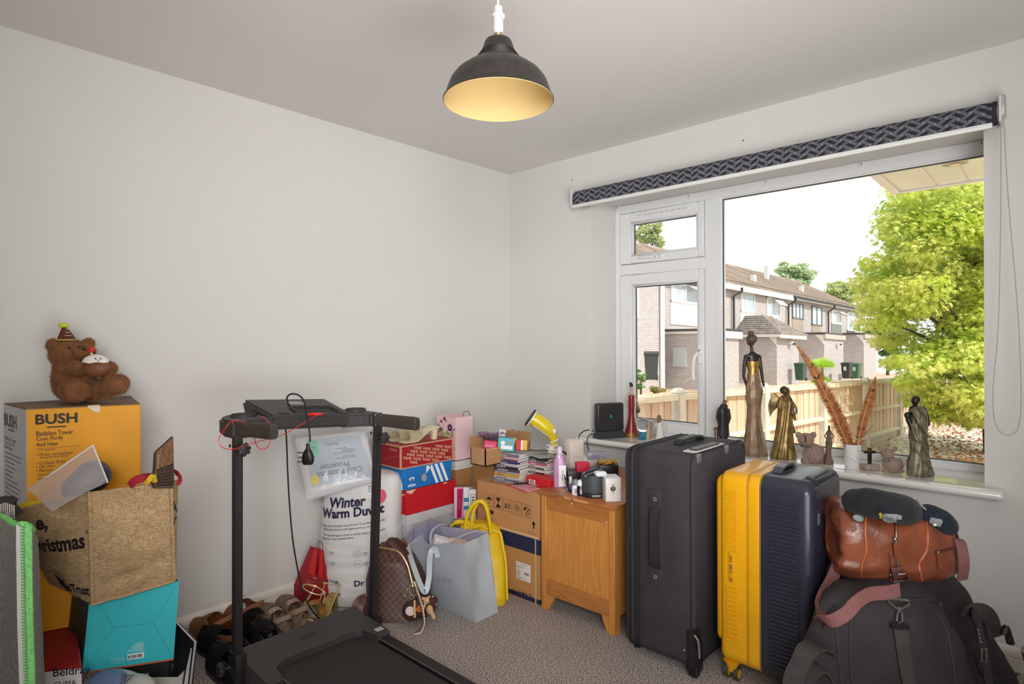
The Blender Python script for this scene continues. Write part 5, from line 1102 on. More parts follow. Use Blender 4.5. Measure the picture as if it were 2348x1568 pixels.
# ---------------------------------------------------------------- shoes: heel at y=0, toe at y=L
def sw(t, W_): return W_*(.62+.38*math.sin(min(1, t*1.25+.12)*PI*.62)**1.2)*(max(0, 1-max(0, (t-.72)/.28)**2.6))**.5*(min(1, t/.09)**.45 if t < .09 else 1)
def soleslab(bm, L_, W_, z0, z1, n=22, lift=lambda t: 0, ex=0):
    rows = [max(.0015, min(.9985, i/n)) for i in range(n+1)]
    lo = [(sw(t, W_)/2+ex, t*L_) for t in rows]; pts = lo+[(-x, y) for x, y in lo[::-1]]
    return loft(bm, [[(x, y, z+lift(y/L_)) for x, y in pts] for z in (z0, z1)])
def upper(bm, L_, W_, z0, hf, t0, phi0, n=26, m=14, th=.003):
    V_ = {}
    for i in range(n+1):
        t = max(.004, min(.996, i/n)); w = sw(t, W_)/2+.001; h = hf(t)
        for j in range(m+1):
            ph = PI*j/m; V_[i, j] = bm.verts.new((w*math.cos(ph)*(1 if abs(math.cos(ph)) > .5 else 1), t*L_, z0+h*math.sin(ph)**.75))
    fs = []
    for i in range(n):
        t = (i+.5)/n
        for j in range(m):
            ph = PI*(j+.5)/m
            if t < t0 and t > .03 and phi0(t) < ph < PI-phi0(t): continue
            fs.append(bm.faces.new((V_[i, j], V_[i, j+1], V_[i+1, j+1], V_[i+1, j])))
    bmesh.ops.solidify(bm, geom=fs, thickness=th)
    for v in [v for v in bm.verts if not v.link_faces]: bm.verts.remove(v)
    return bm
def clog(loc, rz, lab):
    t = thing('clog', lab, 'shoe', loc, rz, 'tan clogs'); m = M('a8714a', .45, var=.12, vs_=14, bump=.2, bs=50)
    obj('sole', soleslab(NB(), .27, .105, 0, .028), M('8a5a3a', .6), t); obj('footbed', soleslab(NB(), .25, .092, .028, .033), M('7a4c34', .7), t)
    obj('upper', upper(NB(), .27, .108, .02, lambda q: .052+.045*math.sin(min(1, q*1.1)*PI)**1.5 if q > .4 else .05, .52, lambda q: .75), m, t, ang=60)
    bm = NB(); ribbon(bm, spline([(-.052, .125, .05), (-.05, .09, .085), (-.03, .062, .105), (0, .052, .11), (.03, .062, .105), (.05, .09, .085), (.052, .125, .05)], 5), .018, .005, up='z'); obj('heel_strap', bm, M('966245', .5), t)
    for s in (-1, 1): bm = NB(); ell(bm, (s*.053, .125, .052), (.004, .009, .009)); obj('rivet', bm, M('4a3a2e', .4), t)
    bm = NB()
    for x, y in ((-.02, .17), (.0, .175), (.02, .17), (-.012, .2), (.012, .2)): ell(bm, (x, y, .108-abs(x)*.5-(y-.16)*.5), (.004, .005, .004))
    obj('vent_hole', bm, M('4a2f20', .8), t); return t
def sandal(loc, rz, lab):
    t = thing('sandal', lab, 'shoe', loc, rz, 'beige suede sandals'); m = M('a8907a', .9, var=.12, vs_=30, bump=.2, bs=150)
    obj('outsole', soleslab(NB(), .26, .095, 0, .014), M('1d1b1b', .6), t); obj('midsole', soleslab(NB(), .26, .095, .014, .036), M('b79a7e', .8), t); obj('footbed', soleslab(NB(), .25, .086, .036, .04), M('a68d74', .9), t)
    obj('upper', upper(NB(), .26, .1, .03, lambda q: .05+.03*math.sin(q*PI), .5, lambda q: .62 if q < .3 else .9), m, t, ang=60)
    bm = NB(); ribbon(bm, spline([(-.045, .14, .05), (-.02, .11, .1), (.02, .11, .1), (.046, .14, .05)], 5), .034, .004, up='y'); obj('cross_strap', bm, m, t)
    bm = NB(); ribbon(bm, spline([(-.046, .1, .045), (-.035, .03, .085), (0, .008, .098), (.035, .03, .085), (.046, .1, .045)], 6), .020, .004, up='z'); obj('heel_strap', bm, M('9a8470', .9), t)
    bm = NB(); box(bm, (.048, .09, .06), (.003, .014, .018), .001); obj('buckle', bm, M('b5a892', .4, .7), t); return t
def loafer(loc, rz, lab, col='0e0e10', grp='black shoes', rough=.85, scol='2a292b'):
    t = thing('shoe', lab, 'shoe', loc, rz, grp); obj('sole', soleslab(NB(), .285, .104, 0, .026), M(scol, .6), t); obj('insole', soleslab(NB(), .26, .088, .026, .031), M('1b181b', .9), t)
    obj('upper', upper(NB(), .285, .106, .02, lambda q: .064+.02*max(0, math.sin(max(0, min(1, (q-.3)*1.5))*PI))*(q > .3) if q < .85 else .064, .5, lambda q: .9), M(col, rough, var=.2, vs_=40), t, ang=60)
    bm = NB(); rim = [(.66*(sw(q, .106)/2+.001), q*.285, .02+.064*.807+(.004 if q < .3 else .006)) for q in (.51, .42, .3, .18, .08, .04)]; tube(bm, spline([(-x, y, z) for x, y, z in rim]+[(0, .006, .078)]+rim[::-1], 4), .0035, 6); obj('collar', bm, M('2b2a2f', .8), t)
    bm = NB(); box(bm, (0, .0, .06), (.018, .004, .01), .001); obj('heel_tab', bm, M('5a595d', .7), t); return t
def gl(px, py): return PZ(px, py, 0)
TW = PI/2  # toe towards the left wall
clog(gl(538, 1475)+Vector((.04, 0, 0)), R_(108), 'left tan clog of the pair by the wall, nearer the white trainer'); clog(gl(596, 1455)+Vector((0, .03, 0)), R_(104), 'right tan clog of the pair, partly behind the treadmill post')
sandal(gl(650, 1466)+Vector((.03, .0, 0)), R_(88), 'left beige suede sandal with dark sole, nearer the clogs'); sandal(gl(690, 1447)+Vector((.02, .0, 0)), R_(84), 'right beige suede sandal with dark sole, nearer the gold heels')
loafer(gl(560, 1525), R_(100), 'black suede shoe directly behind the left treadmill post'); loafer(gl(560, 1578)+Vector((.03, 0, 0)), R_(92), 'nearest black suede shoe beside the left treadmill post'); loafer(gl(620, 1490), R_(84), 'black suede shoe half hidden by the treadmill front cover'); 
loafer(gl(640, 1528), R_(80), 'purple-black shoe closest to the treadmill front cover', '231a24')
t = loafer(gl(432, 1536)+Vector((.0, .0, 0)), R_(98), 'white trainer between the black folder and the tan clogs', 'dcd8d6', 'white trainers', .5, 'd8d2cc'); t.name = 'trainer'
# gold heels
def heel(loc, rz, lab, grp='gold heeled sandals'):
    t = thing('heeled_sandal', lab, 'shoe', loc, rz, grp); GD = M('c2a468', .3, .8, var=.15, vs_=40)
    c = spline([(0, 0, .095), (0, .05, .085), (0, .1, .04), (0, .15, .012), (0, .23, .01)], 6); bm = NB(); ribbon(bm, c, [.05]*6+[.055]*6+[.065]*6+[.07]*6+[.03], .006); obj('sole', bm, GD, t)
    bm = NB(); loft(bm, [sring(.03, .03, .088, 12, 2.5, 0, .012), sring(.02, .02, .05, 12, 2.5, 0, .008), sring(.022, .022, 0, 12, 2.5, 0, .004)]); obj('heel', bm, GD, t)
    st = M('dccb9d', .35, .5)
    for y, z, w in ((.18, .01, .033), (.15, .012, .034)): bm = NB(); tube(bm, spline([(-w, y, z), (-w*.7, y+.01, z+.04), (0, y+.015, z+.052), (w*.7, y+.01, z+.04), (w, y, z)], 5), .003, 6); obj('toe_strap', bm, st, t)
    bm = NB(); tube(bm, [(.036*math.cos(a), .03+.045*math.sin(a), .15+.02*math.sin(a)) for a in [2*PI*i/28 for i in range(28)]], .0028, 6, True); tube(bm, spline([(0, -.012, .095), (0, -.02, .13), (0, -.014, .14)], 4), .003, 6); tube(bm, spline([(-.03, .12, .03), (-.036, .06, .1), (-.036, .03, .15)], 4), .0028, 6); tube(bm, spline([(.03, .12, .03), (.036, .06, .1), (.036, .03, .15)], 4), .0028, 6); obj('ankle_strap', bm, st, t)
    bm = NB(); box(bm, (.038, .03, .15), (.003, .012, .012), .001); obj('buckle', bm, M('e2c77a', .25, .9), t); return t
h1 = heel(gl(735, 1428), R_(140), 'gold strappy heeled sandal nearest the beige sandals'); dup(h1, gl(762, 1416)+Vector((-.02, .03, 0)), R_(205), 'gold strappy heeled sandal leaning towards the duvet bag')
# red gift bag behind
rq = [dz(PD(678, 1362, 2.86), .01), dz(PD(748, 1375, 2.80), .01), PD(739, 1259, 2.84), PD(712, 1253, 2.90)]; rq = [PD(674, 1339, 2.88), PD(746, 1366, 2.78), PD(742, 1262, 2.82), PD(711, 1252, 2.90)]
t = thing('red_gift_bag', 'dark red gift bag with brighter red bands leaning beside the duvet bag', 'bag', rq[0], YAW); n_ = (rq[1]-rq[0]).cross(rq[3]-rq[0]).normalized(); n_ = n_ if n_.dot(CAM-rq[0]) > 0 else -n_
bk = [q-n_*.05 for q in rq]; bk[2] = rq[2]-n_*.012; bk[3] = rq[3]-n_*.012; WO_('body', prism(NB(), rq, bk, .002), M('a80f22', .4, var=.1, vs_=15), t)
for u0, u1 in ((.34, .62), (.78, .95)):
    c4 = [bil(rq, u0, .36), bil(rq, u1, .36), bil(rq, u1, .97), bil(rq, u0, .97)]; WO_('bright_band', prism(NB(), [q+n_*.0005 for q in c4], [q+n_*.002 for q in c4]), M('e0241f', .4), t)
p = face_print(rq[0], rq[1], rq[3], .0012); a = p.at(718, 1324); p.rect(a[0], a[1], a[0]+.025, a[1]+.004); 
for i in range(3): a = p.at(703, 1330+i*5); p.lines(a[0], a[1], .09, 1, 1, .0022, seed=i)
wpar(p.build(M('e6b0b0', .5)), t)
bm = NB(); tube(bm, spline([bil(rq, .5, .98), bil(rq, .5, .98)+Vector((.0, .01, .035)), bil(rq, .9, 1)+Vector((0, 0, .03)), bil(rq, .95, .98)], 5), .0016, 5); WO_('handle', bm, M('8a1020', .5), t)
WO_('foot', prism(NB(), [dz(q, .001) for q in (rq[0], rq[1], bk[1], bk[0])], [rq[0], rq[1], bk[1], bk[0]]), M('96101f', .4), t)
# ================================================================ treadmill (deck along +x, uprights at its head)
t = thing('treadmill', 'black folding treadmill with two uprights and a console', 'treadmill', (.6, -1.77, 0))
TB = M('322d2d', .5, var=.12, vs_=30, bump=.05, bs=400); TG = M('3d3939', .55, var=.08, vs_=50); TD_ = M('191718', .55)
W = lambda name, bm, m, **k: WO_(name, bm, m, t, **k)
bm = NB(); bx(bm, (.62, -1.968, .03), (2.0, -1.582, .07), .002); W('belt', bm, M('2e2a2a', .75, var=.18, vs_=70, bump=.25, bs=500))
for a, b in ((-2.02, -1.965), (-1.575, -1.525)):
    bm = NB(); bx(bm, (.56, a, .012), (2.0, b, .078), .008, 2); r_ = W('side_rail', bm, TD_)
    bm = NB(); bx(bm, (.74, (b if a < -1.8 else a)-.003, .0765), (2.0, (b if a < -1.8 else a)+.003, .0795)); wpar(obj('trim_strip', bm, M('4c4645', .4)), t)
# hood: U-shaped cover
def hood_pts(): return [(.475, -2.02), (.475, -1.523), (.50, -1.518), (.755, -1.518), (.76, -1.525), (.76, -1.580), (.72, -1.588), (.68, -1.60), (.664, -1.63), (.66, -1.9), (.675, -1.945), (.70, -1.962), (.755, -1.968), (.765, -1.975), (.765, -2.028), (.755, -2.033), (.49, -2.033)]
tb = NB(); P_ = hood_pts(); loft(tb, [[(x, y, .02) for x, y in P_], [(x, y, .088 if x < .6 else .08) for x, y in P_], [(x+(.012 if x < .5 else -.006 if x > .74 else 0), y+(.006 if y < -2 else -.006 if y > -1.53 else 0), .106 if x < .6 else .094) for x, y in P_]], cap=True)
bmesh.ops.triangulate(tb, faces=[f for f in tb.faces if len(f.verts) > 4]); W('front_cover', tb, TG, ang=30)
p = Print((.575, -1.80, .1075), (0, 1, 0), (-1, 0, 0), .0006); [p.rect(i*.014, 0, i*.014+.01, .014) for i in range(4)]; q_ = p.build(M('2a2727', .4)); wpar(q_, t); q_.location.z = .0
bm = NB(); bx(bm, (.712, -1.566, .0945), (.738, -1.535, .0965), .0005); W('sticker', bm, M('d9d9db', .5)); bm = NB()
for i in range(4): bx(bm, (.716, -1.561+i*.006, .0966), (.733, -1.558+i*.006, .0970))
W('sticker_print', bm, M('8a8a8c', .5), smooth=False, kind='stuff')
# uprights
def post(xb, xt, y, zt, nm='upright'):
    tb = NB(); rings = []
    for z, x in ((.02, xb), (zt, xt)): rings.append([(x-.016, y-.014, z), (x+.016, y-.014, z), (x+.016, y+.014, z), (x-.016, y+.014, z)])
    loft(tb, rings); bmesh.ops.bevel(tb, geom=tb.edges[:], offset=.003, segments=2, affect='EDGES'); u_ = W(nm, tb, M('2b2728', .45)); return u_
def knob(c, ax, nm='knob'):
    tb = NB(); n = 14; prof = [(.004, -.014), (.009, -.012), (.02, -.004), (.023, .003), (.021, .012), (.006, .016)]; rings = []
    for r_, z in prof: rings.append([(r_*(1+.14*math.cos(7*2*PI*j/42))*math.cos(2*PI*j/42), r_*(1+.14*math.cos(7*2*PI*j/42))*math.sin(2*PI*j/42), z) for j in range(42)])
    loft(tb, rings); bmesh.ops.transform(tb, matrix=Matrix.Translation(c) @ (Matrix.Rotation(PI/2, 4, ax)), verts=tb.verts); W(nm, tb, M('2f2c2d', .5))
post(.562, .575, -2.042, .925); post(.590, .636, -1.490, .90)
knob((.607, -2.035, .868), 'Y'); knob((.668, -1.483, .848), 'Y'); knob((.545, -2.09, .085), 'X')
bm = NB(); tube(bm, [(.545, -2.09, .085), (.56, -2.04, .085)], .006, 8); bx(bm, (.53, -2.062, .0), (.60, -2.022, .14), .006, 2); W('pivot_bracket', bm, TD_); W('pivot_bracket', bx(NB(), (.565, -1.512, .0), (.625, -1.465, .085), .006, 2), TD_)
for x, y, z in ((.556, -2.061, .878), (.615, -1.509, .866)): bm = NB(); ell(bm, (x, y, z), (.006, .003, .006)); W('bolt', bm, M('0d0d0d', .4))
# side arms, cups, grips
def slab(P_, z0, z1, zt=None, bev=.01):
    tb = NB(); loft(tb, [[(x, y, z0) for x, y in P_], [(x, y, z1) for x, y in P_]]); bmesh.ops.recalc_face_normals(tb, faces=tb.faces); bmesh.ops.bevel(tb, geom=tb.edges[:], offset=bev, segments=2, affect='EDGES'); bmesh.ops.triangulate(tb, faces=[f for f in tb.faces if len(f.verts) > 4]); return tb
AL = [(.60, -2.066), (.50, -2.068), (.43, -2.05), (.375, -2.005), (.355, -1.95), (.355, -1.90), (.58, -1.90), (.585, -1.95), (.60, -2.015)]
AR = [(.655, -1.464), (.52, -1.466), (.44, -1.482), (.385, -1.515), (.36, -1.56), (.36, -1.61), (.57, -1.61), (.585, -1.545), (.62, -1.512), (.655, -1.512)]
W('arm', slab(AL, .905, .968), TG, ang=30); W('arm', slab(AR, .893, .950), TG, ang=30)
for c, R0 in (((.465, -1.975, .962), .042), ((.505, -1.513, .945), .041)):
    bm = NB(); lathe(bm, [(R0*1.12, 0), (R0*1.12, .008), (R0*1.02, .016), (R0*.95, .015), (R0*.88, .006), (R0*.8, .003)], 36, c); W('cup_holder', bm, TG)
    bm = NB(); lathe(bm, [(R0*.9, .006), (R0*.9, .0075)], 30, c); W('cup_well', bm, M('0e0d0d', .6))
for (a, b) in (((.573, -2.042, .940), (.862, -2.042, .957)), ((.640, -1.49, .922), (.902, -1.49, .928))):
    bm = NB(); rings = []
    for x, s in ((a[0], 1.06), (a[0]+.004, 1.06), (a[0]+.006, 1), (b[0]-.012, 1.0), (b[0]-.003, .96), (b[0], .8)):
        f = (x-a[0])/(b[0]-a[0]); z = a[2]+(b[2]-a[2])*f; rings.append([(x, a[1]+px_, z+pz_) for pz_, px_, _ in sring(.052*s, .03*s, 0, 24, 3.0)])
    loft(bm, rings); W('grip', bm, M('453b36', .7, bump=.2, bs=500, var=.1, vs_=60))
    bm = NB(); loft(bm, [[(b[0]+dx, a[1]+px_, b[2]+pz_) for pz_, px_, _ in sring(.04*s, .021*s, 0, 20, 3.0)] for dx, s in ((.0, 1), (.0015, .9))]); W('grip_cap', bm, M('312d2f', .5))
    bm = NB(); tube(bm, [(a[0]-.001, a[1]+px_, a[2]+pz_) for pz_, px_, _ in sring(.0565, .034, 0, 24, 3.0)], .0022, 5, True); W('grip_seam', bm, M('9a9795', .5))
# console
def con(x, y, z): return Vector((x, y, z+.018*((-1.58-y)/.34)))
F0, F1, B0_, B1_ = con(.585, -1.925, .958), con(.585, -1.575, .952), con(.325, -1.925, 1.002), con(.325, -1.555, .998)
lo = [con(.575, -1.915, .90), con(.575, -1.585, .895), con(.34, -1.565, .925), con(.34, -1.915, .925)]
W('console', prism(NB(), lo, [F0, F1, B1_, B0_], .012, 3), TG, ang=30)
def ct(u_, v_, h=.0012): n_ = (F1-F0).cross(B0_-F0).normalized(); n_ = n_ if n_.z > 0 else -n_; return F0.lerp(F1, u_).lerp(B0_.lerp(B1_, u_), v_)+n_*h
def patch(name, pts, m, h=.0012, th=.001): W(name, prism(NB(), [ct(a, b, h-th) for a, b in pts], [ct(a, b, h) for a, b in pts]), m, smooth=False)
patch('display', [(.44, .60), (.63, .60), (.60, .80), (.42, .80)], M('77736f', .15, spec=.8))
tray = [(.33+.0, .18), (.345, .30), (.38, .36), (.80, .36), (.84, .30), (.84, .18), (.80, .12), (.36, .12)]
patch('device_tray', tray, M('131213', .6), .0015); 
bm = NB(); pts = [ct(a, b, .006) for a, b in [(.33, .12), (.345, .30), (.38, .37), (.80, .37), (.835, .30), (.845, .12)]]; tube(bm, spline(pts, 4), .004, 6); W('tray_lip', bm, TB)
p = Print(wrap=lambda x, y, h: ct(x, y, .0018)); 
for a, b, w_ in ((.22, .55, .05), (.30, .62, .04), (.26, .48, .06), (.72, .60, .07), (.78, .52, .05), (.30, .36, .1), (.60, .5, .02), (.66, .5, .02), (.36, .42, .02)): p.rect(a, b, a+w_, b+.012)
q_ = p.build(M('8d8985', .5), None, 'button_print', kind='stuff'); wpar(q_, t)
for u0 in (.12, .80):
    bm = NB()
    for i in range(9):
        for j in range(3): c = ct(u0+i*.013, .06+j*.035, .001); box(bm, c, (.0022, .002, .001))
    W('speaker_holes', bm, BLACK, kind='stuff')
# cables and red cord
def cable(name, label, cat, pts, r_, m, extra=None):
    P3 = [PD(*q) for q in pts]; tt = thing(name, label, cat, P3[0]); bm = NB(); tube(bm, spline(P3, 8), r_, 8); WO_('cord', bm, m, tt); return tt
tt = cable('power_cable', 'black power cable with a three-pin plug hanging over the treadmill console', 'cable', [(672, 937, 2.42), (662, 928, 2.41), (658, 912, 2.40), (668, 903, 2.38), (685, 906, 2.34), (697, 920, 2.30), (703, 950, 2.25), (709, 985, 2.22), (711, 1013, 2.22)], .0034, BLACK)
pc = PD(706, 1045, 2.22)
bm = NB(); loft(bm, [[pc+cr*a+cf*b+cu*z for a, b, _ in sring(w_, d_, 0, 16, 2.8)] for w_, d_, z in ((.012, .012, .045), (.014, .014, .028), (.03, .024, .016), (.042, .028, 0), (.044, .026, -.02), (.034, .02, -.032))]); WO_('plug', bm, M('171516', .4), tt)
for a, b in ((-.036, .012), (-.036, -.022), (-.032, -.006)): bm = NB(); bx(bm, (-.013, -.003, -.002), (.013, .003, .002)); o = WO_('pin', box(NB(), pc+cr*a*.8+cu*b, (.022, .004, .006), .0008, rot=(0, 0, YAW)), M('8d8578', .35, .7), tt)
cable('power_cable', 'thin black cable dropping from under the console to the carpet', 'cable', [(655, 985, 2.36), (657, 1010, 2.37), (660, 1090, 2.40), (665, 1170, 2.42), (673, 1250, 2.44), (688, 1330, 2.46), (702, 1375, 2.47), (720, 1405, 2.50), (736, 1422, 2.53)], .0032, BLACK)
RC = M('e0222a', .35)
tt = thing('safety_cord', 'bright red safety cord clipped on the console and looped round the left grip', 'cord', PD(740, 949, 2.36))
for i, pts in enumerate(([(742, 948, 2.345), (735, 948, 2.33), (708, 963, 2.28), (680, 980, 2.22), (650, 996, 2.16), (628, 1003, 2.08), (600, 1010, 2.06), (572, 1019, 2.05), (556, 1022, 2.03), (542, 1028, 1.99), (524, 1030, 1.98), (508, 1024, 1.98), (501, 1011, 1.98), (507, 996, 1.99), (518, 980, 1.99), (530, 967, 2.0), (548, 964, 2.0), (558, 966, 2.0), (565, 974, 1.98)],
        [(592, 953, 2.10), (604, 957, 2.06), (614, 966, 2.02), (619, 974, 1.99), (622, 984, 1.97)], [(582, 998, 2.06), (588, 1020, 2.0), (597, 1029, 2.0), (607, 1029, 2.0), (616, 1022, 1.99), (622, 1000, 2.0)])):
    bm = NB(); tube(bm, spline([PD(*q) for q in pts], 8), .0014, 6); WO_('cord', bm, RC, tt)
bm = NB(); a, b = PD(705, 951, 2.335), PD(740, 949, 2.345); tube(bm, spline([a, a.lerp(b, .3)+Vector((0, 0, .002)), b], 5), [.005]*4+[.006]*5+[.005, .003], 10); WO_('magnet_key', bm, M('e3202a', .3), tt)
# ================================================================ duvet bag and mattress protector
dc = Vector((.20, -1.30, 0)); t = thing('duvet_bag', 'tall white packed duvet bag with dark blue lettering standing by the wall', 'duvet', dc, YAW)
def dring(z, w, d, cx, cy, e=2.4, n=56): return [Vector(p)+Vector((cx, cy, 0)) for p in sring(w, d, z, n, e)]
DR = [(0, .34, .27, 0, 0), (.012, .365, .29, 0, 0), (.05, .38, .31, 0, 0), (.2, .385, .31, .004, 0), (.35, .38, .30, .01, 0), (.48, .375, .29, .018, .005), (.56, .365, .27, .022, .01), (.60, .33, .22, .02, .01), (.615, .22, .13, .01, .01)]
def dint(z):
    for a, b in zip(DR[:-1], DR[1:]):
        if a[0] <= z <= b[0]: f = (z-a[0])/(b[0]-a[0]); return [a[i]+(b[i]-a[i])*f for i in range(5)]
    return list(DR[-1])
def wrk(p): return noise.noise(Vector((p.x*5, p.y*5, p.z*38)))*.0045+noise.noise(p*9)*.006
bm = NB(); rings = []
for i in range(64):
    z = .615*i/63; _, w_, d_, cx, cy = dint(z); R_l = []
    for p in dring(z, w_, d_, cx, cy):
        o_ = Vector((p.x-cx, p.y-cy, 0)).normalized(); R_l.append(p+o_*wrk(p))
    rings.append(R_l)
loft(bm, rings); obj('bag', bm, M('e9e7e6', .32, spec=.5, var=.02, vs_=12), t, ang=80)
def dwrap(px, z, h=.0015):
    """surface point for a horizontal position px given as x offset in the camera-right axis"""
    _, w_, d_, cx, cy = dint(min(max(z, .002), .6)); e = 2.4; u_ = max(-.999, min(.999, (px-cx)/(w_/2))); y = -(d_/2)*(1-abs(u_)**e)**(1/e); p = Vector((px, cy+y, z)); o_ = Vector((px-cx, y, 0)).normalized(); return p+o_*(wrk(p)+h)
DVI = M('23244a', .5)
def dpx(px, py): # picture point on the bag front, in local x, z
    p = PD(px, py, (dc-CAM).dot(cf)-.15); l = Matrix.Rotation(-YAW, 3, 'Z') @ (p-dc); return l.x, l.z
p = Print(wrap=lambda x, y, h: dwrap(x, y+x*.10, .0022))
def dtx(s_, x0, y0, x1, y1, **k): a = dpx(x0, y0); b = dpx(x1, y1); p.text(s_, a[0], a[1]-a[0]*.10, abs(b[0]-a[0]), max(.002, abs((b[1])-(a[1]))), **k)
dtx('Winter', 749, 1170, 837, 1146, bold=.035); dtx('Warm Duvet', 729, 1195, 877, 1172, bold=.035)
for s_, x1, y in (('Keep warm all winter long with this 15 tog duvet perfect for', 880, 1215), ('keeping you toasty on cold nights and frosty mornings.', 862, 1223), ('The hypoallergenic cover is comfortingly soft and hypo', 880, 1236), ('filled with cosy polyester fibres.', 812, 1244)): dtx(s_, 734, y, x1, y-7, bold=.008)
dtx('Dr', 813, 1344, 836, 1330, bold=.03); dtx('15 Tog', 745, 1341, 765, 1332, bold=.012)
wpar(p.build(DVI), t) if False else None
o = p.build(DVI, t)
p = Print(wrap=lambda x, y, h: dwrap(x, y, .0026)); 
for x, y in ((743, 1269), (819, 1269), (745, 1293), (821, 1292)):
    a = dpx(x, y); p.ring(a[0], a[1], .0185, .0012); 
    if x > 800 and y < 1280: p.frame(a[0]-.008, a[1]-.008, a[0]+.008, a[1]+.009, .0012); p.ring(a[0], a[1]-.001, .0045, .001)
    else: p.line([(a[0]-.009, a[1]-.004), (a[0]-.006, a[1]+.004), (a[0], a[1]+.007), (a[0]+.006, a[1]+.004), (a[0]+.009, a[1]-.004)], .0012, closed=True)
    for i in range(2): p.rect(a[0]+.026, a[1]+.003-i*.009, a[0]+.052-i*.006, a[1]+.006-i*.009)
a = dpx(850, 1120); 
for i in range(3): p.rect(a[0]-.02, a[1]-i*.01, a[0]+.02, a[1]+.003-i*.01)
p.build(M('6f7078', .5), t, 'small_print', kind='stuff')
p = Print(wrap=lambda x, y, h: dwrap(x, y, .0022)); a = dpx(772, 1337); p.disc(a[0], a[1], .0105); p.build(M('2f8f4d', .5), t, 'green_badge')
_, w_, d_, cx, cy = dint(.5); p = Print(wrap=lambda x, y, h: dwrap(x, y, .0022)); a = dpx(866, 1142)
for i in range(40):
    h0 = .032*math.sqrt(max(0, 1-((i-19.5)/20)**2)); p.rect(a[0]-.022+i*.0013, a[1]-h0, a[0]-.022+(i+1)*.0013, a[1]+h0)
p.build(M('ef5a78', .5), t, 'pink_badge')
# mattress protector pack
mq = [PD(704, 1146, 2.72), PD(862, 1103, 2.80), PD(838, 986, 2.92), PD(674, 1003, 2.83)]
t = thing('mattress_protector_pack', 'clear plastic pack with an upside-down grey-blue insert leaning on the duvet bag', 'mattress protector', mq[0], YAW)
n_ = (mq[1]-mq[0]).cross(mq[3]-mq[0]).normalized(); n_ = n_ if n_.dot(CAM-mq[0]) > 0 else -n_
def mf(u_, v_, s, am=.035): p = bil(mq, u_, v_); e = (max(0, 4*u_*(1-u_))**.4)*(max(0, 4*v_*(1-v_))**.4); return p+n_*(s*am*e+noise.noise(p*22)*.004*e)-n_*.01
bm = NB(); gridsurf(bm, lambda a, b: mf(a, b, 1), 24, 20); gridsurf(bm, lambda a, b: mf(a, b, -1), 24, 20); bmesh.ops.remove_doubles(bm, verts=bm.verts, dist=.0006)
WO_('white_quilt', bm, M('dfdee2', .3, spec=.6), t, ang=80)
IN = [(.10, .16), (.985, .10), (.90, .90), (.16, .92)]
def mi_(u_, v_, h=.004): a = Vector(IN[0]+(0,)).lerp(Vector(IN[1]+(0,)), u_).lerp(Vector(IN[3]+(0,)).lerp(Vector(IN[2]+(0,)), u_), v_); return mf(a.x, a.y, 1)+n_*h
bm = NB(); gridsurf(bm, lambda a, b: mi_(a, b, .004), 14, 12); WO_('card_insert', bm, M('bcc6d1', .3, spec=.5), t, ang=80)
p = Print(wrap=lambda x, y, h: mi_(1-x, 1-y, .0056)); p.text('Cool Mattress', .14, .74, .74, .115); p.text('Protector', .33, .60, .5, .115)
for i, (y, w_) in enumerate(((.50, .62), (.46, .6), (.38, .66), (.345, .7), (.31, .68), (.275, .4))): p.lines(.5-w_/2, y, w_, 1, 1, .014, seed=i)
p.text('TheraPur', .42, .13, .26, .06); p.rect(.38, .09, .72, .095)
wpar(p.build(M('44505e', .5)), t)
p = Print(wrap=lambda x, y, h: mi_(x, y, .0058)); p.poly([(.0, .52), (.1, .55), (.19, .66), (.22, .8), (.2, .98), (0, .98)]); wpar(p.build(M('7fcdaa', .4), None, 'green_badge'), t)
p = Print(wrap=lambda x, y, h: mi_(x, y, .0064)); p.rect(.03, .80, .15, .82); p.rect(.05, .75, .16, .765); wpar(p.build(M('2f8f6d', .4), None, 'badge_print'), t)
p = Print(wrap=lambda x, y, h: mi_(x, y, .0058)); p.disc(.07, .12, .075, .10, n=20); wpar(p.build(M('e3cf5c', .4), None, 'yellow_badge'), t)
CLR = M('f3f3f5', .12, alpha=.16, spec=1.)
bm = NB(); gridsurf(bm, lambda a, b: mf(a*1.04-.02, b*1.22-.03, 1, .05)+n_*(.009+.004*math.sin(a*40+b*13)*math.cos(b*30)), 34, 24); WO_('plastic_wrap', bm, CLR, t, ang=80)
bm = NB(); gridsurf(bm, lambda a, b: PD(690+a*110, 985-b*70*(1-.5*abs(a-.5)), 2.86+.02*math.sin(a*25))+Vector((0, 0, .008*math.sin(a*37))), 22, 8); WO_('plastic_ruffle', bm, M('e5e5e5', .2, alpha=.22, spec=.8), t, ang=80)
# ================================================================ shoe boxes: long face towards +x, short face towards -y
X1 = .35
def carton(name, label, cat, x0, x1, y0, y1, z0, z1, col, lidh=0, lidcol=None, group=None, th=.004, rot=0, rough=.6):
    t = thing(name, label, cat, ((x0+x1)/2, (y0+y1)/2, z0), rot, group); w, d = x1-x0, y1-y0; h = z1-z0; m = M(col, rough, var=.04, vs_=10)
    obj('body', B((0, 0, (h-(.004 if lidh else 0))/2), (w-(.005 if lidh else 0), d-(.005 if lidh else 0), h-(.004 if lidh else 0)), .0015), m, t)
    if lidh: obj('lid', B((0, 0, h-lidh/2), (w, d, lidh), .002), M(lidcol or col, rough, var=.04, vs_=10), t)
    return t, w, d, h
def lface(w, d, h): return Print((w/2, -d/2, 0), (0, 1, 0), (0, 0, 1), .0008)
def sface(w, d, h): return Print((-w/2, -d/2, 0), (1, 0, 0), (0, 0, 1), .0008)
y0 = -1.16
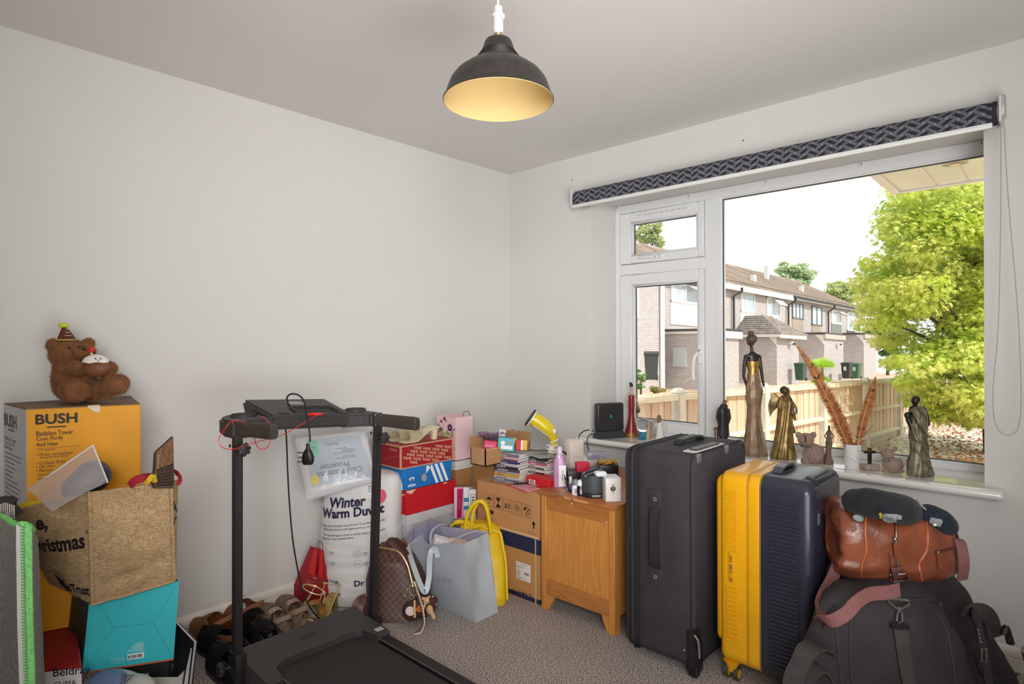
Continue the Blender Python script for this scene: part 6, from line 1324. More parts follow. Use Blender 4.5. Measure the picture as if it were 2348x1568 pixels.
t, w, d, h = carton('shoe_box', 'brown cardboard box at the bottom of the shoe box stack', 'box', .12, .36, -1.14, -.80, 0, .262, 'a9804f', group='shoe boxes by the left wall')
t, w, d, h = carton('shoe_box', 'plain pale grey shoe box with a deep lid below the red one', 'box', .13, .355, -1.128, -.80, .263, .384, 'bdbcc0', .05, 'c9c8ca', 'shoe boxes by the left wall')
t, w, d, h = carton('shoe_box', 'plain bright red shoe box with a cream swoosh on its short end', 'box', .14, .35, -1.128, -.80, .385, .508, 'c51420', 0, None, 'shoe boxes by the left wall')
p = sface(w, d, h); p.poly([(w*.05, h*.55), (w*.30, h*.30), (w*.62, h*.52), (w*.98, h*.86), (w*.55, h*.74), (w*.32, h*.62), (w*.2, h*.72), (w*.1, h*.8)]); p.build(M('e6c3a0', .6), t, 'swoosh_logo')
p = lface(w, d, h); p.poly([(.0, h*.93), (.03, h*.82), (.06, h*.99), (0, h*.99)]); p.build(M('e6c3a0', .6), t, 'swoosh_logo'); p = lface(w, d, h); p.poly([(d*.72, h*.99), (d*.76, h*.9), (d*.82, h*.99)]); p.build(M('e6c3a0', .6), t, 'swoosh_logo')
t, w, d, h = carton('shoe_box', 'bright blue shoe box with white trefoil logo and three stripes', 'box', .14, .35, -1.15, -.83, .51, .618, '1272c0', .045, '1478c6', 'shoe boxes by the left wall')
p = lface(w, d, h)
def trefoil(p, x, y, s):
    for a in (-.62, 0, .62):
        p.poly([(x+s*(.0+.55*math.sin(a)+.26*math.cos(tt)*math.cos(a)+.5*math.sin(tt)*math.sin(a)), y+s*(.30+.38*math.cos(a)*.9+.5*math.sin(tt)*math.cos(a)-.26*math.cos(tt)*math.sin(a))) for tt in [2*PI*i/18 for i in range(18)]])
trefoil(p, .055, .035, .024); p.text('adidas', .030, .014, .05, .014, bold=.03)
p.build(M('eef1f4', .5), t); p = lface(w, d, h); p.h = .0013
for i in range(3): p.rect(.040, .036+i*.004, .072, .0375+i*.004)
p.build(M('1272c0', .5), t, 'logo_stripe'); p = lface(w, d, h); p.h = .0015
for i in range(3): x = .165+i*.034; p.poly([(x+.045, .004), (x+.063, .004), (x+.02, h-.004), (x+.0, h-.004)])
p.poly([(.148, h-.005), (.145, h-.045), (.172, h-.018), (.178, h-.005)])
p.build(M('eef1f4', .5), t, 'stripes'); p = lface(w, d, h); p.h = .0018; p.poly([(.108, .075), (.115, .055), (.125, .062), (.133, .07), (.142, .055), (.15, .052), (.148, .035), (.134, .024), (.118, .035)]); p.build(M('b9bfc4', .3, .4), t, 'torn_sticker')
p = sface(w, d, h); p.h = .0015; trefoil(p, w*.80, .07, .013); p.rect(w*.35, .004, w*.99, .04); p.build(M('e9ecef', .5), t, 'end_label'); p = sface(w, d, h); p.h = .0018; p.bars(w*.82, .01, w*.95, .032, 12); p.lines(w*.4, .03, w*.35, 4, .007, .003); p.build(BLACK, t, 'label_print', kind='stuff')
t, w, d, h = carton('shoe_box', 'top shoe box, dark red printed with rows of beige lettering', 'box', .13, .353, -1.165, -.825, .62, .732, '9f1826', 0, None, 'shoe boxes by the left wall')
bm = NB()
for y in (-d/2+.005, d/2-.005):
    for z in (.004, h-.004): pass
def edge(a, b, s=.007): bx(bm, tuple(min(a[i], b[i])-s/2 for i in range(3)), tuple(max(a[i], b[i])+s/2 for i in range(3)))
e_ = .0015
for z in (.002, h-.002): edge((w/2-e_, -d/2+e_, z), (w/2-e_, d/2-e_, z), .006); edge((-w/2+e_, -d/2+e_, z), (w/2-e_, -d/2+e_, z), .006)
for q in ((w/2-e_, -d/2+e_), (w/2-e_, d/2-e_)): edge((*q, .002), (*q, h-.002), .008)
obj('kraft_edge', bm, M('cf9d72', .7), t, smooth=False)
p = lface(w, d, h); p.h = .003
for r_ in range(-3, 10):
    for c_ in range(-3, 9):
        x = c_*.0595+(r_*.021) % .0595-.03; y = .014+r_*.0185-x*.2
        if .008 < x and x+.052 < d-.004 and .002 < y-.0104 and y+.0145 < h-.004: p.text('VANS', x, y, .052, .0145, bold=.02, rot=-.2)
p.build(M('e2b48e', .6), t); p = sface(w, d, h); p.h = .003; p.text('VANS', w*.60, h*.74, w*.28, h*.14, bold=.02); p.line([(0.004, .006), (w*.98, h*.62)], .001); p.build(M('d58a7c', .6), t)
# cream mules on the top box
def mule(loc, rz, lab):
    t = thing('mule_sandal', lab, 'shoe', loc, rz, 'cream mules on the top shoe box'); CR = M('e2d6b4', .4, var=.04, vs_=20)
    c = spline([(0, 0, .006), (0, .05, .006), (0, .09, .012), (0, .14, .045), (0, .19, .062), (0, .225, .064)], 5); bm = NB(); ribbon(bm, c, [.03]+[.06]*4+[.075]*6+[.068]*5+[.058]*9+[.03], .007); obj('sole', bm, CR, t)
    bm = NB(); gridsurf(bm, lambda u_, v_: Vector((.041*math.cos(PI*u_), .03+.075*v_+.01*math.sin(PI*u_), .008+v_*.008+.043*math.sin(PI*u_)**.8)), 14, 8, .003); obj('band', bm, CR, t, ang=70)
    bm = NB(); loft(bm, [sring(.034, .03, 0, 14, 2.6, 0, .205), sring(.036, .034, .03, 14, 2.6, 0, .206), sring(.045, .045, .056, 14, 2.6, 0, .205)]); obj('heel', bm, CR, t); return t
mule((.285, -1.115, .7325), R_(-4), 'cream open-toe mule on the top shoe box, the one nearer the camera'); mule((.205, -1.12, .7325), R_(6), 'cream open-toe mule on the top shoe box, the one nearer the wall')
# ================================================================ column of parcels and the floral bag
xa, ya = .33, -.785
zt1 = PX(1043, 1058, xa).z
t, w, d, h = carton('parcel_box', 'tall white parcel box with brown tape under the floral gift bag', 'box', .255, .33, -.785, -.66, .0, zt1-.002, 'd2cfce')
pt = lambda py: PX(1043, py, xa).z
for z0_, z1_ in ((pt(1110)-.035, pt(1075)-.008),): bm = NB(); box(bm, (0, 0, (z0_+z1_)/2), (w+.002, d+.002, z1_-z0_)); obj('brown_tape', bm, M('a3764a', .5), t)
for z_ in (pt(1072), pt(1112)): bm = NB(); box(bm, (0, 0, z_), (w+.001, d+.001, .0015)); obj('lid_line', bm, M('8f8c8a', .6), t)
xL = PY(1002, 1000, ya).x; yR = PX(1084, 1000, xa).y; zb_, zt2 = zt1, PX(1043, 958, xa).z
t = thing('gift_bag', 'pale pink gift bag with a floral printed front behind the shoe boxes', 'bag', ((xL+xa)/2, (ya+yR)/2, zb_)); w, d, h = xa-xL, yR-ya, zt2-zb_
PINK = M('e8c6c8', .5, var=.03, vs_=10)
bm = NB()
for a, b in (((-w/2, -d/2), (w/2, -d/2)), ((w/2, -d/2), (w/2, d/2)), ((w/2, d/2), (-w/2, d/2)), ((-w/2, d/2), (-w/2, -d/2))): loft(bm, [[(a[0], a[1], 0), (b[0], b[1], 0), (b[0], b[1], h), (a[0], a[1], h)], [(a[0]*.98, a[1]*.98, 0), (b[0]*.98, b[1]*.98, 0), (b[0]*.98, b[1]*.98, h), (a[0]*.98, a[1]*.98, h)]])
bx(bm, (-w/2, -d/2, 0), (w/2, d/2, .003)); obj('body', bm, PINK, t, smooth=False)
bm = NB(); loft(bm, [[(-w/2+.004, -d/2+.004, h*.97), (w/2-.004, -d/2+.004, h*.97), (w/2-.006, 0, h*.88), (-w/2+.006, 0, h*.88)], [(-w/2+.004, -d/2+.004, h*.975), (w/2-.004, -d/2+.004, h*.975), (w/2-.006, 0, h*.885), (-w/2+.006, 0, h*.885)]]); obj('inner_flap', bm, M('d88e98', .5), t, smooth=False)
bm = NB(); tube(bm, spline([(w/2, 0-.01, h), (w/2, .0, h+.025), (w/2, .03, h+.028), (w/2, .045, h)], 6), .0016, 6); obj('handle', bm, M('35302f', .5), t)
cols_ = ['7ba23b', 'b9cf62', '5a3a78', 'c9557c', 'efe2ea', '8f4a9a', 'd88fb0', 'cfa05a', '4f7a3a']
p = sface(w, d, h); random.seed(21)
for i in range(16): x0_ = random.uniform(.01, w-.01); y_ = random.uniform(.02, h*.6); x1_ = min(max(x0_+random.uniform(-.03, .03), .004), w-.004); p.poly([(x0_, y_), (x0_+.006, y_), (x1_+.002, min(y_+.07, h-.004)), (x1_, min(y_+.07, h-.004))], mi=random.choice((0, 1, 8)), h=.0006)
for i in range(44):
    fx, fy = random.uniform(.008, w-.008), random.uniform(.01, h-.01); rr_ = random.uniform(.004, .010); ci = random.choice((2, 3, 4, 4, 5, 6, 6, 7))
    for a in range(5): p.disc(min(max(fx+rr_*.6*math.cos(a*1.257), .006), w-.006), fy+rr_*.6*math.sin(a*1.257), rr_*.5, mi=ci, n=8, h=.0008+i*.00002)
    p.disc(fx, fy, rr_*.25, mi=7 if ci != 7 else 2, n=8, h=.0018)
p.build([M(c, .6) for c in cols_], t, 'flower_print', kind='stuff')
p = sface(w, d, h); p.h = .0022; cx_f, cz_f = w*.72, h*.76
for a in range(5): p.disc(cx_f+.011*math.cos(a*1.257+.3), cz_f+.011*math.sin(a*1.257+.3), .010, n=12)
p.build(M('6c2f7c', .6), t, 'pansy_print'); p = sface(w, d, h); p.h = .0026; p.disc(cx_f, cz_f, .006, n=10); p.poly([(w*.30, h*.32), (w*.36, h*.3), (w*.62, h*.72), (w*.46, h*.62)]); p.build(M('a9c94a', .6), t, 'leaf_print')
# back cartons behind the books
zc0 = .585
t, w, d, h = carton('carton', 'plain brown carton behind the stacks of books, under the open one', 'box', .34, .498, -.66, -.38, 0, zc0, 'b5864f', group='brown cartons')
t = thing('teal_cloth', 'folded pale turquoise cloth between the brown cartons', 'cloth', (.47, -.52, zc0)); bm = NB(); loft(bm, [sring(.25, .26, z, 28, 5) for z in (.001, .012, .024)]+[sring(.22, .23, .03, 28, 4)]); wob(bm, .006, 14); bmesh.ops.translate(bm, vec=(0, 0, .007), verts=bm.verts); obj('fabric', bm, M('8fc3d4', .8, var=.12, vs_=20), t, ang=70)
zo = zc0+.042; xo, yo = PZ(1113, 1070, zo).x, PZ(1113, 1070, zo).y
xo0, yo1 = PY(1079, 1055, yo).x, PX(1215, 1045, xo).y; zo1 = PZ(1113, 1070, zo).z; 
zo1 = zo+(1070-1030)*((Vector((xo, yo, zo))-CAM).dot(cf))/FPX
t = thing('open_carton', 'open brown carton full of packets beside the pink gift bag', 'box', ((xo+xo0)/2, (yo+yo1)/2, zo)); w, d, h = xo-xo0, yo1-yo, zo1-zo
KR = M('bd9066', .8, var=.08, vs_=12); bm = NB(); wl_ = .005
bx(bm, (-w/2, -d/2, 0), (w/2, d/2, .004)); bx(bm, (-w/2, -d/2, 0), (w/2, -d/2+wl_, h)); bx(bm, (w/2-wl_, -d/2, 0), (w/2, d/2, h)); bx(bm, (-w/2, d/2-wl_, 0), (w/2, d/2, h)); bx(bm, (-w/2, -d/2, 0), (-w/2+wl_, d/2, h)); obj('body', bm, KR, t, smooth=False)
bm = NB()
for i in range(9): z = .006+i*(h-.01)/9; tube(bm, [(w/2+.001, -d/2+.004, z), (w/2+.001, d/2-.004, z)], .0014, 5)
obj('corrugation', bm, M('9c7448', .8), t, kind='stuff')
bm = NB(); loft(bm, [[(-w/2, -d/2, h), (-w/2, d/2, h), (-w/2-.01, d/2, h+.05), (-w/2-.01, -d/2, h+.05)], [(-w/2+.004, -d/2, h), (-w/2+.004, d/2, h), (-w/2-.006, d/2, h+.05), (-w/2-.006, -d/2, h+.05)]]); loft(bm, [[(-w/2, d/2, h), (w/2, d/2, h), (w/2, d/2+.01, h+.045), (-w/2, d/2+.01, h+.045)], [(-w/2, d/2-.004, h), (w/2, d/2-.004, h), (w/2, d/2+.006, h+.045), (-w/2, d/2+.006, h+.045)]]); obj('flap', bm, M('a87c54', .8), t, smooth=False)
fr2 = zo+h*.55
def packet(px0, py0, px1, py1, dep, col, lab, name='packet', cat='packet', th=.02, extra=None, rot=0, grp=None, rough=.4, bev=.002, skew=0):
    a = PD(px0, py1, dep); k_ = dep/FPX; w, h = (px1-px0)*k_, (py1-py0)*k_; c = a+cr*w/2; t = thing(name, lab, cat, c, YAW, grp, rot=(0, rot, YAW) if rot else None)
    obj('body', B((0, th/2, h/2), (w, th, h), bev), M(col, rough, var=.03, vs_=20), t)
    if extra: p = Print((-w/2, 0, 0), (1, 0, 0), (0, 0, 1), .0009); mats = extra(p, w, h); p.build(mats, t, 'packet_print')
    return t, w, h
do = (Vector((xo, yo+.05, zo))-CAM).dot(cf)+.03
def e1(p, w, h): p.rect(w*.1, h*.35, w*.8, h*.6); return M('e87aa0', .4)
packet(1108, 1011, 1137, 1034, do, 'd62f67', 'bright pink packet in the open carton, leftmost', rot=.12, extra=e1)
def e2(p, w, h): p.disc(w*.3, h*.6, h*.16); p.rect(w*.2, h*.15, w*.9, h*.42); p.rect(w*.55, h*.6, w*.9, h*.7, 1); return [M('f2f0ee', .4), M('c96d5a', .4)]
packet(1140, 1004, 1178, 1034, do+.01, '4fb1b8', 'teal and white packet in the middle of the open carton', rot=.1, extra=e2)
def e3(p, w, h): p.rect(w*.45, 0, w*.62, h, 0); p.rect(w*.62, h*.0, w, h, 1); return [M('f0e3d5', .4), M('e6b023', .4)]
packet(1182, 1009, 1208, 1034, do+.03, 'c8202a', 'red and yellow packet at the right end of the open carton', rot=.05, extra=e3)
packet(1172, 1003, 1181, 1015, do+.05, 'd9a22e', 'small orange packet corner showing between the teal and red packets', rot=.5)
for i, (px, py, col) in enumerate(((1093, 992, 'b27fa0'), (1098, 997, '9b7aa8'), (1110, 1000, 'a58ab0'))):
    a = PD(px, py+4, do+.03); t = thing('blister_sheet', ('pinkish-purple', 'purple', 'lilac')[i]+' plastic sheet lying across the open carton, '+('topmost', 'middle one', 'lowest')[i], 'plastic sheet', a+Vector((0, 0, 0)), YAW+.1*i, 'plastic sheets on the open carton')
    bm = NB(); gridsurf(bm, lambda u_, v_: Vector((u_*.15, v_*.07, .004*math.sin(u_*9+i)+.003*v_-.004*i)), 8, 3, .001); obj('sheet', bm, M(col, .25, alpha=.8), t, ang=60)
    bm = NB()
    for a_ in range(6):
        for b_ in range(2): ell(bm, (.015+a_*.023, .018+b_*.03, .003+.004*math.sin((.015+a_*.023)/.15*9+i)-.004*i), (.008, .009, .003), 10, 6)
    obj('blister', bm, M('8b6f95', .3), t, kind='stuff')
packet(1142, 984, 1158, 1004, do+.05, 'c3bfb8', 'clear silver strip packet standing at the back of the open carton', rot=.15)
# small packages in front of the column
zk = .30
t, w, d, h = carton('carton', 'brown carton hidden low behind the yellow handbag', 'box', .372, .498, -.79, -.665, 0, zk, 'ab7d4d', group='brown cartons')
dp_ = (Vector((.45, -.79, zk))-CAM).dot(cf)
def f1(p, w, h): p.rect(w*.3, h*.05, w*.75, h*.9, 0); p.text('M', w*.4, h*.4, w*.2, h*.1, mi=1); return [M('b60d5c', .3), M('e6a02c', .4)]
a = PD(1041, 1190, dp_)
packet(1041, 1118, 1063, 1190, dp_, 'e3b9c6', 'tall magenta and pink carton beside the red shoe box', extra=lambda p, w, h: (p.poly([(w*.3, h*.02), (w*.8, h*.05), (w*.98, h*.97), (w*.35, h*.97)]), p.rect(w*.55, h*.3, w*.68, h*.62, 1), [M('b60d5c', .3), M('e6a02c', .4)])[2])
packet(1063, 1118, 1076, 1190, dp_+.02, 'eceef0', 'white carton with teal blocks between the magenta and striped ones', extra=lambda p, w, h: (p.rect(0, h*.55, w, h*.68), p.rect(0, h*.3, w, h*.42), [M('2a8fa5', .4)])[2])
packet(1075, 1123, 1092, 1192, dp_-.01, 'e9e7e4', 'white carton with a black striped frame left of the big brown box', extra=lambda p, w, h: (p.frame(w*.25, h*.2, w*.9, h*.85, .002), [p.rect(w*.4, h*(.28+.09*i), w*.75, h*(.32+.09*i)) for i in range(6)], BLACK)[2])
# ================================================================ the two big brown cartons
y0 = -.80; xl, xr = .512, .93; zm0, zm1 = .318, .532
t, w, d, h = carton('navy_banded_carton', 'lower brown carton with navy bands and a white address label', 'box', .50, .932, y0+.004, y0+.27, 0, zm0-.004, 'c08f57', group='brown cartons')
bm = NB(); bx(bm, (-w/2-.0012, -d/2-.0012, h*.76), (w/2+.0012, d/2, h*.985)); obj('navy_band', bm, M('20294d', .6), t); bm = NB(); bx(bm, (-w/2-.0012, -d/2-.0012, .006), (w/2+.0012, d/2, .028)); obj('navy_band', bm, M('20294d', .6), t)
bm = NB(); bx(bm, (w/2-.028, -d/2-.002, .0), (w/2-.022, -d/2-.0008, h)); obj('tape_edge', bm, M('d8b78d', .4), t)
p = face_print((.50, y0+.004, 0), (.932, y0+.004, 0), (.50, y0+.004, .3), .0016); a = p.at(1184, 1325); b = p.at(1217, 1285); c = p.at(1217, 1332); p.poly([a, (b[0], a[1]), (b[0], a[1]+.085), (a[0], a[1]+.085)]); wpar(p.build(M('e9e5e2', .5), None, 'address_label'), t); lx, lz, lw_ = a[0], a[1], b[0]-a[0]
p = face_print((.50, y0+.004, 0), (.932, y0+.004, 0), (.50, y0+.004, .3), .0022); p.text('A14 1482 J', lx+.004, lz+.072, lw_*.7, .007); p.lines(lx+.004, lz+.062, lw_*.8, 2, .006, .003); p.lines(lx+.004, lz+.045, lw_*.35, 5, .007, .003, seed=4); p.bars(lx+lw_*.55, lz+.03, lx+lw_*.9, lz+.042, 14); p.lines(lx+.004, lz+.01, lw_*.8, 2, .005, .0025, seed=9)
for i in range(6):
    x, y = p.at(1177+i*8, 1354+i*2.3); s = .0075
    if i == 0: p.ring(x, y, s, .003)
    elif i == 1: p.ring(x, y, s*.8, .002); p.line([(x, y), (x, y+s)], .002)
    elif i == 2: p.line([(x-s, y-s), (x-s, y+s), (x, y), (x+s, y+s), (x+s, y-s)], .0024)
    elif i == 3: p.rect(x-s, y-s, x+s, y+s)
    elif i == 4: p.rect(x-s, y-s, x-s*.1, y+s); p.rect(x+s*.2, y-s, x+s, y-s*.1)
    else: p.frame(x-s, y-s, x+s, y+s, .0016); p.line([(x-s, y-s), (x+s, y+s)], .0012); p.line([(x-s, y+s), (x+s, y-s)], .0012)
wpar(p.build(M('3a2a1c', .6)), t)
t, w, d, h = carton('printed_carton', 'upper brown carton printed with five handling symbols and an up arrow', 'box', xl, .932, y0, y0+.30, zm0, zm1, 'c59060', group='brown cartons')
bm = NB(); bx(bm, (-w/2, -d/2-.002, -.003), (w/2, -d/2, .006)); wob(bm, .002, 30); obj('worn_edge', bm, M('d9b48c', .8), t)
p = face_print((xl, y0, zm0), (.932, y0, zm0), (xl, y0, zm1), .0012); INK2 = M('2b211b', .6)
def sq(x0_, y0_, x1_, y1_): a = p.at(x0_, y1_); b = p.at(x1_, y0_); c = p.at(x0_, y0_); hh = (c[1]-a[1]); p.frame(a[0], a[1], b[0], a[1]+hh, .0012); return (a[0]+b[0])/2, a[1]+hh/2, (b[0]-a[0])/2, hh/2
cs = [sq(*q) for q in ((1113, 1131, 1131, 1158), (1133.5, 1136, 1152, 1164), (1154.5, 1142, 1173, 1170), (1176, 1148, 1195.5, 1177), (1197.5, 1154, 1218.5, 1184))]
x, y, a, b = cs[0]; p.poly([(x-a*.7, y+b*.1), (x-a*.5, y+b*.4), (x, y+b*.62), (x+a*.5, y+b*.4), (x+a*.7, y+b*.1)]); p.line([(x, y+b*.3), (x, y-b*.5), (x-a*.2, y-b*.6)], .0014)
x, y, a, b = cs[1]; p.poly([(x-a*.55, y+b*.7), (x+a*.55, y+b*.7), (x, y)]); p.poly([(x-a*.6, y-b*.7), (x+a*.6, y-b*.7), (x, y)]); p.rect(x-a*.6, y+b*.68, x+a*.6, y+b*.78); p.rect(x-a*.6, y-b*.78, x+a*.6, y-b*.68)
x, y, a, b = cs[2]; p.text('a/s', x-a*.7, y-b*.5, a*1.4, b*1.1, shear=.3, bold=.01)
x, y, a, b = cs[3]
for k in range(6): p.ring(x+a*.42*math.cos(k*PI/3), y+a*.42*math.sin(k*PI/3), a*.28, .0011, n=14)
x, y, a, b = cs[4]; p.ring(x, y, a*.62, .003, a0=-2.2, a1=2.6); p.poly([(x-a*.7, y+a*.1), (x-a*.1, y+a*.1), (x-a*.3, y+a*.75)]); p.line([(x, y-a*.3), (x+a*.35, y+a*.25)], .0045)
a = p.at(1113, 1177); p.text('ega', a[0], a[1], .062, .026, bold=.05); a = p.at(1115, 1187); p.text('england', a[0], a[1]-.004, .05, .010)
a = p.at(1224, 1212); p.rect(a[0]-.004, a[1], a[0]+.004, a[1]+.026); p.poly([(a[0]-.012, a[1]+.02), (a[0]+.012, a[1]+.02), (a[0], a[1]+.036)]); a = p.at(1210, 1222); p.text('This way up', a[0], a[1], .047, .007)
wpar(p.build(INK2), t)
# ================================================================ books
random.seed(8)
def book(lab, loc, rz, w, d, th, cover, spine, page='e5e0d8', grp='magazines and books on the brown carton'):
    t = thing('book', lab, 'book', loc, rz, grp); c = M(cover, .35)
    obj('cover', bx(NB(), (-w/2, -d/2, th-.0012), (w/2, d/2, th)), c, t, smooth=False); obj('cover', bx(NB(), (-w/2, -d/2, 0), (w/2, d/2, .0012)), c, t, smooth=False)
    obj('spine', bx(NB(), (-w/2, -d/2-.0008, 0), (w/2, -d/2, th)), M(spine, .4), t, smooth=False)
    obj('pages', bx(NB(), (-w/2+.002, -d/2, .0012), (w/2-.002, d/2-.002, th-.0012)), M(page, .7), t, smooth=False)
    p = Print((-w/2, -d/2-.0008, 0), (1, 0, 0), (0, 0, 1), .0006); p.lines(w*.12, th*.3, w*.7, 1, 1, th*.4, seed=int(loc[2]*9999)); p.build(M('d9d0c6' if sum(lin(spine)) < .9 else '5a4a55', .5), t, 'spine_print', kind='stuff'); return t
ORD = 'bottom second third fourth fifth sixth seventh eighth ninth tenth eleventh twelfth thirteenth fourteenth'.split()
z = zm1+.001; bxp, byp = PZ(1158, 1108, z).x, PZ(1158, 1108, z).y
L_ = [('8f8a90', '9b98a0'), ('c9c3c6', '6a6a70'), ('b9b2b6', 'b9b2b8'), ('d6b46a', 'c99a3c'), ('c9bfc0', 'a8a0a8'), ('bdb8bd', '4c4450'), ('9d98a0', '2a2430'), ('c3bcc0', 'b7b0ba'), ('3c3668', '352f66'), ('b8b0b4', '5d4a60'), ('c9c2c4', 'd1a4b0'), ('d2cdd0', '746d78')]
nm = {'9b98a0': 'grey', '6a6a70': 'dark grey', 'b9b2b8': 'pale grey', 'c99a3c': 'mustard yellow', 'a8a0a8': 'grey-lilac', '4c4450': 'plum grey', '2a2430': 'near-black', 'b7b0ba': 'light lilac', '352f66': 'deep violet', '5d4a60': 'muted purple', 'd1a4b0': 'dusty pink', '746d78': 'slate'}
for i, (c, s) in enumerate(L_):
    th = random.choice((.009, .011, .013, .014)); j = random.uniform(-.006, .006)
    book(nm[s]+' spined magazine, '+ORD[i]+(' up' if i else '')+' in the left stack on the brown carton', (bxp-.015+j, byp+.115+random.uniform(-.004, .004), z), R_(8)+random.uniform(-.05, .05), .15, .21, th, c, s); z += th+.0006
zL = z
z = zm1+.001; R2 = [('30262c', '1d1a1e'), ('d8d2cd', 'e4ddd7'), ('2c2a2e', '3a3238'), ('cfc8c4', 'e9e3dd'), ('3a3033', '242024'), ('d5cfcb', 'd6d0ca'), ('4a4448', '5a5157'), ('e0d9d4', 'cfc7c2'), ('c56f86', 'b85a74'), ('5c5a5c', '6a696c'), ('33302f', '2b292a')]
n2 = ['black', 'white', 'charcoal', 'cream', 'blackish brown', 'off-white', 'grey-brown', 'beige', 'rose pink', 'mid grey', 'matt black']
for i, (c, s) in enumerate(R2):
    th = random.choice((.009, .011, .012)); book(n2[i]+' magazine, '+ORD[i]+(' up' if i else '')+' in the right stack beside the steamer', (bxp+.115+random.uniform(-.006, .006), byp+.19, z), R_(2)+random.uniform(-.08, .08), .115, .16, th, c, s); z += th+.0006
zR = z
t = thing('magazine', 'glittery charcoal folder lying on top of both book stacks', 'folder', (bxp+.06, byp+.14, max(zL, zR)+.006), R_(30), rot=(R_(-3), R_(2), R_(35))); obj('cover', B((0, 0, 0), (.16, .10, .003), .0005), M('67625f', .5, var=.4, vs_=150), t); obj('pages', B((0, 0, -.003), (.156, .096, .003)), M('b5afaa', .6), t)
t = thing('magazine', 'grey-green magazine sliding off the top of the book stacks', 'magazine', (bxp+.085, byp+.12, max(zL, zR)+.002), rot=(R_(-4), R_(4), R_(-6))); obj('cover', B((0, 0, 0), (.22, .12, .002), .0005), M('8d928f', .35, var=.1, vs_=20), t); obj('pages', B((0, 0, -.0025), (.216, .116, .003)), M('c9c6c0', .6), t)
# red papers, red card box, pens
z = zm1+.0008; a = PZ(1170, 1117, z); t = thing('red_wallet', 'red and pink paper folder lying flat at the front of the printed carton', 'folder', (a.x+.055, a.y+.055, z), R_(-14)); obj('cover', B((0, 0, .0012), (.17, .12, .002)), M('d8333a', .4), t); obj('inner_sheet', B((.015, -.008, .0032), (.15, .09, .0015)), M('eba3ab', .5), t)
a = PZ(1205, 1110, z+.01); t = thing('red_card_box', 'flat red festive card box with white dots beside the steamer', 'box', (a.x+.075, a.y+.055, z+.006), R_(-8)); obj('body', B((0, 0, .022), (.165, .09, .044), .0015), M('d21424', .4), t)
p = Print((-.0825, -.045, 0), (1, 0, 0), (0, 0, 1), .0008)
for i in range(16): p.disc(random.uniform(.02, .16), random.uniform(.004, .04), .0014, n=6)
p.rect(.018, .006, .05, .028); p.rect(.056, .006, .066, .03); p.build(M('f0e6e4', .5), t, 'card_print', kind='stuff'); p = Print((-.0825, -.045, 0), (1, 0, 0), (0, 0, 1), .0014); p.bars(.022, .010, .046, .024, 12); p.build(BLACK, t, 'barcode'); obj('end_panel', B((-.0832, 0, .022), (.001, .085, .04)), M('f3c3cb', .4), t)
for (x0_, y0_, x1_, y1_, col, lab) in ((1178, 1109, 1252, 1104, '17161a', 'black pen in front of the red card box'), (1214, 1114, 1258, 1110, '8f8a72', 'olive pen with a yellow tip in front of the red card box')):
    a, b = PZ(x0_, y0_, z+.012), PZ(x1_, y1_, z+.012); t = thing('pen', lab, 'pen', a); bm = NB(); tube(bm, [a, b], .0048, 10); WO_('barrel', bm, M(col, .3), t); bm = NB(); d_ = (b-a).normalized(); tube(bm, [b, b+d_*.014], [.0046, .002], 10); WO_('tip', bm, M('d9b42a' if 'yellow' in lab else '2b2b2e', .4), t)
# ================================================================ bags on the floor
YL = M('e3bd10', .38, var=.05, vs_=20, bump=.12, bs=90)
yd = 2.86
t = thing('yellow_handbag', 'bright yellow leather handbag with two rolled handles behind the grey tote', 'bag', PZ(1145, 1388, 0)+Vector((-.06, .06, 0)), YAW)
# yellow bag ring corners from the picture: (px left, px right) at heights
rows = [(1380, 1085, 1161, 2.80), (1372, 1076, 1166, 2.80), (1330, 1068, 1167, 2.82), (1280, 1062, 1164, 2.84), (1240, 1058, 1156, 2.87), (1216, 1056, 1147, 2.89), (1204, 1058, 1130, 2.90)]
bm = NB(); rings = []
for py, xa_, xb_, dd in rows:
    a, b = PD(xa_, py, dd), PD(xb_, py, dd+.03); a.z = b.z = max((a.z+b.z)/2, .002); dirv = (b-a).normalized(); nn = Vector((-dirv.y, dirv.x, 0)); nn = nn if nn.dot(CAM-a) < 0 else -nn; w_ = (b-a).length; c = (a+b)/2+nn*.05
    rings.append([c+dirv*x+nn*y for x, y, _ in sring(w_, .12 if py > 1250 else .09, 0, 30, 3.6)])
rings[0] = [Vector((p.x, p.y, .001)) for p in rings[0]]; rr2 = []
for a, b in zip(rings[:-1], rings[1:]):
    for k in range(4): rr2.append([p.lerp(q, k/4) for p, q in zip(a, b)])
rr2.append(rings[-1]); loft(bm, rr2)
for v in bm.verts: v.co += (v.co-Vector((.78, -.9, v.co.z))).normalized()*noise.noise(v.co*16)*.006
WO_('body', bm, YL, t, ang=70)
bm = NB(); tube(bm, [PD(1060, 1218, 2.9), PD(1100, 1206, 2.89), PD(1148, 1222, 2.87), PD(1160, 1290, 2.83), PD(1163, 1375, 2.80)], .006, 8); WO_('piping', bm, YL, t)
for pts, dd in (([(1066, 1212), (1072, 1180), (1084, 1158), (1099, 1149), (1112, 1158), (1120, 1185), (1126, 1225)], 2.86), ([(1080, 1214), (1084, 1180), (1092, 1158), (1103, 1148), (1114, 1156), (1121, 1180), (1124, 1222)], 2.91)):
    bm = NB(); tube(bm, spline([PD(x, y, dd) for x, y in pts], 7), .0085, 10); WO_('handle', bm, YL, t)
bm = NB(); tube(bm, spline([PD(1034, 1206, 2.94), PD(1052, 1196, 2.93), PD(1080, 1202, 2.92), PD(1100, 1212, 2.9)], 6), [.006]*4+[.012]*8+[.010]*7, 10); WO_('side_wing', bm, YL, t)
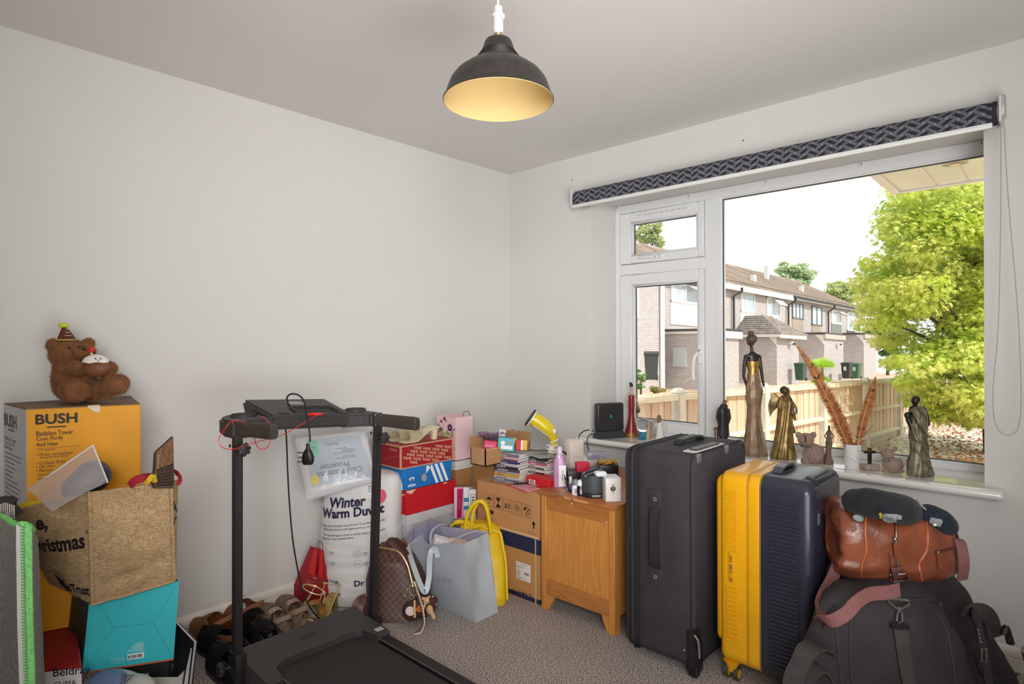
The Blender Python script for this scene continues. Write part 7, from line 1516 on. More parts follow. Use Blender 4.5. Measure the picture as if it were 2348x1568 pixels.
# grey tote
TT = M('b3b9c2', .5, var=.03, vs_=8, bump=.06, bs=300); TI = M('a9a9bc', .6)
b0, b1, b2 = PZ(1010, 1382, 0), PZ(1092, 1428, 0), PZ(1142, 1404, 0); b3 = b0+(b2-b1)
t0_, t1_, t2_, t3_ = PD(934, 1249, 2.86), PD(1064, 1246, 2.68), PD(1119, 1222, 2.80), PD(990, 1206, 3.00)
b0 = PZ(1000, 1386, 0)
t = thing('grey_tote', 'light grey leather tote bag standing open in front of the boxes', 'bag', (b0+b2)/2, YAW)
def tpan(c, am, sd): 
    n_ = (c[1]-c[0]).cross(c[3]-c[0]).normalized(); 
    return lambda u_, v_: bil(c, u_, v_)+n_*(am*math.sin(PI*u_)*math.sin(PI*min(1, v_*1.1))+noise.noise(Vector((u_*3+sd, v_*3, sd)))*.007*math.sin(PI*u_)*(.3+v_))
bm = NB()
pf_ = tpan((b0, b1, t1_, t0_), .008, 1); ps_ = tpan((b1, b2, t2_, t1_), -.022, 2); pbk = tpan((b3, b2, t2_, t3_), 0, 3); pl_ = tpan((b0, b3, t3_, t0_), .02, 4)
for f in (pf_, ps_, pbk, pl_): gridsurf(bm, f, 16, 18)
bmesh.ops.remove_doubles(bm, verts=bm.verts, dist=.003)
bm.faces.new([bm.verts.new(p+Vector((0, 0, .002))) for p in (b0, b1, b2, b3)]); bmesh.ops.solidify(bm, geom=bm.faces[:], thickness=.003); WO_('body', bm, TT, t, ang=50)
bm = NB(); gridsurf(bm, lambda u_, v_: pbk(u_, .3+.72*v_)+(CAM-pbk(u_, v_)).normalized()*.006, 8, 8); gridsurf(bm, lambda u_, v_: pl_(u_, .3+.7*v_)+cr*.006, 8, 8); WO_('lining', bm, TI, t, ang=70)
bm = NB()
for tri in ([(985, 1189, 2.94), (984, 1240, 2.92), (1034, 1205, 3.0), (1036, 1240, 2.98)], [(952, 1208, 2.93), (949, 1246, 2.9), (983, 1202, 2.96), (986, 1246, 2.94)], [(932, 1238, 2.9), (936, 1252, 2.88), (950, 1210, 2.94), (952, 1250, 2.92)], [(1034, 1206, 3.0), (1034, 1240, 2.98), (1068, 1217, 2.93), (1066, 1240, 2.92)]):
    q = [PD(*a) for a in tri]; gridsurf(bm, lambda u_, v_: bil((q[1], q[3], q[2], q[0]), u_, v_), 4, 4, .002)
WO_('lining_flap', bm, M('aeacc4', .6), t, ang=70)
n_ = (b1-b0).cross(Vector((0, 0, 1))).normalized(); n_ = n_ if n_.dot(CAM-b0) > 0 else -n_
def tw_(x, y, h): q = pf_(x, y); return q+(CAM-q).normalized()*.0045
p = Print(wrap=tw_); p.text('KER', .36, .46, .34, .075); wpar(p.build(M('9ea5af', .5), None, 'embossed_lettering'), t)
bm = NB(); ribbon(bm, spline([PD(934, 1252, 2.80), PD(944, 1285, 2.72), PD(958, 1325, 2.66), PD(971, 1354, 2.64), (PD(978, 1352, 2.64)), PD(984, 1320, 2.67), PD(985, 1290, 2.71), PD(988, 1266, 2.75), PD(997, 1258, 2.75), PD(1005, 1278, 2.735)], 6), .024, .003, up=tuple(cf)); WO_('strap', bm, M('c3cad0', .4), t)
bm = NB(); ribbon(bm, spline([PD(991, 1252, 2.80), PD(987, 1235, 2.83), PD(993, 1214, 2.87), PD(1012, 1202, 2.92), PD(1026, 1204, 2.95)], 6), .012, .003, up=tuple(cf)); WO_('strap', bm, M('a2a2b4', .4), t)
bm = NB(); ribbon(bm, spline([PD(1010, 1252, 2.76), PD(1035, 1243, 2.78), PD(1060, 1228, 2.80), PD(1090, 1217, 2.83), PD(1104, 1217, 2.84)], 6), .014, .003, up=(0, 0, 1)); WO_('strap', bm, M('bcc0ca', .4), t)
bx_c = PD(1010, 1245, 2.86); t = thing('white_box', 'small white box sticking up inside the grey tote', 'box', bx_c, YAW+.3); obj('body', B((0, 0, -.02), (.09, .06, .09), .003, rot=(.1, .35, 0)), M('eeecea', .5), t)
bm = NB(); c = PD(1035, 1245, 2.84); tube(bm, [c+Vector((.034*math.cos(a), .034*math.sin(a), .006*math.sin(a))) for a in [2*PI*i/24 for i in range(24)]], .011, 10, True); ell(bm, c+Vector((.03, .03, 0)), (.05, .04, .016)); o = obj('pink_scrunchie', bm, M('dcbcae', .8), None); tag(o, 'pale pink padded ring lying in the mouth of the grey tote', 'accessory')
# brown backpack
t = thing('brown_backpack', 'brown patterned leather backpack with gold zip and hanging charms', 'backpack', PZ(905, 1436, 0)+Vector((-.05, .05, 0)), YAW)
LV = newmat('monogram_leather', '5a3a32', .5); nt, N, L, b_ = nodes(LV); tc = N('TexCoord'); mp = N('Mapping'); mp.inputs['Rotation'].default_value = (0, R_(45), -YAW*0); L(tc.outputs['Object'], mp.inputs[0]); mpz = N('Mapping'); mpz.inputs['Rotation'].default_value = (0, 0, -YAW); L(tc.outputs['Object'], mpz.inputs[0]); L(mpz.outputs[0], mp.inputs[0]); sp = N('SeparateXYZ'); L(mp.outputs[0], sp.inputs[0])
def grid_(o_):
    m1 = N('Math', operation='MULTIPLY'); m1.inputs[1].default_value = 46; L(sp.outputs[o_], m1.inputs[0]); fr = N('Math', operation='FRACT'); L(m1.outputs[0], fr.inputs[0]); lt = N('Math', operation='LESS_THAN'); lt.inputs[1].default_value = .12; L(fr.outputs[0], lt.inputs[0]); return lt
mxm = N('Math', operation='MAXIMUM'); L(grid_(0).outputs[0], mxm.inputs[0]); L(grid_(2).outputs[0], mxm.inputs[1]); nzz = N('TexNoise'); nzz.inputs['Scale'].default_value = 260; L(tc.outputs['Object'], nzz.inputs[0]); mlt = N('Math', operation='MULTIPLY'); L(mxm.outputs[0], mlt.inputs[0]); L(nzz.outputs[0], mlt.inputs[1])
mxc = N('Mix', data_type='RGBA'); mxc.inputs[6].default_value = (*lin('4e322b'), 1); mxc.inputs[7].default_value = (*lin('94705a'), 1); L(mlt.outputs[0], mxc.inputs[0]); L(mxc.outputs[2], b_.inputs['Base Color'])
rows = [(1437, 838, 962, 2.66), (1430, 826, 978, 2.66), (1400, 826, 988, 2.68), (1360, 831, 982, 2.70), (1320, 836, 962, 2.72), (1290, 842, 945, 2.73), (1270, 850, 928, 2.74), (1258, 858, 915, 2.75), (1252, 868, 905, 2.76)]
bm = NB(); rings = []
for i, (py, xa_, xb_, dd) in enumerate(rows):
    a, b = PD(xa_, py, dd), PD(xb_, py, dd); z_ = max(a.z, .001) if i else .001; c = (a+b)/2; w_ = (b-a).length; c = c+cf*.075; rings.append([Vector((c.x, c.y, z_))+cr*x+cf*y for x, y, _ in sring(w_, .17 if i < 6 else .11, 0, 36, 2.7)])
rr2 = []
for a, b in zip(rings[:-1], rings[1:]):
    for k in range(4): rr2.append([p.lerp(q, k/4) for p, q in zip(a, b)])
rr2.append(rings[-1]); loft(bm, rr2)
for v in bm.verts:
    if v.co.z > .004: v.co += (v.co-Vector((.55, -1.25, v.co.z))).normalized()*(noise.noise(v.co*11)*.012+noise.noise(v.co*30)*.003)
bmesh.ops.recalc_face_normals(bm, faces=bm.faces); WO_('body', bm, LV, t, ang=70)
DL = M('4a2c26', .45, var=.15, vs_=20); zz = [PD(866, 1255, 2.665), PD(890, 1258, 2.655), PD(915, 1266, 2.645), (PD(932, 1290, 2.63)), PD(940, 1315, 2.62), PD(947, 1345, 2.605)]
bm = NB(); tube(bm, spline(zz, 6), .0035, 6); WO_('zip', bm, M('d1a77c', .35, .6), t)
bm = NB(); ribbon(bm, spline([PD(893, 1262, 2.72), PD(889, 1244, 2.74), PD(898, 1236, 2.76), PD(912, 1242, 2.76), PD(925, 1256, 2.74), PD(935, 1272, 2.72)], 6), .017, .006, up=tuple(cf)); ribbon(bm, spline([PD(905, 1258, 2.8), PD(922, 1248, 2.81), PD(940, 1268, 2.78), PD(955, 1300, 2.74), PD(985, 1345, 2.74)], 6), .02, .004, up=tuple(cf)); WO_('handle', bm, DL, t)
bm = NB(); ribbon(bm, spline([PD(838, 1368, 2.70), PD(820, 1378, 2.68), PD(814, 1400, 2.66), PD(822, 1415, 2.66)], 6), .03, .005, up=tuple(cf)); ribbon(bm, spline([PD(836, 1372, 2.66), PD(828, 1392, 2.65), PD(818, 1408, 2.63)], 6), .022, .005, up=tuple(cf)); WO_('shoulder_strap', bm, M('6b3f38', .45), t)
def f_(bm): capsule(bm, PD(945, 1400, 2.64), PD(982, 1385, 2.68), .045, .04); capsule(bm, PD(965, 1372, 2.68), PD(992, 1378, 2.7), .02, .025)
WO_('front_pocket', NB(), DL, t) if False else wpar(blob(f_, .006, 4, DL, 'front_pocket'), t)
for px, py in ((928, 1366), (992, 1368), (1000, 1385), (934, 1352)): bm = NB(); ell(bm, PD(px, py, 2.615 if px < 950 else 2.66), .0045); WO_('stud', bm, M('e2cfa5', .25, .8), t)
GM = M('cdbf9f', .3, .7); cc = PD(951, 1348, 2.585)
kt = thing('charm_bunch', 'bunch of key charms on a metal clasp hanging from the brown backpack', 'charm', cc, YAW)
bm = NB(); tube(bm, [PD(948+9*math.cos(a), 1352+14*math.sin(a), 2.585) for a in [2*PI*i/20 for i in range(20)]], .0025, 6, True); capsule(bm, PD(950, 1336, 2.58), PD(956, 1352, 2.58), .007, .006); tube(bm, [PD(944+5*math.cos(a), 1368+5*math.sin(a), 2.585) for a in [2*PI*i/16 for i in range(16)]], .0018, 6, True); WO_('clasp', bm, GM, kt)
bm = NB(); lathe(bm, [(.0195, -.002), (.0205, 0), (.0195, .002)], 28); bmesh.ops.transform(bm, matrix=Matrix.Translation(PD(940.5, 1401, 2.575)) @ Matrix.Rotation(YAW, 4, 'Z') @ Matrix.Rotation(PI/2, 4, 'X'), verts=bm.verts); WO_('round_charm', bm, M('e9d9d2', .4), kt)
bm = NB(); capsule(bm, PD(950.5, 1378, 2.57), PD(951, 1414, 2.57), .0048, .0055); WO_('stick_charm', bm, M('d9b083', .6), kt)
bm = NB(); box(bm, PD(961, 1396, 2.58), (.024, .005, .024), .001, rot=(0, .6, YAW)); WO_('orange_tag', bm, M('c76a24', .5), kt)
def f_(bm):
    ell(bm, PD(977, 1377, 2.60), (.017, .013, .015)); ell(bm, PD(985, 1398, 2.60), (.019, .014, .021)); ell(bm, PD(969, 1371, 2.6), .006); ell(bm, PD(984, 1368, 2.6), .006); capsule(bm, PD(973, 1388, 2.59), PD(969, 1400, 2.59), .006, .006); capsule(bm, PD(990, 1405, 2.59), PD(995, 1416, 2.585), .009, .009)
wpar(blob(f_, .003, 2, M('d6b184', .9, bump=.4, bs=300), 'plush_charm'), kt)
for k_, pts in enumerate(([(953, 1352), (960, 1375), (967, 1400), (971, 1425), (965, 1442), (950, 1452), (944, 1460)], [(955, 1350), (963, 1372), (970, 1398), (973, 1428), (966, 1448), (953, 1460), (946, 1461)])):
    bm = NB(); pp = spline([PD(x, y, 2.56 if y < 1420 else 2.55) for x, y in pts], 8); pp = [Vector((p.x, p.y, max(p.z, .003))) for p in pp]; tube(bm, pp, .0026, 6); WO_('braided_cord', bm, M('d8c5b5' if k_ else '6b4438', .6), kt)
bm = NB()
for i in range(20): p_ = Vector(pp[min(len(pp)-1, 3+i*2)]); ell(bm, p_, (.0042, .0042, .002), 8, 5, rot=(.6, .3, 0))
WO_('braid_knots', bm, M('efe3da', .6), kt, kind='stuff')
# ================================================================ oak cabinet in front of the window wall
CT = .553; OAK = wood_mat('oak_panel', 'c9813a', 'dd9c50', 5, (9, 9, .7), .42); OAK2 = wood_mat('oak_rail', 'a9662f', 'c98748', 5, (.8, 9, 9), .42); OAK3 = wood_mat('oak_top', '9c5a30', 'bd7945', 4, (.8, 6, 6), .3, 3); OAKL = wood_mat('oak_leg', 'c47c38', 'd8954c', 5, (9, 9, .8), .42)
cx0, cx1, cy0, cy1 = .948, 1.352, -.805, -.12
t = thing('oak_cabinet', 'orange oak cabinet with bracket feet between the brown cartons and the black suitcase', 'cabinet', ((cx0+cx1)/2, cy0, 0)); w_ = (cx1-cx0)/2
def L3(x, y, z): return (x-(cx0+cx1)/2, y-cy0, z)
tb = bx(NB(), L3(cx0-.014, cy0-.016, CT-.018), L3(cx1+.012, cy1, CT), .004, 2); o = obj('top', tb, OAK3, t)
for x, y in ((1.13, -.824), (1.2, -.8245), (1.255, -.824)): pass
bm = NB()
for x, s in ((1.115, .022), (1.17, .03), (1.21, .02)):
    loft(bm, [[L3(x-s, cy0-.0168, CT-.002), L3(x+s*.6, cy0-.0168, CT-.001), L3(x+s, cy0-.0168, CT-.011), L3(x-s*.4, cy0-.0168, CT-.013)], [L3(x-s, cy0-.0160, CT-.002), L3(x+s*.6, cy0-.0160, CT-.001), L3(x+s, cy0-.0160, CT-.011), L3(x-s*.4, cy0-.0160, CT-.013)]])
obj('worn_edge', bm, M('d79a5e', .5), t, kind='stuff')
for x0, x1 in ((cx0, cx0+.030), (cx1-.030, cx1)):
    obj('leg', bx(NB(), L3(x0, cy0, 0), L3(x1, cy0+.045, CT-.018), .002), OAKL, t); obj('leg', bx(NB(), L3(x0, cy1-.045, 0), L3(x1, cy1, CT-.018), .002), OAKL, t)
obj('top_rail', bx(NB(), L3(cx0+.03, cy0+.003, CT-.085), L3(cx1-.03, cy0+.02, CT-.018), .001), OAK2, t)
obj('end_panel', bx(NB(), L3(cx0+.03, cy0+.006, .145), L3(cx1-.03, cy0+.014, CT-.085)), OAK, t)
tb = bx(NB(), L3(cx0+.03, cy0+.002, .072), L3(cx1-.03, cy0+.022, .145), .001); obj('bottom_rail', tb, OAK2, t)
for s, x in ((1, cx0+.03), (-1, cx1-.03)):
    bm = NB(); P_ = [(0, .0725), (.038, .0725), (.034, .05), (.01, .002), (0, .002)]; loft(bm, [[L3(x+s*a, cy0+yy, b) for a, b in P_] for yy in (.003, .022)]); bmesh.ops.recalc_face_normals(bm, faces=bm.faces); obj('bracket_foot', bm, OAKL, t, smooth=False)
obj('side_panel', bx(NB(), L3(cx0+.004, cy0+.045, .072), L3(cx0+.012, cy1-.045, CT-.018)), OAK, t); obj('side_panel', bx(NB(), L3(cx1-.012, cy0+.045, .072), L3(cx1-.004, cy1-.045, CT-.018)), OAK, t)
obj('back_panel', bx(NB(), L3(cx0+.03, cy1-.012, .072), L3(cx1-.03, cy1, CT-.018)), OAK, t)
bm = NB(); 
for x, z in ((cx0+.178, CT-.033), (cx1-.042, CT-.08)): ell(bm, L3(x, cy0+.003, z), (.004, .0015, .004), 8, 6)
obj('chip', bm, M('ecd9bd', .7), t, kind='stuff')
# ---------------------------------------------------------------- things on the cabinet
def onc(px, py, z=CT+.0005): p = PZ(px, py, z); return p, (p-CAM).dot(cf)/FPX
def pbox(name, lab, cat, px0, px1, pytop, pybot, col, z=CT+.0005, depth=.05, rz=0, bev=.0015, rough=.45, grp=None, mat=None):
    p, k = onc((px0+px1)/2, pybot, z); w = (px1-px0)*k/(abs(math.cos(rz))+abs(math.sin(rz))*depth/max((px1-px0)*k, .001)*.6); h = (pybot-pytop)*k; t = thing(name, lab, cat, p+cf*(depth/2)*1.0, YAW+rz, grp); t.location.z = z
    obj('body', B((0, 0, h/2), (w, depth, h), bev, 2), mat or M(col, rough, var=.03, vs_=20), t); return t, w, depth, h, k
# steamer
p, k = onc(1256, 1082); p += cf*.05; p.z = CT+.0005
t = thing('garment_steamer', 'yellow and white handheld garment steamer with its white cord coiled round the neck', 'steamer', p, YAW); dep = (p-CAM).dot(cf); Ri_ = Matrix.Rotation(-YAW, 3, 'Z')
def sq_(px, py, y=0): return Ri_ @ (PD(px, py, dep+y)-p)
bm = NB(); rings = []
for py, cx, hw, dd in ((1087, 1255, 17, .06), (1083, 1255, 18, .065), (1070, 1256, 16, .055), (1056, 1259, 11, .045), (1040, 1262, 8, .035), (1022, 1266, 8, .03)):
    c = sq_(cx, py); rings.append([(c.x+a, c.y+b, c.z) for a, b, _ in sring(hw*2*k, dd, 0, 24, 2.4)])
loft(bm, rings); obj('handle', bm, M('ecebe8', .35), t)
bm = NB(); rings = []
for py, cx, hw in ((1073, 1246, 6), (1064, 1245, 9.5), (1052, 1249, 9), (1043, 1256, 5)):
    c = sq_(cx, py, -.012); rings.append([(c.x+a, c.y+b, c.z) for a, b, _ in sring(hw*2*k, .045, 0, 20, 2.2)])
loft(bm, rings); obj('water_tank', bm, M('dcb80c', .2, alpha=.92), t)
hd = spline([sq_(1267, 1032), sq_(1269, 1014), (sq_(1265, 998)), sq_(1256, 984), sq_(1243, 973), sq_(1231, 965), sq_(1220, 960)], 5)
bm = NB(); n_h = len(hd); rr_ = [.015+(.043-.015)*math.sin(min(1, max(0, i/n_h*1.7-.1))*PI/2)**1.3*(1 if i < n_h*.75 else 1-.12*(i-n_h*.75)/(n_h*.25)) for i in range(n_h)]; rings = []
for i, c in enumerate(hd):
    d_ = (hd[min(i+1, n_h-1)]-hd[max(i-1, 0)]).normalized(); sd = Vector((0, 1, 0)); up_ = d_.cross(sd).normalized(); rings.append([c+sd*math.cos(a)*rr_[i]*.9+up_*math.sin(a)*rr_[i]*.92 for a in [2*PI*j/20 for j in range(20)]])
loft(bm, rings); obj('head', bm, M('e8cd20', .25, coat=.3), t, ang=60)
bm = NB(); e_c = hd[-1]; dd_ = (hd[-1]-hd[-4]).normalized(); dd_ = (dd_+Vector((0, 0, .25))).normalized(); sd = Vector((0, 1, 0)); up_ = dd_.cross(sd).normalized()
for nm_, off, s0, s1, m_ in (('rim', .0, 1.0, 1.12, M('f3f2ee', .3)), ('soleplate', .008, 1.15, 1.1, M('3d3a3c', .35, .4))):
    bm = NB(); loft(bm, [[e_c+dd_*(off+o_)+sd*math.cos(a)*.036*s+up_*math.sin(a)*.046*s for a in [2*PI*j/28 for j in range(28)]] for o_, s in ((0, s0), (.006, s1), (.009, s1*.96))]); obj(nm_, bm, m_, t)
bm = NB(); ribbon(bm, [sq_(1262, 1003, -.036), sq_(1243, 990, -.04), sq_(1222, 975, -.042)], .006, .002, up=(0, 1, 0)); obj('grey_stripe', bm, M('b9b8b4', .4), t)
bm = NB(); ell(bm, sq_(1271, 989, -.034), (.010, .006, .014)); obj('button', bm, M('f0ede2', .3), t)
bm = NB(); 
for i in range(5): z_ = 1020+i*8; c = sq_(1264+math.sin(i)*2, z_); R0 = .030+.004*math.sin(i*2); tube(bm, [(c.x+R0*math.cos(a), c.y+R0*.9*math.sin(a), c.z+.006*math.sin(a*2+i)+.004*math.cos(a)) for a in [2*PI*j/28 for j in range(28)]], .0034, 7, True)
tube(bm, spline([sq_(1282, 1035, -.02), sq_(1292, 1042), sq_(1300, 1055, .01), sq_(1296, 1068, .02)], 6), .0034, 7); tube(bm, spline([sq_(1262, 1015, -.03), sq_(1275, 1010, -.03), sq_(1279, 1006, -.03)], 5), .004, 7); obj('coiled_cord', bm, M('eeedea', .4), t)
bm = NB(); tube(bm, spline([sq_(1288, 1034, .03), sq_(1298, 1040, .03), sq_(1302, 1050, .03), sq_(1300, 1062, .03), sq_(1290, 1066, .03)], 5), .005, 8); obj('plug_lead', bm, BLACK, t)
# lilac bottle
p, k = onc(1284, 1118); p += cf*.02; p.z = CT+.0005; t = thing('spray_bottle', 'lilac liquid bottle with a tall white label at the left of the cabinet top', 'bottle', p, YAW)
bm = NB(); loft(bm, [[(a, b, z) for a, b, _ in sring(w, d_, 0, 20, 3)] for w, d_, z in ((.056, .034, 0), (.058, .036, .004), (.058, .036, .115), (.05, .034, .13), (.032, .03, .15), (.024, .024, .158))]); obj('body', bm, M('d9a8d2', .2, spec=.6, tr=.25), t)
bm = NB(); loft(bm, [[(a, b, z) for a, b, _ in sring(w, d_, 0, 16, 2.6)] for w, d_, z in ((.026, .026, .156), (.028, .028, .17), (.022, .022, .188), (.014, .014, .192))]); obj('cap', bm, M('dcc3dc', .3), t)
tb = B((.012, -.0188, .055), (.034, .0012, .1), .0004); obj('label', tb, M('f1eff0', .4), t); p_ = Print((-.005, -.0195, .005), (1, 0, 0), (0, 0, 1), .0004); [p_.rect(.016, .03+i*.007, .021, .0345+i*.007) for i in range(7)]; p_.build(M('8a8090', .5), t)
# hair clip
p, k = onc(1302, 1128); t = thing('hair_clip', 'curved glossy black hair clip leaning against the lilac bottle', 'hair clip', p, YAW); dep = (p-CAM).dot(cf)
bm = NB(); c_ = spline([sq0 for sq0 in (Vector((-.02, -.0, .078)), Vector((-.012, -.004, .06)), Vector((-.004, -.004, .035)), Vector((.002, 0, .012)), Vector((.016, .002, .004)))], 6); tube(bm, c_, [.004]+[.007]*6+[.0085]*8+[.006]*8+[.004]*2, 10, flat=.6); obj('body', bm, M('1a191b', .2, coat=.5), t)
bm = NB(); tube(bm, [v+Vector((-.004, -.0065, 0)) for v in c_[2:-6]], .001, 5); obj('edge', bm, M('d8d6d4', .3), t)
# small bottles
def jar(name, lab, px, pyb, pyt, hw, col, capcol, caph, shape='round', label=None):
    p, k = onc(px, pyb); r0 = hw*k; p += cf*r0; p.z = CT+.0005; h = (pyb-pyt)*k; t = thing(name, lab, 'bottle', p, YAW, 'small bottles at the front of the cabinet')
    bm = NB(); lathe(bm, [(r0*.92, 0), (r0, .003), (r0, h*(1-caph)*.92), (r0*.85, h*(1-caph))], 22, sy=.8); obj('body', bm, M(col, .3), t)
    bm = NB(); 
    if shape == 'dome': lathe(bm, [(r0*.95, h*(1-caph)), (r0*.96, h*(1-caph*.6)), (r0*.8, h*(1-caph*.2)), (r0*.3, h)], 22, sy=.8)
    else: lathe(bm, [(r0*.5, h*(1-caph)), (r0*.55, h*(1-caph*.1)), (r0*.4, h)], 16)
    obj('cap', bm, M(capcol, .35), t)
    if label: pr_ = Print(wrap=lambda x, y, hh: Vector((r0*1.01*math.sin(x/r0), -r0*.81*math.cos(x/r0)-.0004, y))); [pr_.rect(-r0*.3+i*.0035, h*.12, -r0*.3+i*.0035+.0022, h*(.4 if i % 2 else .46)) for i in range(3)]; pr_.build(M('e7d6dd' if capcol != '7d7f82' else '33333a', .5), t)
jar('small_bottle', 'small bottle with cream cap and violet base, leftmost of the three', 1309, 1128, 1094, 7, '4a4576', 'e9e3d4', .45)
jar('deodorant', 'white roll-on bottle with a rounded grey cap, middle of the three', 1321, 1136, 1100, 9, 'eceaea', '7d7f82', .38, 'dome', 'x')
jar('deodorant', 'black roll-on bottle with a rounded white cap, rightmost of the three', 1333, 1138, 1101, 9, '1d1722', 'efeff0', .38, 'dome', 'x')
# boxes and cases
t, w, d, h, k = pbox('black_box', 'black square box behind the small bottles', 'box', 1299, 1342, 1080, 1118, '1c1819', depth=.075, rz=.1); topz = CT+h
t, w, d, h, k = pbox('red_box', 'small bright red jewellery box on top of the black box', 'box', 1321, 1352, 1066, 1083, 'c21636', z=topz+.0008, depth=.045, rz=.08, rough=.6); obj('lid', B((0, 0, h+.004), (w+.002, d+.002, .009), .0015), M('d81e42', .6), t)
p, k = onc(1363, 1143); r0 = .0545; p = PZ(1364, 1143, CT+.0005)+cf*r0; p.z = CT+.0005; t = thing('watch_case', 'dark grey round watch case with small white lettering', 'case', p, YAW); h = .098
bm = NB(); lathe(bm, [(r0*.97, 0), (r0*.985, .002), (r0*.985, .022)], 48); obj('base', bm, M('26272a', .5), t); bm = NB(); lathe(bm, [(r0*.99, .0225), (r0, .026), (r0, h-.004), (r0*.97, h)], 48); obj('lid', bm, M('434649', .6), t)
pr_ = Print(wrap=lambda x, y, hh: Vector((r0*.99*math.sin(x/r0), -r0*.99*math.cos(x/r0)-.0006, y))); pr_.text('CITIZEN', -.012, .007, .04, .0065, bold=.02); pr_.build(M('e9e9ea', .4), t); ctop = CT+h
t, w, d, h2, k = pbox('watch_box', 'white square watch box with a round brown watch picture', 'box', 1386, 1424, 1097, 1150, 'e9e6e3', depth=.09, rz=.08)
pr_ = Print((-w/2, -d/2, 0), (1, 0, 0), (0, 0, 1), .0012); pr_.rect(w*.40, h2*.34, w*.54, h2*.78, 0); pr_.disc(w*.47, h2*.56, .011, mi=1); pr_.ring(w*.47, h2*.56, .011, .0025, mi=0); pr_.build([M('d9bfa0', .4), M('5d3c2c', .4)], t, 'watch_picture')
p = PZ(1378, 1094, ctop+.001); t = thing('earbud_case', 'glossy white earbud case lying on the round watch case', 'case', p+cf*.02, YAW+.2); t.location.z = ctop+.0008; tb = B((0, 0, .0115), (.052, .042, .023), .011, 5); obj('body', tb, M('f2f3f5', .12, coat=.5), t); obj('lid_seam', B((0, 0, .0125), (.0524, .0424, .0006), .0), M('c9cbd0', .4), t)
for i, (a_, b_, c_) in enumerate((((1343, 1092), (1378, 1076), '16171a'), ((1340, 1084), (1372, 1074), '2b2c55'))):
    a, b = PZ(*a_, ctop+.008+.004*i), PZ(*b_, ctop+.010+.006*i); t = thing('pen', ('black glossy pen' if i == 0 else 'navy blue pen')+' resting across the round watch case', 'pen', a, group='pens on the round watch case'); bm = NB(); tube(bm, [a, b], .005, 10); WO_('barrel', bm, M(c_, .25, coat=.4), t); bm = NB(); tube(bm, [a-(b-a).normalized()*.01, a], [.0018, .0046], 10); WO_('tip', bm, M('c9c9cb', .3, .7), t)
t, w, d, h, k = pbox('peach_box', 'tall pale peach perfume box behind the red box', 'box', 1302, 1341, 1028, 1086, 'f7e9de', z=CT+.0005, depth=.07, rz=.45); t.location += cf*.10; t.scale = (1.05, 1, 1.18)
pr_ = Print((-w/2, -d/2, 0), (1, 0, 0), (0, 0, 1), .0008); pr_.rect(w*.3, h*.42, w*.8, h*.44); pr_.frame(w*.45, h*.28, w*.6, h*.36, .001); pr_.build(M('d9b8a6', .5), t, 'box_print')
t, w, d, h, k = pbox('flat_white_box', 'flat white box lying behind the red box, under the clear plastic box', 'box', 1328, 1400, 1056, 1078, 'e7e3e2', depth=.11, rz=.15); t.location += cf*.10; fz = CT+h; obj('pink_base', B((0, -.001, h*.2), (w+.001, d+.001, h*.3), .001), M('e2b9b6', .5), t)
p = PZ(1372, 1054, fz+.001); t = thing('clear_plastic_box', 'clear lilac-tinted plastic box on the flat white box', 'box', p+cf*.05, YAW+.1); t.location.z = fz+.001
tb = B((0, 0, .014), (.11, .07, .028), .004, 2); obj('body', tb, M('c9c8e2', .15, alpha=.45, spec=.8), t); tb = B((0, 0, .0295), (.116, .076, .004), .002, 2); obj('lid', tb, M('dcdcf0', .1, alpha=.55, spec=.9), t); bm = NB(); ell(bm, (-.01, 0, .01), (.03, .02, .008)); obj('contents', bm, M('8f90b4', .5), t)
# gold trinket dish
p = PZ(1398, 1083, CT+.03); t = thing('trinket_box', 'black tray heaped with gold beads behind the earbud case', 'tray', p+cf*.07, YAW); t.location.z = CT+.0005
obj('tray', B((0, 0, .03), (.10, .09, .06), .003, 2), M('1c1b1d', .4), t); bm = NB(); random.seed(4)
for i in range(150): ell(bm, (random.uniform(-.044, .044), random.uniform(-.038, .038), .062+random.uniform(0, .012)), random.uniform(.0035, .006), 8, 5)
obj('gold_beads', bm, M('d0a755', .25, .85, var=.2, vs_=90), t, kind='stuff')
t, w, d, h, k = pbox('tartan_tin', 'dark red tartan tin standing under the windowsill', 'tin', 1398, 1430, 1022, 1058, '8c2030', z=CT+.0005, depth=.07, rough=.3); t.location += cf*.30; t.scale = (1.1, 1, 1.6)
pr_ = Print((-w/2, -d/2, 0), (1, 0, 0), (0, 0, 1), .0008); pr_.rect(w*.28, 0, w*.34, h); pr_.rect(w*.66, 0, w*.72, h); pr_.rect(0, h*.3, w, h*.34); pr_.rect(0, h*.78, w, h*.82); pr_.build(M('e6c3bd', .4), t, 'tartan_line'); pr_ = Print((-w/2, -d/2, 0), (1, 0, 0), (0, 0, 1), .0005); pr_.rect(w*.02, 0, w*.2, h); pr_.rect(w*.42, 0, w*.58, h); pr_.build(M('5a1a26', .4), t, 'tartan_band')
t, w, d, h, k = pbox('grey_lidded_box', 'mottled white and grey papers piled behind the trinket tray', 'papers', 1385, 1425, 1050, 1064, 'd8d3d2', z=CT+.0005, depth=.09, rz=.2); t.location += cf*.17; t.scale = (1, 1, 3.0)
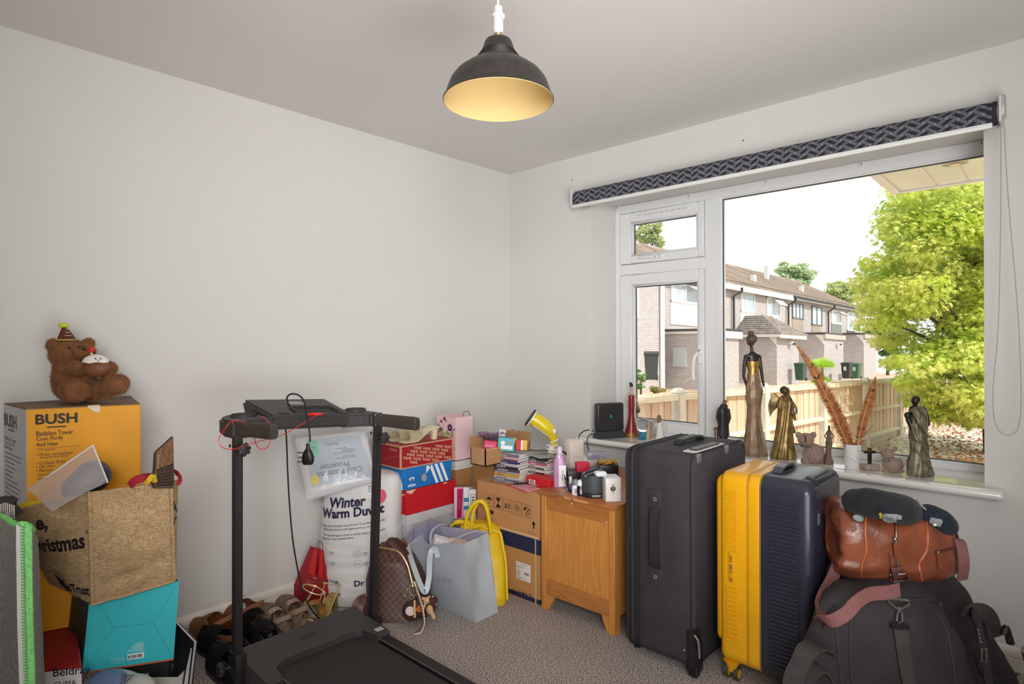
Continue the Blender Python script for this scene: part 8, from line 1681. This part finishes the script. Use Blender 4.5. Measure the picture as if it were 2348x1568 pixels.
# ================================================================ luggage
# black fabric suitcase: narrow side faces the camera (-y), back with wheels faces +x
sx0, sx1, sy0, sy1, sz0, sz1 = 1.432, 1.735, -.868, -.372, .028, .822
t = thing('black_suitcase', 'large black fabric suitcase standing between the cabinet and the yellow suitcase', 'suitcase', ((sx0+sx1)/2, sy0, 0)); BF = M('39353a', .75, var=.12, vs_=10, bump=.25, bs=420); BF2 = M('2b282c', .6, var=.1, vs_=10)
SCX = (sx0+sx1)/2
def S3(x, y, z): return Vector((x-SCX, y-sy0, z))
bm = NB(); rings = []
def yz(ins, x, rad=.06):
    out = []
    for cy_, cz_, a0 in ((sy1-rad, sz1-rad, 0), (sy0+rad*.55, sz1-rad, PI/2), (sy0+rad*.55, sz0+rad*.6, PI), (sy1-rad, sz0+rad*.6, 1.5*PI)):
        for k in range(7):
            a = a0+PI/2*k/6; ry = (rad if cy_ > -.6 else rad*.55)-ins; rz_ = (rad if cz_ > .5 else rad*.6)-ins; out.append(S3(x, cy_+max(ry, .001)*math.cos(a), cz_+max(rz_, .001)*math.sin(a)))
    return out
for x, ins in ((sx0+.001, .032), (sx0+.006, .014), (sx0+.02, .004), (sx0+.03, 0), (sx0+.034, .003), (sx0+.04, 0), (sx0+.055, 0), (sx0+.06, .004), (sx0+.066, 0), (sx0+.12, -.001), (sx0+.2, -.001), (sx1-.02, 0), (sx1-.008, .004), (sx1, .014)): rings.append(yz(ins, x))
loft(bm, rings)
bmesh.ops.triangulate(bm, faces=[f for f in bm.faces if len(f.verts) > 4])
obj('body', bm, BF, t, ang=60)
for i, (x, r_) in enumerate(((sx0+.0335, .0028), (sx0+.058, .0032), (sx0+.075, .0018), (sx1-.006, .0035))):
    bm = NB(); tube(bm, yz(-.0008, x), r_, 6, True); obj('zip' if i < 3 else 'piping', bm, M('1b191b', .5) if i < 3 else BF2, t)
for x in (sx0+.118, sx0+.178):
    bm = NB(); tube(bm, [S3(x, sy0+.002, .05), S3(x, sy0-.0005, .3), S3(x, sy0-.0005, .6), S3(x, sy0+.003, .785)], .0011, 5); obj('stitch_line', bm, M('4d494d', .7), t)
for zc, zh in ((.635, .075), (.335, .075)):
    tb = box(NB(), S3(SCX-.002, sy0-.004, zc), (.058, .008, zh), .003, 2); a_ = obj('handle_anchor', tb, M('3a373b', .5), t); bm = NB(); tube(bm, [S3(SCX, sy0-.0075, zc)+Vector((.006*math.cos(a), 0, .006*math.sin(a))) for a in [2*PI*i/16 for i in range(16)]], .0022, 6, True); obj('stud', bm, M('cfc9c0', .3, .7), a_)
bm = NB(); ribbon(bm, spline([S3(SCX+.004, sy0-.008, .6), S3(SCX+.006, sy0-.026, .56), S3(SCX+.007, sy0-.03, .48), S3(SCX+.006, sy0-.026, .41), S3(SCX+.004, sy0-.008, .37)], 6), .036, .009, up=(1, 0, 0) if False else (0, -1, 0)); obj('side_handle', bm, BF2, t)
tb = box(NB(), S3(SCX-.01, sy0-.002, .485), (.05, .003, .23), .001); obj('handle_backing', tb, M('2f2c30', .6), t)
bm = NB(); tube(bm, [S3(sx0+.034, sy0-.006, .50), S3(sx0+.034, sy0-.007, .46)], .0055, 8, flat=.5); tube(bm, [S3(sx0+.034, sy0-.006, .51)+Vector((.006*math.cos(a), 0, .008*math.sin(a))) for a in [2*PI*i/12 for i in range(12)]], .0016, 5, True); obj('zip_pull', bm, M('3c3a3d', .4, .3), t)
bm = NB(); ribbon(bm, spline([S3(SCX+.01, sy0+.16, sz1+.001), S3(SCX+.01, sy0+.18, sz1+.018), S3(SCX+.01, sy0+.26, sz1+.022), S3(SCX+.01, sy0+.34, sz1+.018), S3(SCX+.01, sy0+.36, sz1+.001)], 6), .038, .009); obj('top_handle', bm, M('2a282b', .5), t)
tb = box(NB(), S3(sx1-.032, sy0+.17, sz1+.003), (.055, .26, .006), .002); obj('handle_housing', tb, M('d3d1d0', .4), t); tb = box(NB(), S3(sx1-.032, sy0+.17, sz1+.0085), (.034, .2, .006), .002); obj('telescopic_handle', tb, M('3a3a3e', .35), t)
for y in (.05, .30): tb = box(NB(), S3(sx1-.002, sy0+y, sz1-.018), (.012, .03, .035), .003, 2); obj('housing_clip', tb, M('8a8789', .35, .5), t)
bm = NB(); lathe(bm, [(.018, 0), (.02, .001), (.012, .002)], 20, S3(SCX-.07, sy0+.12, sz1-.002), sx=1, sy=1.8); obj('recess', bm, BLACK, t)
# wheels and guards at the +x side
for y in (sy0+.012, sy1-.04):
    bm = NB(); loft(bm, [[S3(sx1+dx, y+dy, z) for dx, dy in ((-.03, -.014), (.02*s, -.014), (.02*s, .03), (-.03, .03))] for z, s in ((.02, 1), (.10, 1), (.15, .5), (.175, .1))]); bmesh.ops.bevel(bm, geom=bm.edges[:], offset=.004, segments=2, affect='EDGES'); obj('wheel_guard', bm, M('1e1d1f', .4), t)
    bm = NB(); tube(bm, [S3(sx1-.012, y, .034), S3(sx1+.012, y, .034)], .034, 24); w__ = obj('wheel', bm, M('141315', .45), t); bm = NB(); tube(bm, [S3(sx1-.0135, y, .034), S3(sx1+.0135, y, .034)], .018, 18); obj('hub', bm, M('5b5a5c', .35), w__)
bm = NB(); tube(bm, spline([S3(sx1+.004, sy0-.002, .16), S3(sx1+.02, sy0-.001, .14), S3(sx1+.024, sy0, .08)], 5), .004, 6); obj('guard_rib', bm, M('7a7876', .4), t)
bm = NB(); ell(bm, S3(sx1-.035, sy0-.001, .09), .004); obj('rivet', bm, M('b5b2ae', .3, .7), t)
for x in (sx0+.03,): bm = NB(); tube(bm, [S3(x, sy0+.06, 0), S3(x, sy0+.06, .03)], .014, 10); tube(bm, [S3(x, sy1-.06, 0), S3(x, sy1-.06, .03)], .014, 10); obj('foot', bm, BLACK, t, kind='stuff')
# two-tone hard suitcase
YS = M('f0ae12', .3, spec=.5, coat=.15, var=.02, vs_=5); NS = M('30303e', .34, spec=.5, coat=.15, var=.05, vs_=6)
ty0, ty1 = -.802, -.452; t = thing('hard_suitcase', 'two-tone hard suitcase, yellow front half and dark navy back half', 'suitcase', (1.96, ty0, 0))
def T4(x, y, z): return Vector((x-1.96, y-ty0, z))
def shell(x0, x1, z0, z1, y0, y1, r0, r1, rad, m, nm, n=8):
    def ring(x, ins):
        out = []
        for cy_, cz_, a0 in ((y1-rad, z1-rad, 0), (y0+rad, z1-rad, PI/2), (y0+rad, z0+rad, PI), (y1-rad, z0+rad, 1.5*PI)):
            for k in range(n): a = a0+PI/2*k/(n-1); out.append(T4(x, cy_+max(rad-ins, .002)*math.cos(a), cz_+max(rad-ins, .002)*math.sin(a)))
        return out
    bm = NB(); rr = []
    for i in range(5): a = PI/2*i/4; rr.append(ring(x0+r0*(1-math.sin(a)) if r0 else x0, r0*(1-math.cos(a)) if False else r0*(1-math.sin(PI/2*i/4)) if False else r0*(math.cos(a) and (1-math.sin(a)))))
    rr = [ring(x0+r0*(1-math.cos(a)), r0*(1-math.sin(a))) for a in [PI/2*i/4 for i in range(5)]]+[ring(x1-r1*(1-math.cos(a)), r1*(1-math.sin(a))) for a in [PI/2*i/4 for i in range(4, -1, -1)]]
    loft(bm, rr); bmesh.ops.triangulate(bm, faces=[f for f in bm.faces if len(f.verts) > 4]); return obj(nm, bm, m, t, ang=50)
shell(1.785, 1.815, .125, .745, ty0+.012, ty1-.02, .02, .004, .035, YS, 'front_pocket')
shell(1.806, 1.910, .062, .765, ty0, ty1, .022, .006, .045, YS, 'front_shell'); shell(1.912, 1.953, .062, .767, ty0-.002, ty1, .006, .004, .045, YS, 'front_shell')
shell(1.958, 2.128, .058, .768, ty0-.001, ty1, .004, .03, .05, NS, 'back_shell')
for x, m_ in ((1.911, M('c9890c', .4)), (1.9555, M('8d6f4a', .4)), (1.816, M('c9890c', .4))):
    bm = NB(); pts = []
    for cy_, cz_, a0 in ((ty1-.045, .72, 0), (ty0+.045, .72, PI/2), (ty0+.045, .107, PI), (ty1-.045, .107, 1.5*PI)):
        for k in range(7): a = a0+PI/2*k/6; pts.append(T4(x, cy_+.0452*math.cos(a), cz_+.0452*math.sin(a)))
    if x > 1.82: tube(bm, pts, .0028, 6, True); obj('zip', bm, m_, t)
for (xa, xb, z0, z1, step, m_, sk) in ((1.832, 1.878, .155, .715, .0165, YS, (.36, .475)), (1.985, 2.088, .115, .700, .0148, NS, None)):
    n = int((z1-z0)/step); tb = NB(); L_ = xb-xa; tube(tb, [(0, 0, 0), (.004, -.003, 0), (L_-.004, -.003, 0), (L_, 0, 0)], [.001, .0042, .0042, .001], 8); me = cook(tb, 'rib', m_)
    for i in range(n+1):
        z = z0+i*step
        if sk and sk[0] < z < sk[1]: continue
        link('rib', me, t, T4(xa, ty0-.0002, z))
tb = NB(); tube(tb, [(0, 0, 0), (.0012, .004, 0), (.0012, .29, 0), (0, .294, 0)], [.001, .0034, .0034, .001], 6); me = cook(tb, 'rib', NS)
for i in range(38):
    z = .115+i*.0148
    if z < .70: link('rib', me, t, T4(2.1275, ty0+.03, z))
tb = bx(NB(), T4(1.842, ty0-.004, .365), T4(1.862, ty0+.002, .472), .003, 2); lk = obj('lock', tb, M('e5a50f', .35), t)
bm = NB()
for z in (.458, .450, .442, .402, .378, .371): bx(bm, T4(1.847, ty0-.0052, z), T4(1.857, ty0-.004, z+.003))
obj('lock_detail', bm, M('6b4a10', .4), lk, smooth=False, kind='stuff'); bm = NB()
for z in (.428, .421, .414): tube(bm, [T4(1.848, ty0-.004, z), T4(1.856, ty0-.004, z)], .0028, 8)
obj('dial', bm, M('8f8f93', .3, .6), lk, kind='stuff')
tb = NB(); ribbon(tb, spline([T4(1.985, ty0+.09, .769), T4(1.985, ty0+.105, .784), T4(1.985, ty0+.16, .79), T4(1.985, ty0+.215, .784), T4(1.985, ty0+.23, .769)], 6), .032, .007); obj('top_handle', tb, M('4b4c58', .3), t); obj('handle_base', bx(NB(), T4(1.965, ty0+.07, .767), T4(2.005, ty0+.25, .7705), .002), M('2a2a33', .4), t)
obj('handle_well', bx(NB(), T4(2.078, ty0+.05, .75), T4(2.131, ty0+.27, .7695), .004), M('1e1e24', .5), t); bm = NB(); bx(bm, T4(2.086, ty0+.07, .765), T4(2.112, ty0+.25, .7775), .005, 2); obj('telescopic_handle', bm, M('56565e', .35, .2), t)
bm = NB(); bx(bm, T4(2.128, ty0+.045, .62), T4(2.136, ty0+.06, .66), .002); obj('side_foot', bm, M('55555d', .4), t)
for wx, wy, m_ in ((1.842, ty0+.03, YS), (1.842, ty1-.04, YS), (2.09, ty0+.03, NS), (2.09, ty1-.04, NS)):
    bm = NB(); loft(bm, [[T4(wx+a, wy+b, z) for a, b, _ in sring(s, s, 0, 14, 3)] for s, z in ((.03, .028), (.04, .05), (.06, .068))]); fk = obj('caster', bm, m_, t)
    for dx in (-.018, .018):
        bm = NB(); tube(bm, [T4(wx+dx-.008, wy, .024), T4(wx+dx+.008, wy, .024)], .024, 20); obj('wheel', bm, M('4a4238', .5), fk); bm = NB(); tube(bm, [T4(wx+dx-.0088, wy, .024), T4(wx+dx+.0088, wy, .024)], .016, 16); obj('wheel_cap', bm, m_, fk)
# ---------------------------------------------------------------- soft bags on the right
def bagloft(cols, thick, e=3., n=40, sub=4, push=0, shift=0):
    """sections along the picture: (px, top py, bottom py, depth) -> rings"""
    rings = []
    for px, yt, yb, dd in cols:
        c0 = PD(px, (yt+yb)/2, dd); h = (yb-yt)*dd/FPX; th = thick*(min(1, h/.2)) if isinstance(thick, float) else thick(px)
        rings.append([c0+Vector((cf.x, cf.y, 0)).normalized()*(b+th/2)+Vector((0, 0, 1))*a for a, b, _ in sring(h, th, 0, n, e)])
    out = []
    for i in range(len(rings)-1):
        a, b, c, d = rings[max(i-1, 0)], rings[i], rings[i+1], rings[min(i+2, len(rings)-1)]
        for k in range(sub):
            tt = k/sub; out.append([.5*((2*q)+(r_-p_)*tt+(2*p_-5*q+4*r_-s_)*tt*tt+(3*q-p_-3*r_+s_)*tt**3) for p_, q, r_, s_ in zip(a, b, c, d)])
    out.append(rings[-1]); return out
def crumple(bm, c, a1, s1, a2, s2, seed=0, flo=None):
    for v in bm.verts:
        d_ = (v.co-Vector(c)).normalized(); o_ = Vector((seed, seed*2, 0)); v.co += d_*(noise.noise((v.co+o_)*s1)*a1+(abs(noise.noise((v.co+o_*3)*s2))-.2)*a2)
        if flo is not None and v.co.z < flo: v.co.z = flo
    return bm
BD = M('383434', .8, var=.16, vs_=9, bump=.35, bs=380); BDs = M('423d3d', .7, var=.1, vs_=30, bump=.2, bs=300)
# back black rucksack (behind and right)
rc = [(2090, 1345, 1500, 2.12), (2120, 1325, 1560, 2.12), (2180, 1318, 1640, 2.10), (2240, 1340, 1690, 2.08), (2275, 1400, 1700, 2.06), (2318, 1478, 1720, 2.02), (2352, 1540, 1740, 1.98), (2365, 1600, 1740, 1.98)]
t = thing('black_rucksack', 'black rucksack with dangling straps at the right end of the luggage pile', 'bag', dz(PD(2240, 1700, 2.2), 0), YAW)
bm = NB(); loft(bm, bagloft(rc, .34, 2.8)); crumple(bm, PD(2200, 1550, 2.25), .03, 6, .03, 14, 2, .002); WO_('body', bm, BD, t, ang=80)
bm = NB(); ribbon(bm, spline([PD(2225, 1400, 1.96), PD(2238, 1412, 1.93), PD(2244, 1440, 1.92), PD(2252, 1480, 1.9), PD(2262, 1530, 1.88), PD(2268, 1570, 1.87)], 6), .026, .004, up=tuple(cf)); WO_('strap', bm, M('2a2727', .6), t)
bm = NB(); ribbon(bm, spline([PD(2216, 1412, 1.98), PD(2230, 1402, 1.96), PD(2255, 1402, 1.97), PD(2272, 1420, 1.99), PD(2282, 1460, 2.0)], 6), .05, .006, up=tuple(cf)); WO_('top_flap', bm, BDs, t)
bm = NB()
for i in range(9): a = PD(2246+i*2.0, 1440+i*9, 1.90); tube(bm, [a+Vector((.006*math.cos(q), 0, .009*math.sin(q))) for q in [2*PI*j/10 for j in range(10)]], .0022, 5, True)
WO_('chain', bm, M('6a6868', .3, .7), t, kind='stuff')
bm = NB(); c = PD(2256, 1502, 1.875); tube(bm, [c+cr*a+cu*b for a, b in ((-.008, -.02), (.008, -.02), (.009, .02), (-.007, .02))], .002, 6, True); WO_('buckle', bm, M('a9a6a2', .3, .8), t)
for pts in ([(2236, 1500), (2244, 1535), (2262, 1555), (2300, 1558), (2335, 1545)], [(2300, 1455), (2306, 1440), (2312, 1455), (2318, 1475)]):
    bm = NB(); tube(bm, spline([PD(x, y, 1.90) for x, y in pts], 6), .0035 if pts[0][0] < 2250 else .011, 7); WO_('cord', bm, BLACK, t)
# main duffel
dcols = [(1822, 1560, 1700, 1.92), (1850, 1500, 1710, 1.90), (1880, 1430, 1715, 1.88), (1905, 1385, 1720, 1.87), (1950, 1362, 1725, 1.86), (2010, 1352, 1730, 1.85), (2080, 1350, 1735, 1.84), (2150, 1365, 1735, 1.85), (2195, 1390, 1735, 1.87), (2225, 1440, 1725, 1.90), (2240, 1520, 1700, 1.93)]
t = thing('black_duffel_bag', 'big black canvas duffel bag at the bottom of the luggage pile', 'bag', dz(PD(2050, 1700, 2.05), 0), YAW)
bm = NB(); loft(bm, bagloft(dcols, lambda x: min(.36, max(.05, .09+(x-1905)*.0018)), 2.6)); crumple(bm, PD(2050, 1540, 2.03), .025, 5, .022, 11, 1, .002); WO_('body', bm, BD, t, ang=80)
DFc = PD(2050, 1540, 2.03)
from mathutils.bvhtree import BVHTree
def bvh_of(o): return BVHTree.FromPolygons([v.co.copy() for v in o.data.vertices], [tuple(p.vertices) for p in o.data.polygons])
db = bvh_of(t.children[0])
def onsurf(b_, px, py, off=.004, dflt=1.9):
    d = ray(px, py).normalized(); h = b_.ray_cast(CAM, d); q = h[0] if h[0] is not None else CAM+d*dflt*1.05; return q-d*off
def surfstrip(b_, pts, w, th, m, nm, root, off=.005, n=7):
    bm = NB(); P2 = spline([Vector((x, y, 0)) for x, y in pts], n); ribbon(bm, [onsurf(b_, q.x, q.y, off) for q in P2], w, th, up=tuple(cf)); return WO_(nm, bm, m, root)
def surftube(b_, pts, r_, m, nm, root, off=.002, n=7):
    bm = NB(); P2 = spline([Vector((x, y, 0)) for x, y in pts], n); tube(bm, [onsurf(b_, q.x, q.y, off) for q in P2], r_, 7); return WO_(nm, bm, m, root)
surfstrip(db, [(2063, 1432), (2070, 1480), (2078, 1530), (2088, 1580)], .042, .004, M('453f3f', .65, bump=.2, bs=300), 'webbing_strap', t, .008)
for pts in ([(1925, 1395), (1918, 1440), (1922, 1500), (1930, 1570)], [(1958, 1385), (1950, 1440), (1950, 1520), (1955, 1575)], [(2142, 1400), (2168, 1440), (2182, 1500), (2190, 1570)], [(1985, 1352), (2010, 1372), (2060, 1378), (2120, 1374), (2160, 1385)]): surftube(db, pts, .0032, BDs, 'seam', t)
HK = M('9b9a9c', .3, .85)
hk = thing('strap_hook', 'silver swivel hook joining the mauve strap to the black webbing', 'hook', onsurf(db, 2062, 1400, .02), YAW)
o_ = lambda x, y, off=.016: onsurf(db, x, y, off)
bm = NB(); tube(bm, [o_(2040, 1372), o_(2082, 1376), o_(2084, 1386), o_(2066, 1396), o_(2056, 1395), o_(2038, 1380)], .0042, 7, True); WO_('triangle_ring', bm, HK, hk)
bm = NB(); tube(bm, [o_(2062, 1392), o_(2062, 1404)], .005, 8); tube(bm, [o_(2058, 1404), o_(2068, 1404), o_(2069, 1424), (o_(2062, 1428)), o_(2056, 1424)], .0032, 7, True); WO_('swivel_clip', bm, HK, hk)
bm = NB(); tube(bm, [o_(2044, 1430), o_(2082, 1434), o_(2084, 1442), (o_(2043, 1438))], .004, 7, True); WO_('slide_ring', bm, M('3a383a', .35, .6), hk)
for pts, w_ in (([(1900, 1500, 1.84), (1878, 1480, 1.80), (1850, 1492, 1.77), (1828, 1530, 1.76), (1818, 1575, 1.75)], .055), ([(1905, 1560, 1.80), (1880, 1530, 1.78), (1858, 1540, 1.77), (1845, 1580, 1.76)], .05), ([(1828, 1578, 1.79), (1812, 1552, 1.8), (1826, 1528, 1.81)], .03), ([(1880, 1460, 1.9), (1888, 1430, 1.88), (1905, 1412, 1.86), (1930, 1400, 1.85)], .04)):
    bm = NB(); ribbon(bm, spline([PD(*q) for q in pts], 7), w_, .006, up=(0, -.3, .8)); wob(bm, .006, 16); WO_('loose_flap', bm, BDs, t)
# tan leather holdall
tcols = [(1917, 1228, 1272, 1.98), (1924, 1200, 1300, 1.95), (1940, 1182, 1328, 1.93), (1985, 1172, 1350, 1.91), (2055, 1176, 1356, 1.90), (2120, 1184, 1357, 1.91), (2160, 1196, 1350, 1.93), (2195, 1220, 1335, 1.96), (2212, 1250, 1310, 1.99)]
LT = M('8f4e34', .3, spec=.6, var=.3, vs_=6, bump=.3, bs=30, coat=.1)
t = thing('tan_holdall', 'shiny tan leather holdall lying on top of the black duffel bag', 'bag', PD(2065, 1356, 2.05), YAW)
bm = NB(); loft(bm, bagloft(tcols, lambda x: min(.30, max(.07, .08+(x-1917)*.003))*(1 if x < 2190 else .7), 3.0, sub=7, n=60)); tc_ = PD(2065, 1270, 2.06)
for v in bm.verts:
    d_ = (v.co-tc_).normalized(); q = v.co; a = noise.noise(q*5+Vector((3, 1, 0)))*.022; cr2 = -abs(noise.noise(q*Vector((1, 1, 1)).x*13))*.0+(.5-abs(noise.noise(Vector((q.x*9+q.z*7, q.y*9, q.z*14)))))*.022-.009; v.co += d_*(a+cr2)
b_o = WO_('body', bm, LT, t, ang=80); tb_ = bvh_of(b_o)
ST = M('b8653c', .35, spec=.5)
for pts in ([(1985, 1180), (1984, 1225), (1986, 1262), (1976, 1295), (1974, 1322)], [(2124, 1192), (2127, 1230), (2124, 1262), (2108, 1290), (2110, 1312), (2114, 1330)]): surftube(tb_, pts, .0042, ST, 'seam_piping', t, .001)
surfstrip(tb_, [(2054, 1182), (2055, 1215), (2054, 1250)], .010, .003, M('6b3a2a', .5), 'zip_tape', t, .003); surftube(tb_, [(2054, 1182), (2055, 1215), (2054, 1248)], .0022, M('c3a58c', .35, .7), 'zip_teeth', t, .006)
bm = NB(); ell(bm, onsurf(tb_, 2052, 1236, .008), (.006, .006, .009)); WO_('zip_slider', bm, HK, t); surfstrip(tb_, [(2052, 1244), (2053, 1262), (2056, 1280)], .011, .003, LT, 'zip_pull', t, .010)
surftube(tb_, [(2144, 1266), (2165, 1262), (2188, 1256)], .004, M('5f3022', .4), 'pocket_zip', t, .003); surfstrip(tb_, [(2150, 1268), (2153, 1285), (2155, 1306)], .010, .003, LT, 'zip_pull', t, .008); bm = NB(); ell(bm, onsurf(tb_, 2151, 1266, .008), .005); WO_('zip_slider', bm, HK, t)
MV = M('8a5a58', .65, var=.08, vs_=60, bump=.3, bs=260); MV2 = M('704440', .5)
bm = NB(); o2 = lambda x, y, off=.012: onsurf(tb_, x, y, off)
tube(bm, [o2(2041, 1270), o2(2045, 1305)], .002, 6); tube(bm, [o2(2057, 1278), o2(2058, 1304)], .002, 6); tube(bm, [o2(2042, 1318), o2(2041, 1328), (o2(2048, 1334)), o2(2078, 1330), o2(2081, 1322), o2(2076, 1314)], .0024, 6, True); WO_('strap_ring', bm, HK, t)
surfstrip(tb_, [(2056, 1300), (2058, 1312), (2060, 1322)], .038, .005, MV2, 'strap_tab', t, .012)
# mauve shoulder strap
sp = [PD(1925, 1290, 2.0), PD(1905, 1330, 1.98), PD(1882, 1370, 1.92), PD(1872, 1398, 1.86), PD(1880, 1418, 1.80), PD(1905, 1424, 1.76), PD(1938, 1408, 1.75), PD(1965, 1380, 1.76), PD(1995, 1362, 1.78), PD(2035, 1358, 1.79), PD(2063, 1352, 1.80)]
t = thing('shoulder_strap', 'mauve webbing shoulder strap looping down in front of the navy suitcase', 'strap', sp[4], YAW); bm = NB(); ribbon(bm, spline(sp, 6), .042, .0035, up=tuple(cf)); WO_('webbing', bm, MV, t)
sp = [PD(2180, 1228, 1.99), PD(2200, 1240, 1.95), PD(2208, 1270, 1.93), PD(2210, 1300, 1.93), PD(2206, 1330, 1.95)]; t = thing('shoulder_strap', 'mauve webbing strap hanging at the right end of the tan holdall', 'strap', sp[2], YAW); bm = NB(); ribbon(bm, spline(sp, 6), .036, .0035, up=tuple(cf)); WO_('webbing', bm, MV, t)
# neck pillows
PLU = M('1b1d22', .95, var=.2, vs_=30, bump=.3, bs=160, sheen=.06)
t = thing('neck_pillow', 'larger black plush neck pillow with a grey patch and yellow tufts', 'pillow', PD(2020, 1190, 1.97), YAW)
def f_(bm):
    c = spline([PD(1962, 1150, 1.93), PD(1990, 1152, 1.87), PD(2030, 1160, 1.86), PD(2068, 1168, 1.90), PD(2080, 1172, 2.0), PD(2070, 1160, 2.12)], 4); R = [.042]*4+[.047]*5+[.048]*4+[.045]*4+[.04]*4
    for a, b, r_ in zip(c[:-1], c[1:], R): capsule(bm, a, b, r_, r_, 16)
    for a, b in zip([PD(1962, 1150, 1.93), PD(1965, 1150, 2.02)], [PD(1965, 1150, 2.02), PD(1990, 1148, 2.12)]): capsule(bm, a, b, .04, .04, 14)
o = wpar(blob(f_, .006, 6, PLU, 'body'), t); pb_ = bvh_of(o)
def surfpatch(b_, pts, m, nm, root, off=.0015):
    bm = NB(); c = Vector((sum(p[0] for p in pts)/len(pts), sum(p[1] for p in pts)/len(pts))); vc = bm.verts.new(onsurf(b_, c.x, c.y, off)); R1 = [bm.verts.new(onsurf(b_, c.x+(x-c.x)*.5, c.y+(y-c.y)*.5, off)) for x, y in pts]; R2_ = [bm.verts.new(onsurf(b_, x, y, off)) for x, y in pts]; n = len(pts)
    for i in range(n): bm.faces.new((vc, R1[i], R1[(i+1) % n])); bm.faces.new((R1[i], R2_[i], R2_[(i+1) % n], R1[(i+1) % n]))
    return WO_(nm, bm, m, root)
surfpatch(pb_, [(2021, 1184), (2026, 1178), (2040, 1178), (2056, 1179), (2068, 1182), (2068, 1190), (2056, 1197), (2038, 1199), (2026, 1194)], M('9a9c9e', .8), 'embroidered_patch', t, .002)
surfpatch(pb_, [(2014, 1178), (2019, 1175), (2023, 1177), (2021, 1180), (2025, 1182), (2021, 1185), (2022, 1190), (2016, 1187), (2018, 1183)], M('dcb43c', .8), 'yellow_tufts', t, .0026)
for x, y in ((2045, 1187), (2057, 1186)): bm = NB(); ell(bm, onsurf(pb_, x, y, .003), .0016, 8, 5); WO_('stitch_dot', bm, BLACK, t)
bm = NB(); ell(bm, onsurf(pb_, 1968, 1180, .004)+Vector((0, 0, -.01)), (.018, .008, .012), rot=(0, .3, YAW)); WO_('grey_tag', bm, M('8a938f', .8), t)
t = thing('neck_pillow', 'smaller black neck pillow with a grey badge and white dot behind the first', 'pillow', PD(2150, 1215, 2.02), YAW)
def f_(bm):
    c = spline([PD(2105, 1175, 2.02), PD(2130, 1180, 1.98), PD(2155, 1192, 1.97), PD(2168, 1205, 2.0), PD(2165, 1198, 2.08)], 4); R = [.030]*4+[.036]*4+[.038]*4+[.036]*5
    for a, b, r_ in zip(c[:-1], c[1:], R): capsule(bm, a, b, r_, r_, 16)
o = wpar(blob(f_, .006, 6, M('1a2530', .95, var=.2, vs_=30, bump=.3, bs=160, sheen=.06), 'body'), t); pb2 = bvh_of(o)
surfpatch(pb2, [(2135, 1186), (2160, 1191), (2162, 1197), (2156, 1208), (2138, 1204), (2130, 1196)], M('8e9193', .6), 'grey_badge', t, .002); bm = NB(); ell(bm, onsurf(pb2, 2144, 1203, .004), (.006, .003, .005), rot=(0, 0, YAW)); WO_('white_dot', bm, M('f0f0f0', .5), t)
bm = NB(); tube(bm, spline([onsurf(pb_, 2098, 1150, .004)+Vector((0, 0, .01)), PD(2105, 1152, 1.94), PD(2114, 1160, 1.95), PD(2122, 1168, 1.96)], 5), .0035, 7); WO_('cord', bm, M('9a9c9e', .8), t)
# metal bowl rim at the right edge
c = PD(2392, 1500, 1.93); t = thing('metal_bowl', 'brushed metal bowl rim just showing at the right edge of the picture', 'bowl', dz(c, .0), YAW); zb2 = c.z
bm = NB(); lathe(bm, [(.012, zb2-.06), (.045, zb2-.05), (.055, zb2-.01), (.057, zb2), (.054, zb2), (.05, zb2-.01), (.01, zb2-.045)], 32); obj('bowl', bm, M('b9b0a6', .3, .8), t); bm = NB(); lathe(bm, [(.06, 0), (.06, .012), (.012, .03), (.012, zb2-.055)], 24); obj('stand', bm, M('7f7a75', .35, .7), t)
